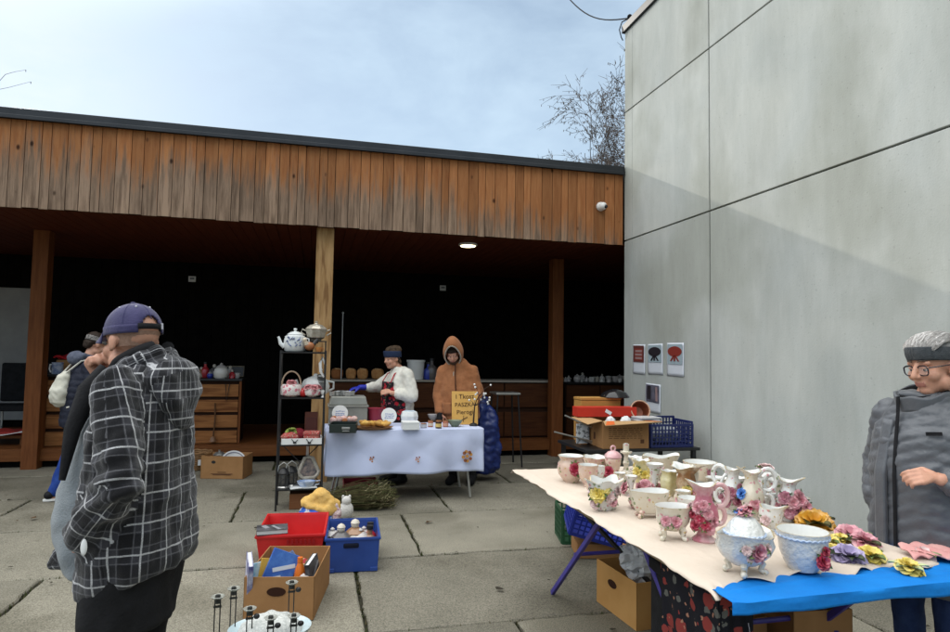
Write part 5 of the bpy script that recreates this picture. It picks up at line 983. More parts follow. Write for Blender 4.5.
# blue bag behind the table, box under it
c = PY(491, 440, 7.62); t = thing('blue_bag', 'big blue plastic bag hanging slack behind the right end of the food table', 'bag', (c.x-.06, 7.72, 0))
blob('sack', [('l', [(.10, 0, 0, .12, .10), (.16, .01, 0, .18, .13), (.40, .03, .0, .205, .14), (.65, .02, 0, .18, .12), (.88, -.02, 0, .12, .08), (1.03, -.06, 0, .05, .04)])], M('blue_bag_plastic', (.006, .016, .11), .35, (.012, .03, .16), 5, .3, 30), t, .015, 3, lambda co, nr: wig(co*np.array([1, 1, .5]), 18, 4, .03)+wig(co, 45, 3, .012))
build(MB().tube([(-.10, -.04, .98), (-.12, -.06, 1.10), (-.05, -.06, 1.14), (.0, -.04, .98)], .012, 6), 'handle', M('blue_bag_plastic', (.010, .03, .20)), t)
A, B = G(341, 486), G(372, 486); t, wq = quad_box('pink_crate', 'pinkish red plastic crate under the food table', 'crate', (A.x, 6.95), (A.x+.36, 6.95), .3, .17, M('pinkred_plastic', (.40, .02, .05), .4)); build(MB().bx((.09, -.004, .10), (.27, -.0005, .13)), 'hand_slot', m_blackmetal, t, smooth=0)
# bundle of dried heather
c = G(362, 510); t = thing('heather_bundle', 'thick bundle of dried green brown heather lying on the paving by the rack', 'dried plants', (c.x, c.y+.12, 0), rad(6)); hb = MB(); rr = random.Random(2); tips = MB()
for k in range(620):
    y, z = rr.gauss(0, .10), abs(rr.gauss(.09, .055))+.01; x0, x1 = -.30+rr.uniform(-.04, .1), .30+rr.uniform(-.16, .06); q = rr.uniform(.6, 1.2)
    pts = [V((x0, y*.55, z*.75)), V(((x0+x1)/2, y*.9, z)), V((x1, y*q*1.1, max(.01, z*q+rr.uniform(-.03, .03))))]; (tips if k % 3 == 0 else hb).tube(pts, [.0025, .0025, .0015], 3, mi=0)
    for j in range(3): f = rr.uniform(.2, 1); p = pts[1].lerp(pts[2], f); tips.tube([p, p+V((rr.uniform(0, .05), rr.uniform(-.03, .03), rr.uniform(-.01, .04)))], [.0028, .0016], 3, mi=rr.choice([0, 0, 1]))
build(hb, 'stems', M('heather_brown', (.035, .026, .013), .9, (.085, .07, .03), 20), t, smooth=0); build(tips, 'sprigs', [M('heather_green', (.035, .042, .014), .9, (.09, .09, .035), 20), M('heather_straw', (.26, .23, .13), .9)], t, smooth=0)
build(MB().tube([(-.16, .12*math.cos(a), .085+.085*math.sin(a)) for a in np.linspace(0, 2*pi, 20)[:-1]], .006, 5, closed=True), 'tie', M('twine', (.3, .22, .12), .9), t)

# ================================================================== BLACK WIRE RACK
RX0, RX1, RY0, RY1 = -.335, .10, 6.58, 6.84; rk = thing('shelf_rack', 'narrow black metal shelf rack of crockery in front of the pale post', 'rack', (RX0, RY0, 0)); w, d = RX1-RX0, RY1-RY0
for sx in (0, w):
    for sy in (0, d): build(MB().tube([(sx, sy, 0), (sx, sy, 1.575 if sx == 0 or sy else 1.58)], .0095, 8), 'post', m_blackmetal, rk)
SZ = (1.555, 1.10, .635, .20)
for z in SZ:
    s = MB().tube([(0, 0, z), (w, 0, z), (w, d, z), (0, d, z)], .009, 6, closed=True)
    s.bx((-.01, -.01, z-.002), (w+.01, d+.01, z+.008)); build(s, 'shelf', m_blackmetal, rk, smooth=30)
bx_ = MB().tube([(0, d, .20), (w, d, .635)], .005, 5).tube([(w, d, .20), (0, d, .635)], .005, 5)
for sx in (0, w): bx_.tube([(sx, 0, .64), (sx, d, 1.10)], .004, 5).tube([(sx, 0, 1.1), (sx, d, 1.55)], .004, 5)
build(bx_, 'brace', m_blackmetal, rk)
RW = lambda px, y=6.66: PY(px, 400, y).x
m_bw = M('blue_white_glaze', (.62, .64, .64), .18, (.66, .68, .67), 9, coat=.4); m_cobalt = M('cobalt_motif', (.03, .06, .22), .3, (.10, .14, .32), 40)
def motif(mb, px_, zz, rr_, R_, seed, mi=0):        # flat brush-stroke leaves lying on a round pot wall
    q = random.Random(seed)
    for k in range(7):
        a0 = px_+q.uniform(-.35, .35); z0 = zz+q.uniform(-.04, .04)*rr_/.1; l = q.uniform(.15, .3)
        pts = [V((math.sin(a0+l*t)*(R_+.002), -math.cos(a0+l*t)*(R_+.002), z0+.035*t*q.uniform(-1, 1))) for t in (0, .5, 1)]; mb.tube(pts, [.003, .009, .002], 6, mi=mi, flat=.5)
x = RW(293); t = thing('teapot', 'large white enamel teapot with blue flowers on top of the black rack', 'teapot', (x, 6.68, SZ[0]+.009)); R_ = .112
build(MB().lathe([(.085, 0), (.10, .012), (R_, .07), (R_-.004, .12), (.10, .155), (.075, .17)], n=36), 'body', m_bw, t); build(MB().lathe([(.080, .171), (.078, .178), (.045, .20), (.012, .207), (.010, .215), (.018, .225), (.014, .236), (.002, .239)], n=28), 'lid', m_bw, t)
mm = MB(); motif(mm, .15, .09, .1, R_, 3); motif(mm, -.5, .10, .1, R_, 5); build(mm, 'painted_flowers', m_cobalt, t)
build(MB().tube([(-.10, 0, .05), (-.14, 0, .08), (-.155, 0, .13), (-.165, 0, .15)], [.028, .02, .014, .012], 10), 'spout', m_bw, t); build(MB().tube([(.10, .0, .14), (.135, 0, .13), (.14, 0, .08), (.108, 0, .04)], .009, 8), 'handle', m_bw, t)
m_silver = M('tarnished_silver', (.34, .31, .25), .35, (.48, .45, .38), 30, .5, 50, metal=.6)
xs = RW(314, 6.76); t = thing('display_stand', 'small black raised stand at the back of the top shelf of the rack', 'stand', (xs, 6.76, SZ[0]+.009)); build(MB().bx((-.11, -.055, .105), (.11, .06, .115)), 'top', m_blackmetal, t, smooth=0)
for sx in (-.1, .1): build(MB().bx((sx-.006, -.05, 0), (sx+.006, .055, .104)), 'leg', m_blackmetal, t, smooth=0)
t = thing('silver_tureen', 'ornate old silver lidded tureen raised at the very top of the rack', 'tureen', (xs, 6.76, SZ[0]+.125))
build(MB().lathe([(.05, 0), (.055, .012), (.085, .03), (.095, .075), (.098, .10), (.104, .108)], n=8, R=Matrix.Rotation(pi/8, 3, 'Z')), 'body', m_silver, t, smooth=25); build(MB().lathe([(.105, .109), (.09, .122), (.06, .145), (.02, .155), (.012, .165), (.018, .175), (.002, .182)], n=8, R=Matrix.Rotation(pi/8, 3, 'Z')), 'lid', m_silver, t, smooth=25)
for s in (-1, 1): build(MB().tube([(s*.09, 0, .09), (s*.125, 0, .105), (s*.135, 0, .075), (s*.095, 0, .05)], .007, 8), 'handle', m_silver, t)
x = RW(308); t = thing('rooster_figurine', 'small brown and black rooster ornament under the silver tureen', 'figurine', (x, 6.62, SZ[0]+.009), .6); build(MB().ball((0, 0, .045), (.045, .03, .035)), 'body', M('glaze_rust', (.35, .13, .05), .3), t); build(MB().tube([(-.03, 0, .06), (-.045, 0, .09)], [.02, .015], 8).ball((-.047, 0, .097), .017), 'head', M('cream_glaze_plain', (.6, .5, .38), .3), t); build(MB().tube([(.035, 0, .06), (.07, 0, .10), (.075, 0, .07)], [.018, .014, .006], 8), 'tail', m_blackmetal, t)
x = RW(313, 6.6); t = thing('small_cup', 'small orange lustre cup at the front edge of the top shelf', 'cup', (x+.045, 6.60, SZ[0]+.009)); build(MB().lathe([(.02, 0), (.028, .01), (.036, .05), (.032, .049), (.024, .01), (.002, .008)], n=20), 'body', M('orange_lustre', (.50, .2, .06), .25), t); build(MB().tube([(.034, 0, .042), (.052, 0, .035), (.03, 0, .015)], .004, 6), 'handle', M('orange_lustre', (.5, .2, .06)), t)
x = RW(321.5, 6.55); t = thing('coffee_press', 'tall glass coffee press with a curved white handle at the right of the rack', 'coffee press', (x-.005, 6.68, SZ[1]+.009)); build(MB().lathe([(.04, 0), (.042, .01), (.042, .20), (.044, .205)], n=24), 'beaker', M('smoky_glass', (.05, .05, .05), .08, alpha=.55), t); build(MB().lathe([(.045, .205), (.045, .22), (.02, .235), (.006, .24), (.006, .27), (.012, .275), (.002, .285)], n=24), 'plunger', m_steel, t); build(MB().tube([(.038, -.03, .42-.10), (.0, -.045, .40), (-.018, -.05, .34), (-.012, -.05, .26), (.02, -.045, .20)], [.010, .014, .016, .014, .008], 8), 'handle', m_white, t); build(MB().lathe([(.043, .03), (.0435, .04)], n=24, cap=False).lathe([(.0435, .15), (.0435, .16)], n=24, cap=False), 'band', m_steel, t)
m_flor = floral_mat('pink_floral_glaze', (.62, .57, .54), (.50, .16, .2), (.55, .3, .32), (.2, .28, .14), 30); m_flor.node_tree.nodes['Principled BSDF'].inputs['Roughness'].default_value = .22
x = RW(291); t = thing('basket_pot', 'pink floral china pot with a tall hooped handle on the second shelf', 'pot', (x, 6.65, SZ[1]+.009)); build(MB().lathe([(.05, 0), (.085, .02), (.095, .06), (.08, .095), (.07, .105)], n=28), 'body', m_flor, t); build(MB().tube([(math.cos(a)*.075, 0, .10+math.sin(a)*.11) for a in np.linspace(0, pi, 14)], .0065, 8), 'handle', M('basket_handle', (.35, .25, .17), .5), t); bl = MB(); bl.rose((0, -.02, .115), .04, (0, -.3, 1), 0, random.Random(4)); build(bl, 'flower', M('pink_petal', (.60, .25, .26), .35), t)
x = RW(303); o = thing('china_apple', 'small red china apple between the floral pots on the second shelf', 'ornament', (x, 6.62, SZ[1]+.009)); build(MB().ball((0, 0, .04), (.04, .04, .04)), 'fruit', M('apple_red', (.45, .02, .02), .2), o); build(MB().tube([(0, 0, .078), (.005, 0, .095)], .004, 6), 'stalk', m_blackmetal, o)
x = RW(312); t = thing('floral_sugar_bowl', 'pink flower covered sugar bowl at the front right of the second shelf', 'bowl', (x, 6.62, SZ[1]+.009)); build(MB().lathe([(.03, 0), (.06, .02), (.068, .05), (.055, .085)], n=24), 'body', m_flor, t); bl = MB(); [bl.rose((.045*math.cos(k*1.26), .045*math.sin(k*1.26), .08), .032, (math.cos(k*1.26)*.5, math.sin(k*1.26)*.5, 1), 0, random.Random(k)) for k in range(5)]; build(bl, 'flower', M('pink_petal', (.60, .25, .26)), t)
x = RW(317, 6.76); t = thing('floral_teapot', 'grey white floral teapot at the back of the second shelf', 'teapot', (x-.02, 6.77, SZ[1]+.009)); build(MB().lathe([(.06, 0), (.10, .03), (.112, .08), (.09, .13), (.05, .15), (.02, .16), (.015, .175), (.002, .18)], n=28), 'body', M('grey_floral', (.45, .47, .46), .3, (.60, .6, .58), 14), t); build(MB().tube([(-.1, 0, .05), (-.14, 0, .09), (-.15, 0, .13)], [.022, .014, .010], 8), 'spout', M('grey_floral', (.45, .47, .46)), t); build(MB().tube([(.09, 0, .12), (.14, 0, .11), (.14, 0, .06), (.1, 0, .04)], .009, 8), 'handle', M('grey_floral', (.45, .47, .46)), t)
x = RW(323); t = thing('egg_cup', 'tiny white egg cup at the right edge of the second shelf', 'cup', (x, 6.60, SZ[1]+.009)); build(MB().lathe([(.018, 0), (.01, .015), (.022, .035), (.024, .055), (.002, .05)], n=16), 'body', m_white, t)
A0 = PY(281, 443, 6.57).x; B0 = PY(322, 443, 6.57).x; t, wq = quad_box('white_tray', 'shallow white tray with wire clips on the third shelf', 'tray', (A0, 6.565), (B0, 6.565), .27, .06, m_white, wall=.006, z0=SZ[2]+.009)
build(MB().tube([(.10, -.004, .055), (.13, -.006, .02), (.16, -.004, .05)], .004, 5).box((.13, -.006, .022), (.03, .008, .018)).tube([(.24, -.004, .055), (.27, -.006, .015), (.30, -.004, .05)], .004, 5).box((.27, -.006, .017), (.03, .008, .018)), 'clip', m_blackmetal, t)
m_redf = floral_mat('red_floral_cloth', (.40, .12, .10), (.50, .03, .04), (.58, .42, .35), (.08, .12, .05), 34)
def lump(name, label, cat, loc, s, mat, seed, group=None):
    o = blob(name, [('e', (0, 0, s[2]), s)], mat, None, max(.008, min(s)/6), 2, lambda co, nr: wig(co, 2.2/max(s)*3, seed, max(s)*.10)+wig(co, 8/max(s), seed+1, max(s)*.03), loc=loc); return tag(o, label, cat, group)
lump('cloth_bundle', 'red and pink printed cloth bundle in the left of the white tray', 'cloth', (RW(291), 6.66, SZ[2]+.022), (.085, .08, .05), m_redf, 3)
lump('cloth_bundle', 'dark red cloth bundle in the middle of the white tray', 'cloth', (RW(300), 6.72, SZ[2]+.025), (.07, .07, .065), M('dark_red_cloth', (.20, .02, .03), .8), 5)
t = thing('cloth_box', 'little box covered in red patterned cloth at the right of the white tray', 'box', (RW(313), 6.63, SZ[2]+.022), -.15); build(MB().bx((-.075, -.05, 0), (.075, .07, .075)), 'base', m_redf, t, smooth=0, bevel=.006); build(MB().bx((-.08, -.055, .0755), (.08, .075, .11)), 'lid', m_redf, t, smooth=0, bevel=.008)
t = thing('cloth_flower', 'green and yellow cloth flower lying on the red cloth in the white tray', 'flower', (RW(293), 6.70, SZ[2]+.125)); bl = MB(); bl.rose((0, 0, 0), .055, (0, -.2, 1), 0, random.Random(8)); build(bl, 'petals', M('lime_cloth', (.34, .42, .10), .8), t); bl = MB(); [bl.leaf((0, 0, 0), (math.cos(a), math.sin(a), 0), .07, .024) for a in (.3, 2.6, 4.4)]; build(bl, 'leaves', M('leaf_cloth', (.07, .22, .05), .8), t)
t = thing('carved_panel', 'tall dark red brown wooden panel standing at the back of the third shelf', 'panel', (RW(311, 6.8), 6.80, SZ[2]+.009)); build(MB().bx((-.055, 0, 0), (.075, .018, .30)), 'board', M('red_mahogany', (.14, .035, .018), .5), t, smooth=0, bevel=.004); build(MB().bx((-.045, -.012, .05), (.065, -.001, .24)), 'carving', M('red_mahogany_dark', (.09, .02, .012), .5), t, smooth=0, bevel=.004)
for px, y, lb in ((286, 6.64, 'black and chrome lantern at the front left of the lowest shelf'), (294, 6.72, 'black and chrome lantern behind the front one on the lowest shelf')):
    t = thing('lantern', lb, 'lantern', (RW(px, y), y, SZ[3]+.009), 0, 'lanterns on the lowest rack shelf'); build(MB().lathe([(.052, 0), (.055, .012), (.048, .02)], n=20), 'base', m_steel, t); build(MB().lathe([(.044, .021), (.046, .09), (.040, .12)], n=20), 'glass', M('smoky_glass', (.05, .05, .05)), t); build(MB().lathe([(.05, .121), (.052, .13), (.03, .165), (.012, .175), (.002, .178)], n=20), 'cap', m_blackmetal, t); build(MB().tube([(-.05, 0, .12), (-.04, 0, .19), (0, 0, .22), (.04, 0, .19), (.05, 0, .12)], .004, 6), 'bail', m_steel, t)
    for k in range(4): build(MB().tube([(math.cos(k*pi/2+.4)*.051, math.sin(k*pi/2+.4)*.051, .012), (math.cos(k*pi/2+.4)*.051, math.sin(k*pi/2+.4)*.051, .122)], .004, 5), 'bar', m_blackmetal, t)
t = thing('picture_frame', 'three cornered silver picture frame on the lowest shelf of the rack', 'picture frame', (RW(311, 6.72), 6.72, SZ[3]+.075), (rad(-14), 0, .1)); P3 = [V((math.sin(a)*.095*(1 if abs(a) > .1 else .8), 0, .095+math.cos(a)*.10)) for a in (0, .35, 1.9, 2.2, 2.6, 3.68, 4.08, 4.38, 5.93)]
build(MB().tube(P3, .017, 8, closed=True), 'frame', M('silver_leaf', (.50, .45, .38), .4, (.3, .26, .2), 40), t); build(MB().poly([p*.98+V((0, .004, 0)) for p in P3], .006, (0, 1, 0)), 'picture', M('dark_picture', (.05, .05, .06), .4, (.35, .25, .2), 22), t, smooth=0); 
t = thing('gravy_boat', 'small blue and white sauce boat in front of the silver frame', 'sauce boat', (RW(309, 6.63), 6.63, SZ[3]+.009)); build(MB().lathe([(.03, 0), (.034, .008), (.05, .03), (.058, .055), (.054, .055), (.04, .02), (.002, .012)], n=24, sx=1.35), 'bowl', M('blue_glaze', (.25, .36, .6), .2, (.6, .64, .7), 18), t); build(MB().tube([(.075, 0, .05), (.11, 0, .055), (.105, 0, .025), (.07, 0, .02)], .006, 6), 'handle', M('blue_glaze', (.25, .36, .6)), t)
t = thing('silver_tag', 'flat silver hanger dangling from the third shelf behind the frame', 'hanger', (RW(309, 6.80), 6.80, SZ[2]-.16)); build(MB().bx((-.012, 0, 0), (.014, .004, .15)), 'strip', m_steel, t, smooth=0)
t = thing('paper_stack', 'loose white papers lying at the front of the lowest rack shelf', 'papers', (RW(306, 6.6), 6.63, SZ[3]+.009), .15); [build(MB().box((0, .0, .003+.004*k), (.26-.02*k, .12, .0035), R=k*.12), 'sheet', m_paper, t, smooth=0) for k in range(3)]
A, B = G(291, 510), G(312, 510); t = thing('brown_carton', 'small closed brown carton on the paving beneath the rack', 'carton', (A.x-.02, 6.62, 0)); build(MB().bx((0, 0, 0), (.27, .2, .15)), 'box', M('dark_carton', (.17, .07, .03), .85), t, smooth=0, bevel=.003); build(MB().bx((.0, -.001, .0705), (.27, .2005, .0715)).bx((.12, -.0015, .02), (.15, .0, .12)), 'tape', M('tape_brown', (.25, .13, .06), .4), t, smooth=0)

for o in COL.objects:
    q = {'basket_pot': 1.22, 'floral_sugar_bowl': 1.25, 'floral_teapot': 1.3, 'picture_frame': 1.12, 'lantern': 1.15, 'silver_tureen': 1.12, 'rooster_figurine': 1.25, 'egg_cup': 1.3, 'gravy_boat': 1.2, 'china_apple': 1.15}.get(o.name.split('.')[0])
    if q: o.scale = (q, q, q)
# ================================================================== CRATES ON THE PAVING
t, w = quad_box('red_crate', 'bright red open plastic crate with a black book across its rim', 'crate', (-.37, 4.80), (.10, 4.77), .62, .25, m_red, wall=.01, taper=.86)
build(MB().tube([(0, 0, .25), (w, 0, .25), (w, .62, .25), (0, .62, .25)], .013, 6, closed=True), 'rim', m_red, t); s = MB(); [s.bx((w*.36+k*.035, .608, .06), (w*.36+k*.035+.012, .618, .23)) for k in range(8)]; build(s, 'ribs', m_red, t, smooth=0)
s = MB(); [s.bx((w*.45+k*.03, -.008, .195), (w*.45+.014+k*.03, .0, .225)) for k in range(7)]; build(s, 'grille', M('red_plastic_dark', (.28, .01, .012), .4), t, smooth=0)
def book(label, loc, rot, dims, cover, parent_group=None, pages=(.66, .63, .56), spine=None):
    t = thing('book', label, 'book', loc, rot, parent_group); a, b, c = dims
    build(MB().bx((-a/2, -b/2, -c/2), (a/2, b/2, -c/2+.004)).bx((-a/2, -b/2, c/2-.004), (a/2, b/2, c/2)).bx((-a/2, -b/2, -c/2+.004), (-a/2+.005, b/2, c/2-.004)), 'cover', M('cover_'+cover[0], cover[1], .45, cover[2] if len(cover) > 2 else None, 14), t, smooth=0, bevel=.0015)
    build(MB().bx((-a/2+.006, -b/2+.004, -c/2+.0045), (a/2-.005, b/2-.004, c/2-.0045)), 'pages', M('book_pages', pages, .9), t, smooth=0)
    st = M('cover_stripe_'+cover[0], {'blue': (.55, .6, .66), 'violet': (.6, .6, .66), 'black': (.25, .25, .27), 'yellow': (.3, .1, .04), 'white': (.06, .2, .4), 'red': (.5, .4, .2), 'navy': (.5, .5, .5)}[cover[0]], .45)
    for e in (-1, 1): build(MB().box((a*.08, b*.12, e*(c/2+.0006)), (a*.80, b*.10, .001), R=(0, 0, .5)).box((-a*.1, -b*.22, e*(c/2+.0006)), (a*.5, b*.16, .001), R=(0, 0, .5)), 'cover_print', st, t, smooth=0)
    return t
c = G(272, 533, .265); book('thick black book lying across the front rim of the red crate', (c.x, c.y+.02, .285), (0, rad(3), rad(-86)), (.13, .215, .035), ('black', (.012, .012, .014), (.1, .1, .11)), pages=(.6, .6, .6))
t, w = quad_box('blue_crate', 'blue open plastic crate of dolls and bottles beside the red crate', 'crate', (.11, 4.69), (.49, 4.67), .54, .235, m_blue, wall=.01, taper=.94)
build(MB().tube([(0, 0, .235), (w, 0, .235), (w, .54, .235), (0, .54, .235)], .012, 6, closed=True), 'rim', m_blue, t); build(MB().box((w*.47, .004, .19), (.11, .02, .035)), 'hand_slot', M('slot_dark', (.006, .008, .02), .7), t, smooth=0, bevel=.012)
for sx in (.0, w-.075): build(MB().bx((sx+.012, .008, -.0), (sx+.066, .022, .03)), 'foot', m_blue, t, smooth=0, bevel=.004)
BC = lambda u, v, z: V((.11+.38*u, 4.69+.5*v, z))
for (u, v, z, kd, col, s, lb, ct) in ((.30, .35, .06, 'figurine', 4, .25, 'black figurine standing in the left of the blue crate', 'figurine'), (.58, .5, .05, 'figurine', 5, .27, 'brown figurine at the back of the blue crate', 'figurine'), (.50, .22, .10, 'cup', 0, .17, 'white jug lying among the dolls in the blue crate', 'jug'), (.68, .45, .05, 'jar', 4, .22, 'black lidded jar right of the middle in the blue crate', 'jar'), (.86, .4, .05, 'bottle', 5, .22, 'dark brown bottle at the right of the blue crate', 'bottle'), (.90, .65, .05, 'bottle', 1, .21, 'red brown bottle at the back right of the blue crate', 'bottle'), (.78, .75, .04, 'jar', 3, .2, 'cream jar at the back of the blue crate', 'jar'), (.15, .7, .05, 'jar', 4, .2, 'black jar in the back left corner of the blue crate', 'jar'), (.7, .2, .05, 'cup', 3, .12, 'cream cup against the front wall of the blue crate', 'cup')):
    ornament(kd, BC(u, v, z), s, FCOL[col], lb, ct, 'ornaments in the blue crate')
t, w = quad_box('carton', 'open brown carton of books in the foreground', 'carton', (-.365, 3.985), (.035, 3.915), .60, .25, [m_card], wall=.006)
hh = MB(); hh.poly([(w*.46+.055*math.cos(a), -.0035, .165+.026*math.sin(a)) for a in np.linspace(0, 2*pi, 20)[:-1]], .004, (0, 1, 0)); build(hh, 'hand_hole', M('slot_brown', (.035, .014, .008), .9), t, smooth=0)
for (px, py, s) in (): build(MB().poly([(w*px+s*math.cos(a)*(1+.3*math.sin(3*a)), -.004, py+s*.7*math.sin(a)) for a in np.linspace(0, 2*pi, 12)[:-1]], .004, (0, 1, 0)), 'stain', m_print, t, smooth=0) if px != .24 else None
KB = lambda u, v, z: V((-.365+.40*u, 3.985-.07*u, z))+V((.10, .59, 0)).normalized()*(.6*v)
book('tall blue and white book leaning on the left wall of the carton', KB(.03, .10, .235), (rad(90), rad(-16), rad(100)), (.16, .23, .03), ('violet', (.05, .05, .22), (.5, .5, .6)), None, (.68, .68, .68))
book('blue hardback standing tilted in the middle of the carton', KB(.40, .30, .22), (rad(78), rad(24), rad(6)), (.17, .24, .035), ('blue', (.02, .08, .36), (.06, .18, .5)), None)
book('second blue book leaning behind the tilted hardback', KB(.55, .42, .19), (rad(75), rad(-32), rad(14)), (.15, .22, .03), ('navy', (.015, .03, .14), (.3, .36, .5)), None)
book('yellow paperback standing left of the blue hardback', KB(.24, .30, .20), (rad(80), rad(12), rad(14)), (.12, .19, .02), ('yellow', (.55, .32, .04),), None)
book('white paperback at the left in the carton', KB(.15, .30, .19), (rad(80), rad(-4), rad(24)), (.12, .18, .02), ('white', (.6, .62, .62), (.1, .35, .5)), None)
book('black book standing against the right wall of the carton', KB(.90, .32, .20), (rad(84), rad(-12), rad(70)), (.15, .2, .03), ('black', (.012, .012, .014)), None)
book('dark red book lying flat at the back of the carton', KB(.55, .72, .17), (0, 0, .5), (.17, .24, .04), ('red', (.3, .02, .03)), None)
c = KB(.71, .28, .06); t = thing('orange_bottle', 'orange plastic bottle standing in the carton of books', 'bottle', c, .3); build(MB().lathe([(.028, 0), (.034, .02), (.036, .12), (.03, .175), (.018, .21), (.014, .225)], n=20), 'body', M('orange_plastic', (.62, .15, .015), .35), t); build(MB().lathe([(.018, .222), (.016, .25), (.002, .252)], n=16), 'cap', M('orange_plastic', (.62, .15, .015)), t)
for (u, v, s, cl, lb) in ((.80, .15, .05, (.45, .42, .40), 'grey ornament at the front right of the carton'), (.62, .12, .035, (.35, .02, .05), 'small crimson ornament at the front wall of the carton'), (.33, .10, .04, (.05, .25, .4), 'small teal ornament at the front wall of the carton'), (.83, .55, .06, (.2, .13, .07), 'brown ornament at the back right of the carton')): lump('trinket', lb, 'trinket', KB(u, v, .10), (s, s*.8, s*1.3), M('trinket_%d' % int(u*100), cl, .4), int(u*50))
# yellow hat and plush beside the crates
c = G(318, 517, .16); hat = blob('knit_hat', [('c', (-.12, 0, .13), .03, (.02, .0, .17), .075), ('c', (.02, 0, .17), .08, (.10, .01, .08), .09), ('c', (-.12, -.02, .12), .03, (.06, -.06, .07), .06)], M('yellow_knit', (.62, .37, .10), .95, (.70, .45, .15), 40, .7, 120), None, .009, 3, lambda co, nr: wig(co, 30, 2, .012), loc=(c.x, c.y+.08, .14)); tag(hat, 'yellow knitted hat lying on the heap behind the red crate', 'hat')
o = blob('knit_scarf', [('c', (.10, .0, .13), .04, (.15, -.02, .03), .055), ('c', (.15, -.02, .03), .05, (.12, -.05, -.08), .04)], M('pink_white_knit', (.60, .47, .46), .95, (.35, .16, .2), 60, .7, 90, lo=.52, hi=.6), None, .009, 2, lambda co, nr: wig(co, 50, 2, .008), loc=(c.x, c.y+.06, .14)); tag(o, 'pink and white knitted scarf hanging beside the yellow hat', 'scarf')
o = blob('cushion', [('e', (0, 0, .12), (.16, .13, .12))], M('blue_print_cloth', (.03, .10, .42), .8, (.5, .5, .5), 20, lo=.5, hi=.56), None, .011, 3, lambda co, nr: wig(co, 25, 2, .012), loc=(c.x-.01, c.y+.08, .02)); tag(o, 'blue patterned cushion under the yellow hat', 'cushion')
c = G(346, 520); t = thing('plush_toy', 'round white plush toy sitting behind the blue crate', 'toy', (c.x, c.y+.05, 0)); blob('body', [('e', (0, 0, .08), (.07, .065, .08)), ('e', (0, -.01, .17), (.045, .045, .045))], M('white_plush', (.55, .53, .50), .95, (.64, .62, .58), 50, .9, 90), t, .008, 2); build(MB().ball((-.03, -.01, .205), (.014, .01, .02)).ball((.03, -.01, .205), (.014, .01, .02)), 'ears', M('white_plush', (.55, .53, .5)), t)
# porcelain chandelier set down in the foreground
t = thing('chandelier', 'pale blue porcelain chandelier with bare lamp stems set down before the carton of books', 'chandelier', (-.19, 3.60, 0), 0); m_pal = M('pale_blue_porcelain', (.46, .58, .62), .25, (.56, .66, .68), 6, coat=.3); m_lace = M('white_crochet', (.62, .63, .60), .8, (.42, .44, .42), 70, .8, 60)
build(MB().lathe([(.07, 0), (.10, .02), (.165, .06), (.20, .10), (.203, .112), (.19, .106), (.14, .075), (.01, .05)], n=40, sx=1.05, sy=.85), 'dish', m_pal, t)
build(MB().lathe([(.165, .085), (.15, .12), (.11, .152), (.06, .165), (.01, .168)], n=44, wave=lambda a, q, r, z: (r*(1+.03*math.sin(a*11+q*5)), z+.006*math.sin(a*7)*math.sin(q*9))), 'lace', m_lace, t)
for (px, yt, yy, low) in ((218, 594, 3.50, .0), (234, 586, 3.66, .0), (250, 606, 3.52, .05), (271, 615, 3.45, .12), (292, 580, 3.68, .05), (294, 613, 3.46, .08)):
    c = PY(px, yt, yy); x, y, z = c.x+.19, yy-3.60, c.z; a = MB()
    for s in (-1, 1): a.tube([(x+s*.013, y, low+.02), (x+s*.013, y, z-.02)], .0034, 6)
    a.tube([(x, y, z-.045), (x, y, z-.005)], .013, 10); a.box((x, y, z-.062), (.038, .012, .008)); st = build(a, 'lamp_stem', M('dark_wire_metal', (.035, .038, .036), .4, metal=.5), t)
    build(MB().lathe([(.012, -.012), (.028, -.006), (.034, .002), (.030, .004), (.012, -.004)], (x, y, z-.012), 20, wave=lambda a, q, r, zz: (r*(1+.06*math.sin(a*9)), zz)), 'collar', M('glass_frill', (.35, .36, .32), .2, alpha=.6), st)
    if low < .04: build(MB().lathe([(.03, 0), (.036, .012), (.03, .03), (.012, .035)], (x, y, 0), 20), 'cup', m_pal, st)
    else: build(MB().ball((x+.035, y-.01, z-.05), (.016, .012, .014)), 'knob', m_blackmetal, st)

# ================================================================== BACK TABLE BY THE WALL
t = thing('side_table', 'low black table with cartons against the concrete wall', 'table', (2.60, 5.80, 0)); w, d, h = 1.27, .75, .648
build(MB().bx((0, 0, h-.03), (w, d, h)), 'tabletop', m_blackmetal, t, smooth=0, bevel=.004)
for sx in (.05, w-.05):
    for sy in (.05, d-.05): build(MB().bx((sx-.02, sy-.02, 0), (sx+.02, sy+.02, h-.031)), 'leg', m_blackmetal, t, smooth=0)
t = thing('moving_carton', 'large brown carton with open flaps edged in orange on the side table', 'carton', (2.80, 5.84, .65), rad(-3)); W_, D_, H_ = .49, .46, .27; m_or = M('orange_print', (.60, .13, .03), .7)
for nm, mb in (('front_panel', MB().bx((0, 0, 0), (W_, .006, H_))), ('back_panel', MB().bx((0, D_-.006, 0), (W_, D_, H_))), ('side_panel', MB().bx((0, .007, 0), (.006, D_-.007, H_))), ('side_panel', MB().bx((W_-.006, .007, 0), (W_, D_-.007, H_))), ('bottom', MB().bx((.007, .007, .001), (W_-.007, D_-.007, .007)))): build(mb, nm, m_card, t, smooth=0)
fl = build(MB().poly([(0, -.001, H_), (W_, -.001, H_), (W_+.06, -.17, H_+.01), (-.03, -.13, H_-.03)], .006, (0, 0, 1)), 'flap', m_cardtan, t, smooth=0)
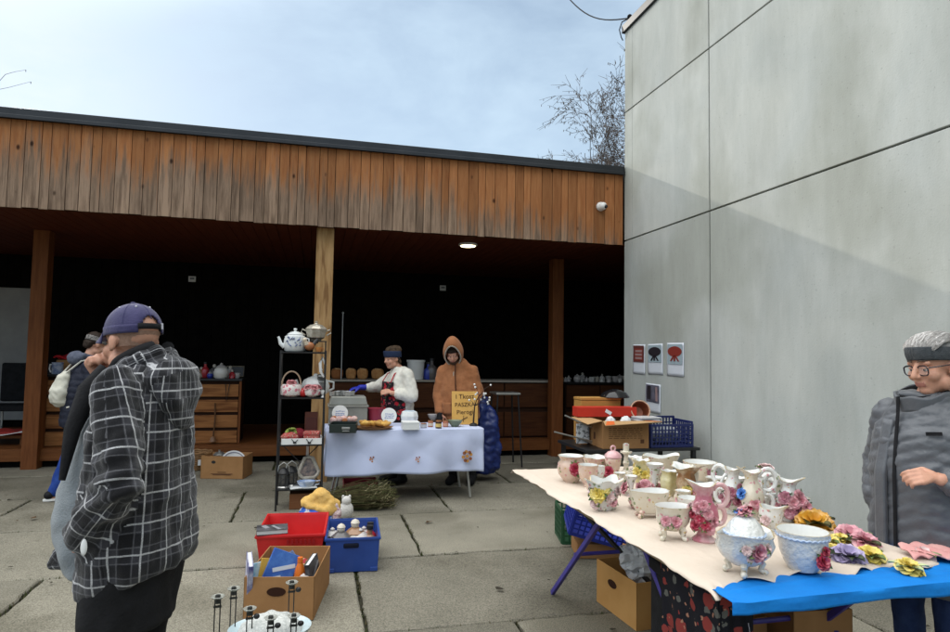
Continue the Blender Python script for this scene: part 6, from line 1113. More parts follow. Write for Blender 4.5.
build(MB().poly([(.03, -.03, H_+.0055), (.10, -.03, H_+.0065), (.07, -.13, H_-.015), (-.028, -.128, H_-.0235)], .002, (0, 0, 1)).poly([(W_-.06, -.03, H_+.009), (W_-.0, -.03, H_+.009), (W_+.055, -.168, H_+.0175), (W_-.02, -.155, H_+.0165)], .002, (0, 0, 1)), 'orange_edge', m_or, fl, smooth=0)
build(MB().poly([(.0, .02, H_), (.0, D_-.02, H_), (-.19, D_-.06, H_-.0), (-.16, .0, H_-.03)], .006, (0, 0, 1)), 'flap', m_cardtan, t, smooth=0); build(MB().poly([(.0, D_, H_), (W_, D_, H_), (W_, D_+.16, H_+.06), (.02, D_+.16, H_+.05)], .006, (0, 0, 1)), 'flap', m_cardtan, t, smooth=0)
pr = MB(); rr = random.Random(3)
for k in range(6):
    x = .06
    while x < .40: ww = rr.uniform(.02, .06); pr.bx((x, -.0015, .20-k*.02), (min(x+ww, .42), -.0004, .206-k*.02)); x += ww+.014
build(pr, 'print', m_print, t, smooth=0); build(MB().bx((W_-.09, -.0015, .05), (W_-.05, -.0004, .09)), 'stamp', m_print, t, smooth=0); build(MB().bx((-.0015, .2, .07), (-.0004, .25, .14)), 'stamp', m_print, t, smooth=0)
for (x, y, lb) in ((.18, .2, 'white paper package inside the moving carton, left'), (.36, .22, 'white paper package inside the moving carton, right')): lump('paper_package', lb, 'package', (2.8+x, 5.84+y, .80), (.06, .06, .075), m_paper, int(x*50))
t = thing('flat_box', 'yellow brown flat box on the heap behind the moving carton', 'box', (2.78, 6.33, .65)); build(MB().bx((0, 0, 0), (.46, .20, .44)), 'body', M('amber_card', (.42, .22, .06), .8), t, smooth=0, bevel=.003); build(MB().bx((-.004, -.004, .445), (.464, .204, .47)), 'lid', M('amber_card', (.42, .22, .06)), t, smooth=0, bevel=.003)
t = thing('red_box', 'long red box with pale print lying behind the moving carton', 'box', (2.66, 6.15, .935), rad(-3)); build(MB().bx((0, 0, .0), (.66, .16, .10)), 'body', M('red_card', (.48, .035, .02), .6), t, smooth=0, bevel=.003); build(MB().box((.34, -.002, .05), (.07, .003, .035), R=(0, .5, 0)), 'print', m_paper, t, smooth=0)
for q in ((2.70, 6.14), (3.24, 6.14)): o = thing('support_carton', 'closed carton propping up the red box, hidden low on the heap' if q[0] < 3 else 'closed carton under the right end of the red box', 'carton', (q[0], q[1]+.02, .65)); build(MB().bx((0, 0, 0), (.07, .14, .283)), 'box', m_card, o, smooth=0); build(MB().bx((-.001, .06, .2832), (.071, .08, .2838)), 'tape', M('tape_brown', (.25, .13, .06)), o, smooth=0)
c = PY(621, 404, 6.25); t = thing('black_bowl', 'shallow black bowl upside down on the heap behind the carton', 'bowl', (c.x, 6.40, 1.122)); build(MB().lathe([(.155, 0), (.16, .008), (.13, .05), (.07, .075), (.04, .08), (.04, .088), (.002, .086)], n=36), 'body', M('black_gloss', (.01, .01, .012), .12), t); build(MB().tube([(.155*math.cos(a), .155*math.sin(a), .003) for a in np.linspace(0, 2*pi, 36, endpoint=False)], .006, 6, closed=True), 'rim', M('black_gloss', (.01, .01, .012)), t)
c = PY(640, 416, 6.1); t = thing('copper_pot', 'brown copper pot tipped on its side between the red box and the blue crate', 'pot', (c.x+.02, 6.16, .99), (rad(68), rad(-30), 0)); build(MB().lathe([(.03, -.09), (.07, -.075), (.095, -.02), (.098, .05), (.104, .058), (.094, .05), (.088, -.02), (.06, -.06), (.002, -.07)], n=32), 'body', M('brown_copper', (.22, .065, .03), .35, (.3, .1, .05), 12, metal=.4), t); build(MB().tube([(.1*math.cos(a), .1*math.sin(a), .056) for a in np.linspace(0, 2*pi, 32, endpoint=False)], .007, 6, closed=True), 'rim', M('pale_copper', (.5, .3, .2), .4), t)
o = thing('support_carton', 'closed carton under the copper pot at the back of the side table', 'carton', (c.x-.08, 6.06, .65)); build(MB().bx((0, 0, 0), (.20, .22, .24)), 'box', m_card, o, smooth=0); build(MB().bx((-.001, .1, .2402), (.201, .12, .241)), 'tape', M('tape_brown', (.25, .13, .06)), o, smooth=0)
def lattice_crate(name, label, loc, rz, W, D, H, m, dip=.0, back=0., rows=5, cols=12, rot=None):
    t = thing(name, label, 'crate', loc, rot or rz, 'folding lattice crates'); 
    def wall(p0, ux, n, h0, h1, nm):
        mb = MB(); ux = V(ux); Lw = ux.length; ud = ux.normalized(); R = Matrix((ud, V((0, 0, 1)).cross(ud)*1, V((0, 0, 1)))).transposed()
        def bar(x0, x1, z0, z1): mb.box(V(p0)+ud*((x0+x1)/2)+V((0, 0, (z0+z1)/2)), (x1-x0, .012, z1-z0), R=R)
        b = .022; bar(0, Lw, 0, b*1.2); bar(0, Lw, h0-b, h0); bar(0, b, b*1.2, h0-b); bar(Lw-b, Lw, b*1.2, h0-b)
        for i in range(1, n): x = b+(Lw-2*b)*i/n; bar(x-.006, x+.006, b*1.2, h0-b)
        for j in range(1, rows): z = b+(h0-2*b)*j/rows; mb.box(V(p0)+ud*(Lw/2)+V((0, 0, z)), (Lw-2*b, .008, .012), R=R)
        build(mb, nm, m, t, smooth=0)
    wall((0, 0, 0), (W, 0, 0), cols, H, H, 'front_panel'); wall((0, D, 0), (W, 0, 0), cols, H+back, H, 'back_panel'); wall((0, .013, 0), (0, D-.026, 0), cols*2//3, H, H, 'side_panel'); wall((W, .013, 0), (0, D-.026, 0), cols*2//3, H+back*.5, H, 'side_panel')
    build(MB().bx((.013, .013, .0), (W-.013, D-.013, .01)), 'bottom', m, t, smooth=0); return t
m_navyp = M('navy_plastic', (.010, .018, .10), .4)
lattice_crate('lattice_crate', 'navy lattice crate beside the moving carton, touching the concrete wall', (3.33, 5.85, .65), rad(0), .49, .36, .235, m_navyp, back=.05)
c = G(665, 418, .92); t = thing('magazine_pile', 'pile of white magazines on top of the navy crate', 'magazines', (3.36, 6.02, .886), .2)
for k in range(5): build(MB().box((rng.uniform(-.01, .02), rng.uniform(-.02, .02), .006+.012*k), (.24, .19, .011), R=rng.uniform(-.3, .3)), 'magazine', M('mag_%d' % (k % 2), [(.6, .6, .6), (.2, .2, .22)][k % 2], .4), t, smooth=0)
lump('packed_cloth', 'pale grey cloth packed inside the navy crate', 'cloth', (3.56, 6.0, .665), (.17, .12, .10), M('grey_cloth', (.42, .44, .46), .9, (.2, .22, .25), 20), 4)
t = thing('clothes_airer', 'folded grey metal airer with rods sticking out to the left of the moving carton', 'airer', (2.60, 5.98, .65), rad(8)); build(MB().bx((.0, .04, .03), (.15, .05, .23)), 'panel', M('print_white', (.5, .52, .54), .5, (.12, .13, .14), 24, lo=.5, hi=.55), t, smooth=0)
for (z0, z1, x0) in ((.10, .05, -.27), (.26, .19, -.15), (.04, .03, -.02)): build(MB().tube([(x0, .02, z0+.06), (.17, .02, z1)], .008, 8), 'rod', m_steel, t)
# sheets pinned on the wall
m_seal = M('photo_ground', (.32, .40, .44), .5)
for i, (x0, y0, x1, y1, kd, lb) in enumerate(((633.5, 344.5, 645.5, 374.5, 0, 'leftmost pinned sheet with a photo of a red cabinet, on the concrete wall'), (648.5, 344, 663.5, 375, 1, 'middle pinned sheet of the top row with a photo of a black round table'), (667.5, 343, 684.5, 377, 2, 'rightmost pinned sheet with a photo of a red round table'), (646, 383, 661, 414, 3, 'lower pinned sheet with a photo of a dark wardrobe, above the cartons'))):
    a, b = PX(x0, y0, XW), PX(x1, y1, XW); wy, hz = a.y-b.y, a.z-b.z; t = thing('pinned_sheet', lb, 'poster', (XW-.004, (a.y+b.y)/2, b.z), (rad(rng.uniform(-1, 1)), 0, 0), 'sheets pinned on the concrete wall')
    build(MB().sheet(lambda u, v: V((-.004*math.sin(pi*v)*(1-u)-.003, wy*(.5-u), hz*v)), 8, 10), 'paper', M('sheet_white', (.60, .63, .68), .7), t, solid=.0012)
    X = -.0105; mbp = lambda pts: [(X, wy*(.5-u), hz*v) for u, v in pts]
    p = build(MB().poly(mbp([(.07, .40 if kd < 2 else .36), (.93, .40 if kd < 2 else .36), (.93, .96), (.07, .96)]), .0015, (-1, 0, 0)), 'photo', M('photo_dark', (.06, .06, .08), .5, (.16, .15, .2), 10) if kd == 3 else (M('photo_red', (.12, .035, .03), .5) if kd == 0 else m_seal), t, smooth=0)
    X = -.0135; f = MB()
    if kd == 0: f.poly(mbp([(.2, .45), (.85, .47), (.85, .85), (.2, .87)]), .001, (-1, 0, 0), 0); [f.poly([(X-.0015, wy*(.5-u), hz*v) for u, v in ((.25, q), (.8, q), (.8, q+.07), (.25, q+.07))], .001, (-1, 0, 0), 1) for q in (.5, .62, .74)]
    elif kd < 3:
        f.poly(mbp([(.5+.42*math.cos(a), .74+.155*math.sin(a)) for a in np.linspace(0, 2*pi, 24)[:-1]]), .001, (-1, 0, 0), 0)
        for k, (u0, u1) in enumerate(((.46, .28), (.5, .5), (.54, .74))): f.poly([(X-.002, wy*(.5-u), hz*v) for u, v in ((u0-.05, .62), (u0+.05, .62), (u1+.05, .45), (u1-.05, .45))], .001, (-1, 0, 0), 0)
    else: f.poly(mbp([(.15, .45), (.4, .45), (.4, .92), (.15, .92)]), .001, (-1, 0, 0), 0); f.poly(mbp([(.72, .42), (.86, .42), (.82, .9), (.7, .9)]), .001, (-1, 0, 0), 1)
    build(f, 'picture', [M('pic_red' if kd in (0, 2) else 'pic_black', (.22, .03, .02) if kd in (0, 2) else (.02, .015, .02), .5), M('pic_pale', (.30, .2, .2) if kd == 0 else (.45, .5, .6), .5)], p, smooth=0)
# ================================================================== CERAMICS TABLE
KX0, KX1, KY0, KY1, KZ = 1.40, 2.50, 2.02, 4.36, .752
m_leg = M('violet_blue_metal', (.035, .025, .20), .4, (.05, .04, .26), 9)
t = thing('trestle_table', 'long folding market table with violet blue crossed legs under the ceramics', 'table', (KX0, KY0, 0)); W, D = KX1-KX0, KY1-KY0
build(MB().bx((.03, .03, KZ-.034), (W-.03, D-.05, KZ-.012)), 'tabletop', M('raw_chipboard', (.30, .22, .13), .8, (.36, .27, .17), 30), t, smooth=0)
for x in (.16, W-.16):
    for (ya, yb) in ((1.98, 1.20), (1.30, 2.02), (.88, .14), (.16, .92)):
        dk = (ya < yb); xx = x+(.035 if dk else 0); a, b = V((xx+(.55 if dk and ya > 1 and x < .5 else 0), ya-(.1 if dk and ya > 1 and x < .5 else 0), .012)), V((xx, yb, KZ-.035)); dd = (b-a); R = Matrix((V((1, 0, 0)), dd.normalized().cross(V((1, 0, 0))), dd.normalized())).transposed()
        build(MB().box((a+b)/2, (.024, .030, dd.length), R=R), 'leg', m_blackmetal if (dk and ya > 1) else m_leg, t, smooth=0, bevel=.004)
for y, z in ((1.62, .37), (.53, .38)): build(MB().tube([(.16, y, z), (W-.16, y, z)], .012, 8), 'crossbar', m_leg, t)
for y in (1.23, .17): build(MB().tube([(.12, y, KZ-.06), (W-.12, y, KZ-.06)], .013, 8), 'rail', m_leg, t)
m_pcloth = M('cream_table_cloth', (.57, .485, .40), .9, (.63, .54, .45), 2.2, .35, 26)
def kcl(u, v):
    ef = max(0., abs(2*u-1)-.93)/.07; x = KX0-.018+u*(W+.036)
    near = KY0-.03+(.095+.020*math.sin(u*19)+.012*math.sin(u*41))*min(1, max(0, (u-.02)/.13))**.8; y = near+(KY1+.02-near)*v
    x += .004*math.sin(v*16)*ef+.005*math.sin(v*43+1)*ef+.004*math.sin(v*91)*ef
    z = KZ+.0035-.007*ef*ef*(1+.9*math.sin(v*23+u*2))+.0018*math.sin(x*9+y*5)+.0012*math.sin(x*23-y*17)+.0028*max(0, 1-abs((x*3.6+.25*math.sin(y*2)) % 1-.5)*14)+.0028*max(0, 1-abs((y*2.1+.2*math.sin(x*3)) % 1-.5)*16)
    fv = max(0, (.035-v)/.035); z += -.010*fv*fv*(1+math.sin(u*27))*(1 if u > .06 else 2.2)+.008*fv*(math.sin(u*33)+.4)
    z -= .03*max(0, (v-.985)/.015)
    return V((x-KX0, y-KY0, z))
t = thing('cream_tablecloth', 'pinkish cream cloth spread over the long ceramics table', 'tablecloth', (KX0, KY0, 0)); build(MB().sheet(kcl, 90, 130), 'cloth', m_pcloth, t, solid=.0025, smooth=60)
m_bl = M('bright_blue_cloth', (.006, .16, .52), .7, (.008, .20, .60), 4, .35, 34)
def bcl(u, v):
    x = .005+u*(W+.24); y0 = -.120+.025*math.sin(u*3)+.03*(u < .04)*(.04-u)*20; L_ = v*.62
    if L_ < .05: return V((x, y0+.004*math.sin(u*25), KZ-.010-(.05-L_)*.8+.005*math.sin(u*17)*(1-L_/.05)))
    s = L_-.05; return V((x, y0+s, KZ-.007+.002*math.sin(u*11+s*30)*(1-v)+.007*math.exp(-((s-.10-.03*math.sin(u*4))/.012)**2)*(1-u*.6)))
t = thing('blue_tablecloth', 'bright blue cloth sticking out at the near end of the ceramics table', 'tablecloth', (KX0, KY0, 0)); build(MB().sheet(bcl, 80, 60), 'cloth', m_bl, t, solid=.003, smooth=60)
fr = MB(); rr = random.Random(3)
for k in range(1): x = .01+rr.random()*.10; fr.tube([(x, -.14, KZ-.06), (x+rr.uniform(-.02, .02), -.15, KZ-.09-rr.random()*.05), (x+rr.uniform(-.03, .03), -.15, KZ-.12-rr.random()*.12)], .0004, 3)
build(fr, 'frayed_threads', M('pale_thread', (.5, .5, .55), .7), t)

GLZ = dict(cream=M('cream_glaze', (.60, .54, .42), .14, (.67, .63, .54), 7, .35, 45, coat=.4), white=M('white_glaze', (.66, .66, .62), .12, (.70, .71, .70), 6, .35, 50, coat=.5), bluewhite=M('powder_blue_glaze', (.66, .66, .63), .14, (.52, .585, .665), 11, .8, 60, coat=.5, lo=.52, hi=.78),
           pink=M('pink_glaze', (.58, .27, .29), .14, (.66, .48, .46), 6, .35, 40, coat=.4), peach=M('peach_glaze', (.60, .40, .30), .15, (.66, .54, .45), 7, .4, 45, coat=.4), straw=M('straw_yellow_glaze', (.56, .49, .22), .16, (.64, .60, .42), 9, .45, 40, coat=.4), brown=M('caramel_glaze', (.30, .14, .05), .16, (.60, .50, .34), 9, .4, 40, coat=.4, lo=.4, hi=.6), inner=M('glossy_white_inside', (.72, .72, .69), .1, coat=.5), deep=M('deep_pink_glaze', (.50, .16, .21), .14, (.66, .46, .46), 8, .4, 40, coat=.4, lo=.42, hi=.62))
m_gilt = M('worn_gold_rim', (.48, .32, .10), .3, (.62, .55, .40), 40, metal=.5)
def paint(m, sc, cols, th=.17):                 # small painted sprigs scattered on a glaze
    t, b, l = nt(m); col = b.inputs['Base Color'].links[0].from_socket; co = t.nodes['Texture Coordinate']
    for i, (c, k, h) in enumerate(cols):
        v = N(t, 'ShaderNodeTexVoronoi'); v.inputs['Scale'].default_value = sc*k; mpn = N(t, 'ShaderNodeMapping'); mpn.inputs['Location'].default_value = (i*3.1, i*1.7, i*2.3); nz = N(t, 'ShaderNodeTexNoise'); nz.inputs['Scale'].default_value = sc*3; ad = N(t, 'ShaderNodeMixRGB', blend_type='ADD'); ad.inputs[0].default_value = .018
        l(co.outputs['Object'], mpn.inputs[0]); l(mpn.outputs[0], nz.inputs[0]); l(mpn.outputs[0], ad.inputs[1]); l(nz.outputs['Color'], ad.inputs[2]); l(ad.outputs[0], v.inputs['Vector'])
        lt = N(t, 'ShaderNodeMapRange'); lt.inputs[1].default_value = h*1.25; lt.inputs[2].default_value = h*.8; lt.inputs[3].default_value = 0; lt.inputs[4].default_value = .85; l(v.outputs['Distance'], lt.inputs[0])
        q = N(t, 'ShaderNodeMixRGB'); l(lt.outputs[0], q.inputs[0]); l(col, q.inputs[1]); q.inputs[2].default_value = (*c, 1); col = q.outputs[0]
    l(col, b.inputs['Base Color'])
for k_ in ('cream', 'white', 'peach'): paint(GLZ[k_], 24, (((.16, .22, .08), 1.0, .20), ((.55, .20, .24), 1.25, .20), ((.50, .33, .10), 1.6, .15)))
PET = dict(red=M('crimson_petal', (.36, .025, .06), .3, (.46, .06, .1), 30, coat=.3), pink=M('rose_petal', (.55, .20, .25), .3, (.64, .36, .38), 30, coat=.3), yellow=M('lemon_petal', (.66, .50, .06), .35, (.70, .58, .2), 30, coat=.2), amber=M('amber_petal', (.55, .24, .015), .3, (.64, .36, .05), 30, coat=.3), violet=M('lilac_petal', (.30, .24, .42), .35, (.42, .36, .52), 30, coat=.2), blue=M('blue_petal', (.06, .20, .58), .3, (.12, .3, .68), 30, coat=.3), palepink=M('pale_rose_petal', (.62, .44, .43), .3, (.68, .52, .5), 30), mauve=M('wine_petal', (.28, .05, .10), .3, (.5, .26, .3), 30, coat=.3))
m_leafc = M('green_china_leaf', (.06, .12, .035), .3, (.16, .22, .06), 30, coat=.3); m_leafd = M('dark_china_leaf', (.025, .045, .02), .3, (.08, .10, .04), 30, coat=.3)
KT = lambda px, py: G(px, py, KZ+.004)
class Pot:
    def __init__(s, name, label, cat, px, py, rz=0, group='flowered ceramics on the market table', dz=0, tilt=None):
        c = KT(px, py); s.k = 1/PPM(c); s.t = thing(name, label, cat, (c.x, c.y, KZ+.0055+dz), rz if tilt is None else tilt, group); s.rr = random.Random(int(px*7+py))
        # the side of the pot that looks to the aisle, in the pot's own axes
        s.front = math.atan2(-c.y, -c.x)-(rz if tilt is None else tilt[2])
    def body(s, prof, mat, R, H, inner=True, lobes=0, amp=.04, ruf=0, rufa=.1, spout=None, sx=1, sy=1, n=40, th=.006, name='bowl', z0=0, twist=0):
        out = [(r*R, z*H) for r, z in prof]
        k = len(out)
        if inner: out += [(max(.002, r-th), z if i == 0 else max(z, th)) for i, (r, z) in enumerate(reversed(out))] + [(.002, th+.004)]
        nn = len(out)
        def w(a, q, r, z):
            hz = min(1, max(0, z/H)); rr_ = r*(1+amp*math.cos(lobes*a+twist*hz)*min(1, hz*3)*(1-.3*hz)) if lobes else r
            if ruf: f = hz**4*math.sin(ruf*a); rr_ *= 1+rufa*.6*f; z = z+rufa*R*f*.5
            if spout is not None:
                g = max(0, math.cos(a-spout-s.front))**3; b = max(0, -math.cos(a-spout-s.front))**2; f = max(0, hz-.62)/.38; rr_ *= 1+f*f*(.5*g-.10*(1-g)); z += R*f*f*(.42*g+.25*b-.22)
            return rr_, z
        s.o = build(MB().lathe(out, (0, 0, z0), n, sx, sy, w), name, [mat, GLZ['inner']], s.t, smooth=55)
        if inner:
            s.o.data.materials.append(m_gilt); me = s.o.data; mi = [0]*len(me.polygons)
            for i in range(k, nn-1):
                for j in range(n): mi[i*n+j] = 1
            for j in range(n): mi[(k-1)*n+j] = 2
            mi[-1] = 1; me.polygons.foreach_set('material_index', mi)
        s.R, s.H, s.sx, s.sy = R, H, sx, sy; return s
    def at(s, a, r, z): a += s.front; return V((math.cos(a)*r*s.sx, math.sin(a)*r*s.sy, z)), V((math.cos(a), math.sin(a), .25))
    def flower(s, a, r, z, size, col, up=None, layers=4, leaves=3, lm=None):
        p, n = s.at(a, r, z); n = V(up) if up else n; mb = MB(); mb.rose(p, size, n, 0, s.rr, layers); f = build(mb, 'flower', PET[col], s.t, smooth=60)
        if leaves:
            mb = MB(); x = n.normalized().orthogonal(); 
            for k in range(leaves): d = Matrix.Rotation(s.rr.uniform(0, 6.28), 3, n.normalized()) @ x; mb.leaf(p-n.normalized()*size*.05, d, size*1.45, size*.45, 0, n)
            build(mb, 'leaf', lm or m_leafc, f, smooth=60)
        return s
    def feet(s, n, r, h, mat, a0=.4, thick=.012):
        for k in range(n):
            a = a0+2*pi*k/n; c, q = math.cos(a)*s.sx, math.sin(a)*s.sy
            build(MB().tube([(c*r*.75, q*r*.75, h*1.55), (c*r*1.02, q*r*1.02, h*1.05), (c*r*.88, q*r*.88, h*.5), (c*r*1.12, q*r*1.12, thick*.7)], [thick*1.1, thick, thick*.75, thick*.9], 8).ball((c*r*1.14, q*r*1.14, thick*.75), thick*.95, 8, 6), 'foot', mat, s.t)
        return s
    def scroll(s, a, pts, mat, th=.007, name='handle'):
        c, q = math.cos(a+s.front), math.sin(a+s.front); build(MB().tube([(c*x, q*x, z) for x, z in pts], [th*(1.15 if i < len(pts)-1 else .8) for i in range(len(pts))], 8), name, mat, s.t); return s
def arc(cx, cz, r, a0, a1, n=10, e=1.): return [(cx+r*math.cos(a0+(a1-a0)*i/n), cz+r*e*math.sin(a0+(a1-a0)*i/n)) for i in range(n+1)]
SH = [(.50, 0), (.54, .05), (.62, .10), (.90, .30), (1, .52), (.94, .72), (.80, .84), (.86, .94), (.96, 1.)]           # swelling planter
CUP = [(.40, 0), (.45, .05), (.38, .10), (.60, .22), (.88, .45), (1, .72), (.96, .88), (1.04, 1.)]
TRU = [(.60, 0), (.62, .04), (.34, .12), (.28, .30), (.36, .52), (.58, .78), (1, 1.)]
# ---- back rows
p = Pot('planter', 'peach pink round planter with a red rose at the far end of the cream cloth', 'planter', 571, 482); p.body(SH, GLZ['peach'], 14*p.k, 26*p.k, lobes=0).flower(.35, 13.2*p.k, 15*p.k, 6*p.k, 'red')
p = Pot('cup', 'peach china cup standing right beside the peach planter', 'cup', 588, 487); p.body(CUP, GLZ['peach'], 10*p.k, 22*p.k, lobes=8)
p = Pot('wide_bowl', 'wide peach bowl at the back beside the pink lidded jar', 'bowl', 597, 474); p.body([(.35, 0), (.4, .08), (.6, .3), (.85, .65), (1, 1)], GLZ['peach'], 15*p.k, 17*p.k, ruf=7, rufa=.06).flower(.5, 14*p.k, 4*p.k, 5*p.k, 'pink')
p = Pot('ginger_jar', 'pink lidded jar with a looped knob among the ceramics', 'jar', 613, 478); p.body([(.62, 0), (.66, .04), (.60, .1), (.72, .35), (.95, .78), (1, .95), (.93, 1)], GLZ['peach'], 8.2*p.k, 20*p.k, inner=False, name='body')
build(MB().lathe([(1.03, 0), (1.06, .06), (.96, .35), (.65, .62), (.34, .72), (.28, .78)], (0, 0, 20.2*p.k), 28, wave=lambda a, q, r, z, K=p.k: (r*8.2*K*(1+.03*math.cos(9*a)), z*9*K)), 'lid', GLZ['pink'], p.t); build(MB().tube([(x*p.k, 0, (27+z)*p.k) for x, z in arc(0, 2.2, 2.3, -1, 4.1, 10)], 1.0*p.k, 8), 'knob', GLZ['pink'], p.t); p.flower(-.6, 8*p.k, 7*p.k, 5.5*p.k, 'red')
p = Pot('candlestick', 'tall cream china candlestick standing behind the small white vase', 'candlestick', 626, 474); build(MB().lathe([(6.2, 0), (6.4, 1), (5, 2.2), (2.8, 4), (2.2, 8), (3.4, 11), (2.3, 14), (2.2, 18), (3.4, 20), (5.8, 21), (6, 22.2), (3.4, 22.6), (2.9, 23), (3.1, 29.5), (2.2, 29.5), (2.1, 26)], n=28, wave=lambda a, q, r, z, K=p.k: (r*K*(1+(.10*math.cos(6*a) if 20 < z < 22.5 else 0)), z*K)), 'stem', GLZ['cream'], p.t); build(MB().lathe([(2.0, 26), (1.9, 30.2), (.1, 30.4)], n=16, wave=lambda a, q, r, z, K=p.k: (r*K, z*K)), 'candle_stub', GLZ['white'], p.t)
p = Pot('centrepiece_bowl', 'long cream boat shaped centrepiece with a wavy rim at the back of the table', 'bowl', 661, 479, .12); p.body([(.38, 0), (.42, .06), (.36, .14), (.55, .35), (.78, .7), (1, 1)], GLZ['cream'], 22*p.k, 23*p.k, ruf=4, rufa=.13, sx=1.05, sy=.5); [p.flower(a, 13*p.k, 11*p.k, 5*p.k, c) for a, c in ((-.55, 'yellow'), (.1, 'palepink'))]
p = Pot('ruffled_vase', 'straw yellow ruffled vase covered in flowers behind the trumpet vase', 'vase', 641, 483); p.body([(.6, 0), (.66, .05), (.6, .15), (.8, .4), (.74, .65), (.7, .8), (1.05, 1)], GLZ['straw'], 8.5*p.k, 23*p.k, ruf=6, rufa=.2, lobes=6, amp=.06); [p.flower(a, 8*p.k, z*p.k, 4.4*p.k, 'yellow') for a, z in ((-.5, 12), (.5, 9))]
p = Pot('trumpet_vase', 'white flared trumpet vase in the middle of the ceramics', 'vase', 655, 493); p.body(TRU, GLZ['white'], 9.4*p.k, 29*p.k); [p.flower(a, 5.2*p.k, 5*p.k, 4.6*p.k, 'pink') for a in (-.9, .9)]
p = Pot('bud_vase', 'small white bud vase with pink flowers on both sides', 'vase', 631, 496); p.body(TRU, GLZ['white'], 7*p.k, 20*p.k); p.flower(-1.3, 6.6*p.k, 8*p.k, 5.5*p.k, 'pink').flower(1.3, 7.5*p.k, 8*p.k, 5.5*p.k, 'pink')
p = Pot('cream_cup', 'little cream cup at the left behind the flower covered basket', 'cup', 599, 481); p.body(CUP, GLZ['white'], 6*p.k, 15*p.k)
# flower covered basket
p = Pot('flower_basket', 'white ruffled basket covered in yellow and pink flowers at the front left', 'basket', 605, 509, .5); p.body([(.55, 0), (.62, .06), (.60, .16), (.78, .4), (.86, .7), (1.06, 1)], GLZ['white'], 18*p.k, 29*p.k, ruf=5, rufa=.22, sx=1.15, sy=.8, lobes=5, amp=.05); [p.flower(a, 15*p.k, z*p.k, s*p.k, c) for a, z, s, c in ((1.2, 20, 5, 'palepink'), (.5, 14, 5, 'palepink'), (-.35, 17, 7.5, 'yellow'), (-.85, 20, 5.5, 'palepink'), (.15, 22, 5, 'yellow'), (-.6, 8, 5, 'palepink'), (.75, 10, 5, 'pink'))]; p.feet(4, 9*p.k, 3*p.k, GLZ['cream'], .7, 2.2*p.k)
p = Pot('pink_flower_dish', 'low pink dish heaped with a pink rose before the bud vase', 'dish', 637, 508); p.body([(.6, 0), (.7, .2), (1, 1)], GLZ['pink'], 9*p.k, 7*p.k).flower(0, 5*p.k, 9*p.k, 6*p.k, 'pink')
# shell jug
p = Pot('shell_jug', 'caramel and cream shell shaped jug with a wide wavy lip', 'jug', 686, 501, .3); p.body([(.42, 0), (.5, .04), (.34, .12), (.55, .3), (.72, .5), (.55, .74), (.85, .93), (1.2, 1.0)], GLZ['brown'], 13.5*p.k, 36*p.k, ruf=5, rufa=.08, spout=.9, lobes=7, amp=.07, twist=1.5); p.scroll(2.6, [(7*p.k, 30*p.k)]+[(x*p.k, z*p.k) for x, z in arc(11, 24, 9, 1.4, -1.6, 8)]+[(7*p.k, 9*p.k)], GLZ['cream'], 1.8*p.k); [p.flower(a, 9.5*p.k, z*p.k, 4.4*p.k, c) for a, z, c in ((-.5, 6, 'yellow'), (.1, 12, 'yellow'), (.7, 7, 'amber'))]
p = Pot('straw_vase', 'squat straw yellow vase left of the shell jug', 'vase', 669, 496); p.body(SH, GLZ['straw'], 9*p.k, 25*p.k, lobes=6, amp=.08, ruf=6, rufa=.1)
p = Pot('tilted_bowl', 'cream bowl with dark rose decoration at the back right by the wall joint', 'bowl', 700, 483); p.body([(.4, 0), (.45, .06), (.6, .2), (.85, .55), (1, .85), (1.04, 1)], GLZ['cream'], 16*p.k, 21*p.k); p.flower(.8, 15*p.k, 12*p.k, 5*p.k, 'mauve')
p = Pot('sauce_boat', 'oval fluted cream sauce boat on little feet, left of the rose bowl', 'sauce boat', 649, 517, -.25); p.body([(.5, .0), (.62, .08), (.80, .35), (.86, .6), (1.0, 1)], GLZ['cream'], 21*p.k, 22*p.k, sx=1., sy=.62, lobes=14, amp=.03, ruf=2, rufa=.07, z0=4*p.k); p.feet(4, 13*p.k, 5*p.k, GLZ['peach'], .78, 2.6*p.k)
p = Pot('rose_bowl', 'cream oval bowl with two pink roses raised on four scroll feet', 'bowl', 673, 539, -.15); p.body([(.45, .0), (.62, .08), (.84, .35), (.88, .55), (.86, .78), (1.0, 1)], GLZ['cream'], 19.5*p.k, 24*p.k, sx=1, sy=.78, z0=9*p.k); p.flower(-.30, 17.5*p.k, 20*p.k, 5.4*p.k, 'pink').flower(.25, 17.5*p.k, 20*p.k, 5.4*p.k, 'pink'); p.feet(4, 14*p.k, 9*p.k, GLZ['cream'], .55, 2.9*p.k)
p = Pot('white_dish', 'small plain white dish between the rose bowl and the pink pitcher', 'dish', 690, 513); p.body([(.6, 0), (.7, .1), (.9, .6), (1, 1)], GLZ['white'], 13*p.k, 15*p.k, lobes=10, amp=.03)
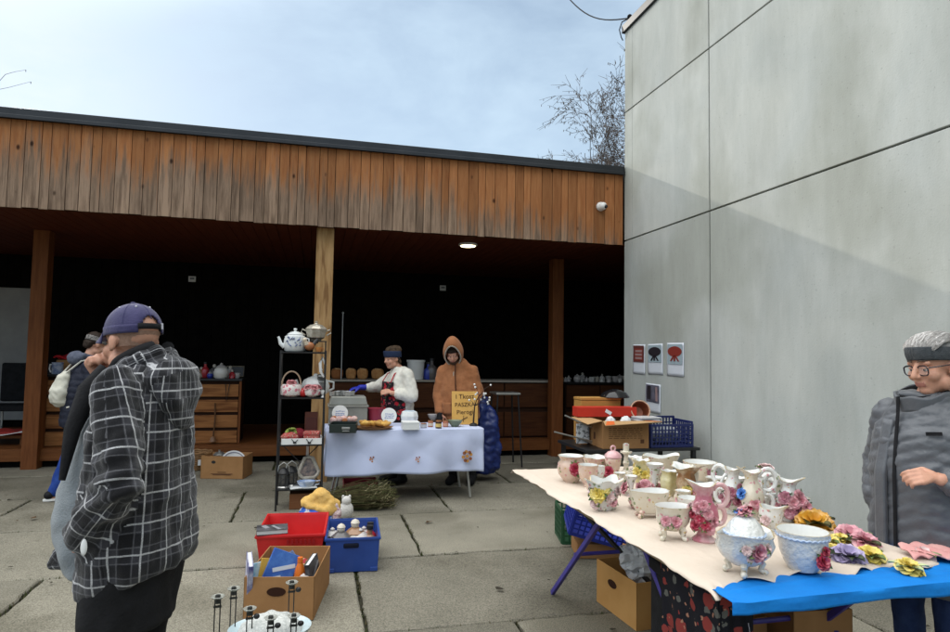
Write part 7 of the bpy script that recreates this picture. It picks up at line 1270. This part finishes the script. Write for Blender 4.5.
# pink pitcher
p = Pot('pink_pitcher', 'deep pink flower encrusted pitcher with a white lip and looped handle', 'pitcher', 704, 541, .0)
p.body([(.80, 0), (.86, .03), (.52, .10), (.46, .16), (.80, .27), (1, .42), (.92, .55), (.58, .70), (.52, .80), (.72, .92), (.92, 1)], GLZ['deep'], 14*p.k, 58*p.k, spout=-1.3, lobes=8, amp=.04, n=44)
p.scroll(1.9, [(9*p.k, 50*p.k)]+[(x*p.k, z*p.k) for x, z in arc(16, 45, 8, 2.4, -1.9, 12, 1.35)]+[(x*p.k, z*p.k) for x, z in arc(15, 25, 6, 2.0, -2.0, 10, 1.4)], GLZ['pink'], 2.1*p.k); [p.flower(a, 13*p.k, z*p.k, 5.2*p.k, c, leaves=2) for a, z, c in ((-.9, 28, 'red'), (-.3, 24, 'red'), (.3, 29, 'pink'), (-.5, 34, 'pink'), (.1, 18, 'red'), (.8, 22, 'pink'), (-1.3, 32, 'palepink'), (0, 37, 'pink'), (.45, 15, 'pink'), (-.7, 17, 'red'))]
# row behind: ewers and lidded pots
def ewer(name, label, px, py, R, H, mat, ha, hx, flowers, hk=1.35, hm=None):
    p = Pot(name, label, 'jug', px, py, 0); p.body([(.55, 0), (.6, .03), (.42, .09), (.75, .25), (1, .45), (.85, .62), (.5, .78), (.52, .88), (.85, 1)], mat, R*p.k, H*p.k, spout=ha+pi, lobes=6, amp=.05, n=40); h = H*p.k
    p.scroll(ha, [(R*.5*p.k, h*.86)]+[(x*p.k, z*p.k) for x, z in arc(R*.95+hx*.5, H*.80, hx, 2.2, -2.0, 12, hk)]+[(x*p.k, z*p.k) for x, z in arc(R*.95+hx*.4, H*.36, hx*.75, 2.0, -1.9, 10, hk)], hm or GLZ['white'], 2.0*p.k)
    for a, z, s, c in flowers: p.flower(a, R*.95*p.k, z*p.k, s*p.k, c, leaves=2, lm=m_leafd)
    return p
ewer('ewer', 'white scroll handled ewer with dark wine roses right behind the pink pitcher', 733, 514, 10, 46, GLZ['white'], -1.9, 7, [(-.2, 22, 6, 'mauve'), (.5, 16, 6, 'mauve'), (-.7, 12, 5, 'mauve'), (.9, 26, 5, 'mauve')])
ewer('cream_jug', 'cream jug with a blue flower and two big scroll handles beside the tureen lid', 752, 520, 12, 50, GLZ['cream'], 1.9, 8, [(-1.0, 26, 5.5, 'blue'), (.3, 18, 5, 'pink'), (-.3, 14, 4.5, 'palepink')])
p = Pot('sugar_pot', 'white lidded pot with a pink rose on its lid at the back by the wall', 'pot', 766, 500); p.body([(.6, 0), (.64, .04), (.8, .3), (1, .7), (.96, 1)], GLZ['white'], 13*p.k, 24*p.k, inner=False, lobes=8, amp=.04, name='body'); build(MB().lathe([(1.03, 0), (1.05, .1), (.8, .5), (.4, .8), (.05, .9)], (0, 0, 24.2*p.k), 28, wave=lambda a, q, r, z, K=p.k: (r*13*K, z*8*K)), 'lid', GLZ['white'], p.t); p.flower(0, 2*p.k, 32*p.k, 7*p.k, 'palepink', up=(0, 0, 1)).flower(-.5, 12.5*p.k, 12*p.k, 5*p.k, 'pink').flower(.5, 12.5*p.k, 10*p.k, 5*p.k, 'mauve')
ewer('rose_jug', 'white scroll handled jug crowded with red roses at the right end of the back row', 789, 521, 12, 42, GLZ['white'], -1.7, 7.5, [(-.3, 24, 6, 'mauve'), (.35, 20, 6.5, 'pink'), (.95, 26, 6, 'pink'), (.1, 11, 6, 'mauve'), (.8, 12, 6, 'mauve'), (-.9, 14, 5, 'pink')])
p = Pot('rose_cluster', 'small dark pot crowded with wine coloured roses at the end of the back row', 'pot', 800, 522); p.body(SH, M('dark_olive_glaze', (.05, .045, .03), .2), 10*p.k, 24*p.k); [p.flower(a, 9*p.k, z*p.k, 5.5*p.k, c, leaves=2, lm=m_leafd) for a, z, c in ((-.6, 18, 'mauve'), (.1, 22, 'pink'), (.7, 17, 'pink'), (0, 9, 'mauve'), (.9, 8, 'pink'))]
# ---- front: tureen and bowl
p = Pot('tureen', 'large white and blue lidded tureen with flowers on its lid, frontmost of the ceramics', 'tureen', 745, 573, .0); K = p.k
p.body([(.42, 0), (.52, .06), (.80, .30), (.96, .62), (.92, .85), (1.02, 1)], GLZ['bluewhite'], 31*K, 31*K, sx=1.0, sy=.84, ruf=2, rufa=.16, lobes=10, amp=.025, z0=9*K, inner=True, n=56)
build(MB().lathe([(.86, 0), (.88, .05), (.84, .14), (.70, .48), (.45, .80), (.22, .93), (.12, 1)], (0, 0, 37*K), 48, wave=lambda a, q, r, z: (r*22.5*K*(1+.02*math.cos(12*a)), z*21*K)), 'lid', GLZ['bluewhite'], p.t)
build(MB().tube([(19.3*K*math.cos(a), 19.3*K*math.sin(a), 39*K+.6*K*math.sin(a*24)) for a in np.linspace(0, 2*pi, 96, endpoint=False)], 1.3*K, 6, closed=True), 'beading', M('blue_beading', (.36, .45, .6), .2, coat=.4), p.t)
p.flower(0, 1*K, 60*K, 7.5*K, 'pink', up=(-.2, -.3, 1), leaves=4).flower(2.4, 5*K, 62*K, 5*K, 'red', up=(.2, .3, 1)).flower(-1.6, 6*K, 60*K, 4.5*K, 'blue', up=(-.3, .2, 1)).flower(.55, 28*K, 27*K, 8.5*K, 'mauve').flower(.15, 29.5*K, 29*K, 5*K, 'palepink').flower(.95, 28*K, 30*K, 5*K, 'palepink', leaves=2).flower(.3, 27*K, 21*K, 4*K, 'palepink')
p.feet(4, 17*K, 9*K, GLZ['cream'], .95, 3.6*K)
p = Pot('white_bowl', 'white bowl with a blue beaded band and a crimson rose beside the tureen', 'bowl', 803, 569, 0); K = p.k; p.body([(.55, 0), (.58, .04), (.70, .18), (.88, .5), (.93, .8), (1, 1)], GLZ['bluewhite'], 25*K, 38*K, sx=1, sy=1, n=56)
build(MB().tube([(24.2*K*math.cos(a), 24.2*K*math.sin(a), 33*K+.5*K*math.sin(a*30)) for a in np.linspace(0, 2*pi, 120, endpoint=False)], 1.2*K, 6, closed=True), 'beading', M('blue_beading', (.36, .45, .6), .2), p.t); p.flower(.82, 24*K, 14*K, 7.5*K, 'red').flower(1.0, 24*K, 23*K, 4.5*K, 'red')
# ---- loose china flowers
for (px, py, s, c, lb, lm, up, lay) in (
    (819, 529, 17, 'amber', 'large amber china rose behind the white bowl', m_leafd, (-.35, -.5, 1), 5), (832, 545, 10, 'yellow', 'pale yellow china flower with a lime leaf, nearest the white bowl', m_leafc, (-.1, -.4, 1), 4), (835, 556, 10.5, 'yellow', 'lemon china flower in front of the pale yellow one', m_leafc, (-.2, -.4, 1), 4), (845, 543, 9, 'yellow', 'yellow china flower between the lemon ones and the pink rose', m_leafc, (0, -.3, 1), 3),
    (853, 562, 15, 'violet', 'lilac china flower on dark green leaves', m_leafd, (-.15, -.4, 1), 5), (855, 541, 14, 'pink', 'large pink china rose nearest the woman in grey, left of two', m_leafc, (-.2, -.4, 1), 4), (870, 547, 13, 'pink', 'pink china rose just right of the larger pink one', m_leafd, (.1, -.4, 1), 4), (875, 561, 13, 'yellow', 'golden yellow china rose right of the lilac flower', m_leafc, (-.1, -.4, 1), 4),
    (913, 572, 12, 'yellow', 'yellow china flower with broad pale leaves lying on the blue cloth', M('pale_china_leaf', (.45, .50, .25), .3), (.05, -.35, 1), 4), (927, 558, 10, 'palepink', 'pale pink china flower at the far right beside the pink cloth', m_leafc, (.1, -.3, 1), 3)):
    c_ = KT(px, py); K = 1/PPM(c_); t = thing('china_flower', lb, 'china flower', (c_.x, c_.y+s*.35*K, KZ+.008), rng.uniform(0, 6), 'loose china flowers on the market table'); R_ = Matrix.Rotation(-t.rotation_euler.z, 3, 'Z'); u = R_ @ V(up); b = MB(); b.rose((0, 0, s*.18*K), s*K, u, 0, random.Random(px), lay, 1.15); build(b, 'petals', PET[c], t, smooth=60)
    b = MB(); 
    for k in range(4): a = rng.uniform(0, 6.28) if k else R_.to_euler().z-1.7; b.leaf((math.cos(a)*s*.25*K, math.sin(a)*s*.25*K, s*.22*K), (math.cos(a), math.sin(a), 0), s*1.25*K, s*.46*K)
    build(b, 'leaves', lm, t, smooth=60)
def pkc(u, v): return V(((u-.5)*.30, (v-.5)*.12+.03*math.sin(u*5), .008+.016*abs(math.sin(u*13+v*4))+.02*v))
c_ = KT(935, 560); o = build(MB().sheet(pkc, 30, 10), 'pink_cloth', M('salmon_cloth', (.60, .27, .26), .85, (.64, .36, .33), 12), solid=.005, loc=(c_.x+.05, c_.y, KZ+.003), rz=-.35); tag(o, 'salmon pink crumpled cloth at the right end of the ceramics table', 'cloth')

# ================================================================== UNDER THE CERAMICS TABLE
c = G(553, 538); lattice_crate('lattice_crate', 'dark green lattice crate under the far end of the ceramics table', (2.04, 5.02, .0), rad(-12), .50, .36, .28, m_green)
lattice_crate('lattice_crate', 'royal blue lattice crate leaning askew under the ceramics table', (1.93, 4.62, .20), 0, .56, .36, .24, m_royal, rot=(rad(10), rad(15), rad(-14)))
o = thing('support_carton', 'closed carton under the leaning blue crate', 'carton', (2.02, 4.66, 0), rad(-14)); build(MB().bx((0, 0, 0), (.44, .3, .11)), 'box', m_card, o, smooth=0, bevel=.003); build(MB().bx((-.001, .14, .1102), (.441, .16, .111)), 'tape', M('tape_brown', (.25, .13, .06)), o, smooth=0)
t, w = quad_box('carton', 'open brown carton with a crumpled clear bag under the ceramics table', 'carton', (1.80, 3.84), (1.835, 3.38), .36, .27, [M('ochre_cardboard', (.42, .22, .07), .85, (.47, .26, .09), 5)], wall=.006)
build(MB().poly([(w*.42+.05*math.cos(a), -.003, .175+.024*math.sin(a)) for a in np.linspace(0, 2*pi, 20)[:-1]], .004, (0, 1, 0)), 'hand_hole', M('slot_brown', (.035, .014, .008), .9), t, smooth=0)
mb = MB(); rb = random.Random(6)
for (cx, cy, cz, r0) in ((0, 0, 0, .115), (.06, .03, .05, .10), (-.05, .02, .05, .09), (0, -.02, .09, .07)):
    q = MB().ball((0, 0, 0), r0, 22, 14); mb.add([V((cx, cy, cz))+V(v)*rb.uniform(.80, 1.16) for v in q.v], q.f)
o = build(mb, 'plastic_bag', M('milky_plastic', (.78, .80, .82), .12, (.84, .86, .87), 16, .6, 40, alpha=.62, spec=.7), None, (1.99, 3.60, .29), smooth=0); tag(o, 'crumpled milky plastic bag stuffed into the carton under the ceramics table', 'plastic bag')
o = thing('black_box', 'tall black box standing under the ceramics table beside the carton with the bag', 'box', (1.57, 2.50, 0), rad(-4)); build(MB().bx((0, 0, 0), (.22, .30, .56)), 'body', m_blackcloth, o, smooth=0, bevel=.012); build(MB().bx((-.008, -.008, .561), (.228, .308, .62)), 'lid', m_blackcloth, o, smooth=0, bevel=.012)
build(MB().tube([(.06, -.012, .47), (.09, -.03, .43), (.13, -.03, .43), (.16, -.012, .47)], .008, 6), 'handle', m_blackcloth, o)
m_oil = floral_mat('dark_floral_cloth', (.010, .010, .014), (.20, .035, .03), (.10, .10, .09), (.30, .15, .10), 13)
def dsk(u, v): return V((.05+.16*u+.012*math.sin(v*9+u*6), .06+.80*u*.55+.018*math.sin(u*16+v*3), KZ-.035-.66*v))
t = thing('floral_skirt', 'dark cloth printed with red flowers hanging under the near corner of the ceramics table', 'cloth', (KX0+.03, KY0+.05, 0)); build(MB().sheet(lambda u, v: V((.035+.02*math.sin(u*15+v*2)*v+.02*v, .02+.40*u, KZ-.037-.62*v*(1-.25*u))), 40, 30), 'fall', m_oil, t, solid=.003, smooth=60); build(MB().sheet(lambda u, v: V((.04+.14*u, .018+.02*math.sin(u*17+v*2)*v+.01*v, KZ-.037-.66*v*(1-.4*u))), 30, 30), 'side_fall', m_oil, t, solid=.003, smooth=60)
m_fbox = floral_mat('flowered_box', (.50, .38, .30), (.50, .05, .04), (.55, .25, .2), (.05, .04, .05), 16)
o = thing('flowered_box', 'cream box printed with red flowers between the black box and the dark floral cloth', 'box', (1.50, 2.34, .0), rad(-20)); build(MB().bx((0, 0, 0), (.2, .16, .40)), 'body', m_fbox, o, smooth=0, bevel=.004); build(MB().bx((-.004, -.004, .401), (.204, .164, .43)), 'lid', m_fbox, o, smooth=0, bevel=.004)
for i, (x, y, a, w_, d_, h_, lb) in enumerate(((1.75, 2.62, 8, .40, .3, .34, 'open brown carton in the shade under the blue cloth, left of two'), (2.16, 2.52, -6, .30, .3, .42, 'taller brown carton in the shade under the blue cloth, beside the woman in grey'))):
    A = V((x, y)); B = A+V((math.cos(rad(a)), math.sin(rad(a))))*w_; t, ww = quad_box('carton', lb, 'carton', A, B, d_, h_, m_card, wall=.006)
    build(MB().poly([(ww*.5+.045*math.cos(b), -.003, h_*.68+.02*math.sin(b)) for b in np.linspace(0, 2*pi, 16)[:-1]], .004, (0, 1, 0)), 'hand_hole', M('slot_brown', (.035, .014, .008), .9), t, smooth=0); build(MB().bx((.03, -.003, h_*.2), (.12, -.0008, h_*.4)), 'print', m_print, t, smooth=0)
    lump('packed_cloth', ['dark cloth packed in the left carton under the blue cloth', 'pale cloth packed in the taller carton under the blue cloth'][i], 'cloth', (x+.2-.05*i, y+.16, h_*.45), (.12, .10, .09), M('packing_%d' % i, [(.04, .04, .05), (.5, .5, .48)][i], .9), 4+i)

# ---- smaller pieces filling the spread
for (nm, lb, ct, px, py, prof, gl, R_, H_, kw, fl) in (
    ('creamer', 'small cream creamer squeezed between the flower basket and the bud vase', 'creamer', 620, 492, SH, 'cream', 7, 19, dict(lobes=6, amp=.06), ((-.3, 10, 4.5, 'pink'), (.6, 6, 4, 'red'))),
    ('trinket_box', 'tiny white trinket box with a pink rose beside the ruffled straw vase', 'box', 645, 495, CUP, 'white', 6.5, 12, dict(lobes=8, amp=.05), ((0, 10, 5.5, 'pink'), (.7, 7, 4, 'palepink'))),
    ('posy', 'knot of crimson china roses below the pink lidded jar', 'china flowers', 617, 486, SH, 'peach', 5, 9, dict(), ((-.6, 8, 5, 'red'), (.3, 9, 5, 'mauve'), (.9, 6, 4, 'pink'))),
    ('leaf_dish', 'small straw yellow leaf dish behind the sauce boat', 'dish', 662, 502, [(.5, 0), (.6, .15), (1, 1)], 'straw', 9, 7, dict(ruf=5, rufa=.2), ((.1, 7, 4.5, 'yellow'),)),
    ('gilded_cup', 'gold rimmed white cup between the shell jug and the pink pitcher', 'cup', 699, 502, CUP, 'white', 9, 19, dict(lobes=8, amp=.04), ((-.4, 10, 4.5, 'pink'),)),
    ('gilded_bowl', 'gold rimmed cream bowl behind the white ewer', 'bowl', 717, 500, SH, 'cream', 12, 22, dict(lobes=10, amp=.04), ((-.2, 11, 5, 'mauve'), (.6, 12, 5, 'pink'))),
    ('posy_vase', 'short white vase of wine roses between the ewer and the cream jug', 'vase', 741, 508, TRU, 'white', 8.5, 30, dict(ruf=6, rufa=.12), ((-.4, 12, 5.5, 'mauve'), (.5, 9, 5, 'pink'), (0, 19, 4.5, 'palepink'))),
    ('cream_vase', 'cream ruffled vase between the sugar pot and the jug of red roses', 'vase', 777, 512, [(.6, 0), (.66, .05), (.6, .15), (.8, .4), (.74, .65), (.7, .8), (1.05, 1)], 'cream', 9, 32, dict(ruf=5, rufa=.16, lobes=5, amp=.06), ((-.5, 14, 5, 'pink'), (.3, 9, 5, 'mauve'))),
    ('sprig_pot', 'little peach pot in front of the trumpet vase', 'pot', 652, 501, SH, 'peach', 6.5, 11, dict(lobes=7, amp=.06), ((.2, 7, 4, 'pink'),)),
    ('cream_pot', 'squat cream pot with a pink rose in the second row behind the rose bowl', 'pot', 683, 508, SH, 'cream', 9, 17, dict(lobes=9, amp=.05), ((-.3, 9, 4.5, 'pink'), (.5, 7, 4, 'yellow'))),
    ('footed_dish', 'white footed dish at the back between the candlestick and the centrepiece', 'dish', 636, 470, TRU, 'white', 9, 13, dict(ruf=7, rufa=.1), ((.2, 6, 4, 'yellow'),)),
    ('peach_jug', 'tiny peach jug just left of the flower basket', 'jug', 592, 495, CUP, 'peach', 6.5, 15, dict(spout=-1.4), ((.2, 8, 4, 'red'),)),
    ('white_creamer', 'white scalloped creamer behind the tureen on its right', 'creamer', 771, 531, CUP, 'white', 11, 25, dict(spout=1.2, lobes=8, amp=.05), ((-.5, 12, 5, 'palepink'),))):
    p = Pot(nm, lb, ct, px, py); p.body(prof, GLZ[gl], R_*p.k, H_*p.k, **kw)
    for a, z, s_, c in fl: p.flower(a, R_*.92*p.k, z*p.k, s_*p.k, c, leaves=2)
for px, py, h, a in ((728, 506, 34, 1.2), (768, 514, 36, -1.2)):
    p = Pot('loop_basket', 'white china basket with a tall looped handle, ' + ('left of the cream jug' if px < 740 else 'right of the cream jug'), 'basket', px, py); p.body(SH, GLZ['white'], 10*p.k, 15*p.k, sx=1, sy=.8, ruf=6, rufa=.1); build(MB().tube([(math.cos(t)*9*p.k, 0, (13+math.sin(t)*(h-15))*p.k) for t in np.linspace(0, pi, 16)], 1.5*p.k, 8), 'handle', GLZ['white'], p.t); p.flower(-.4, 9*p.k, 8*p.k, 5*p.k, 'mauve').flower(.5, 9*p.k, 10*p.k, 4.5*p.k, 'pink')
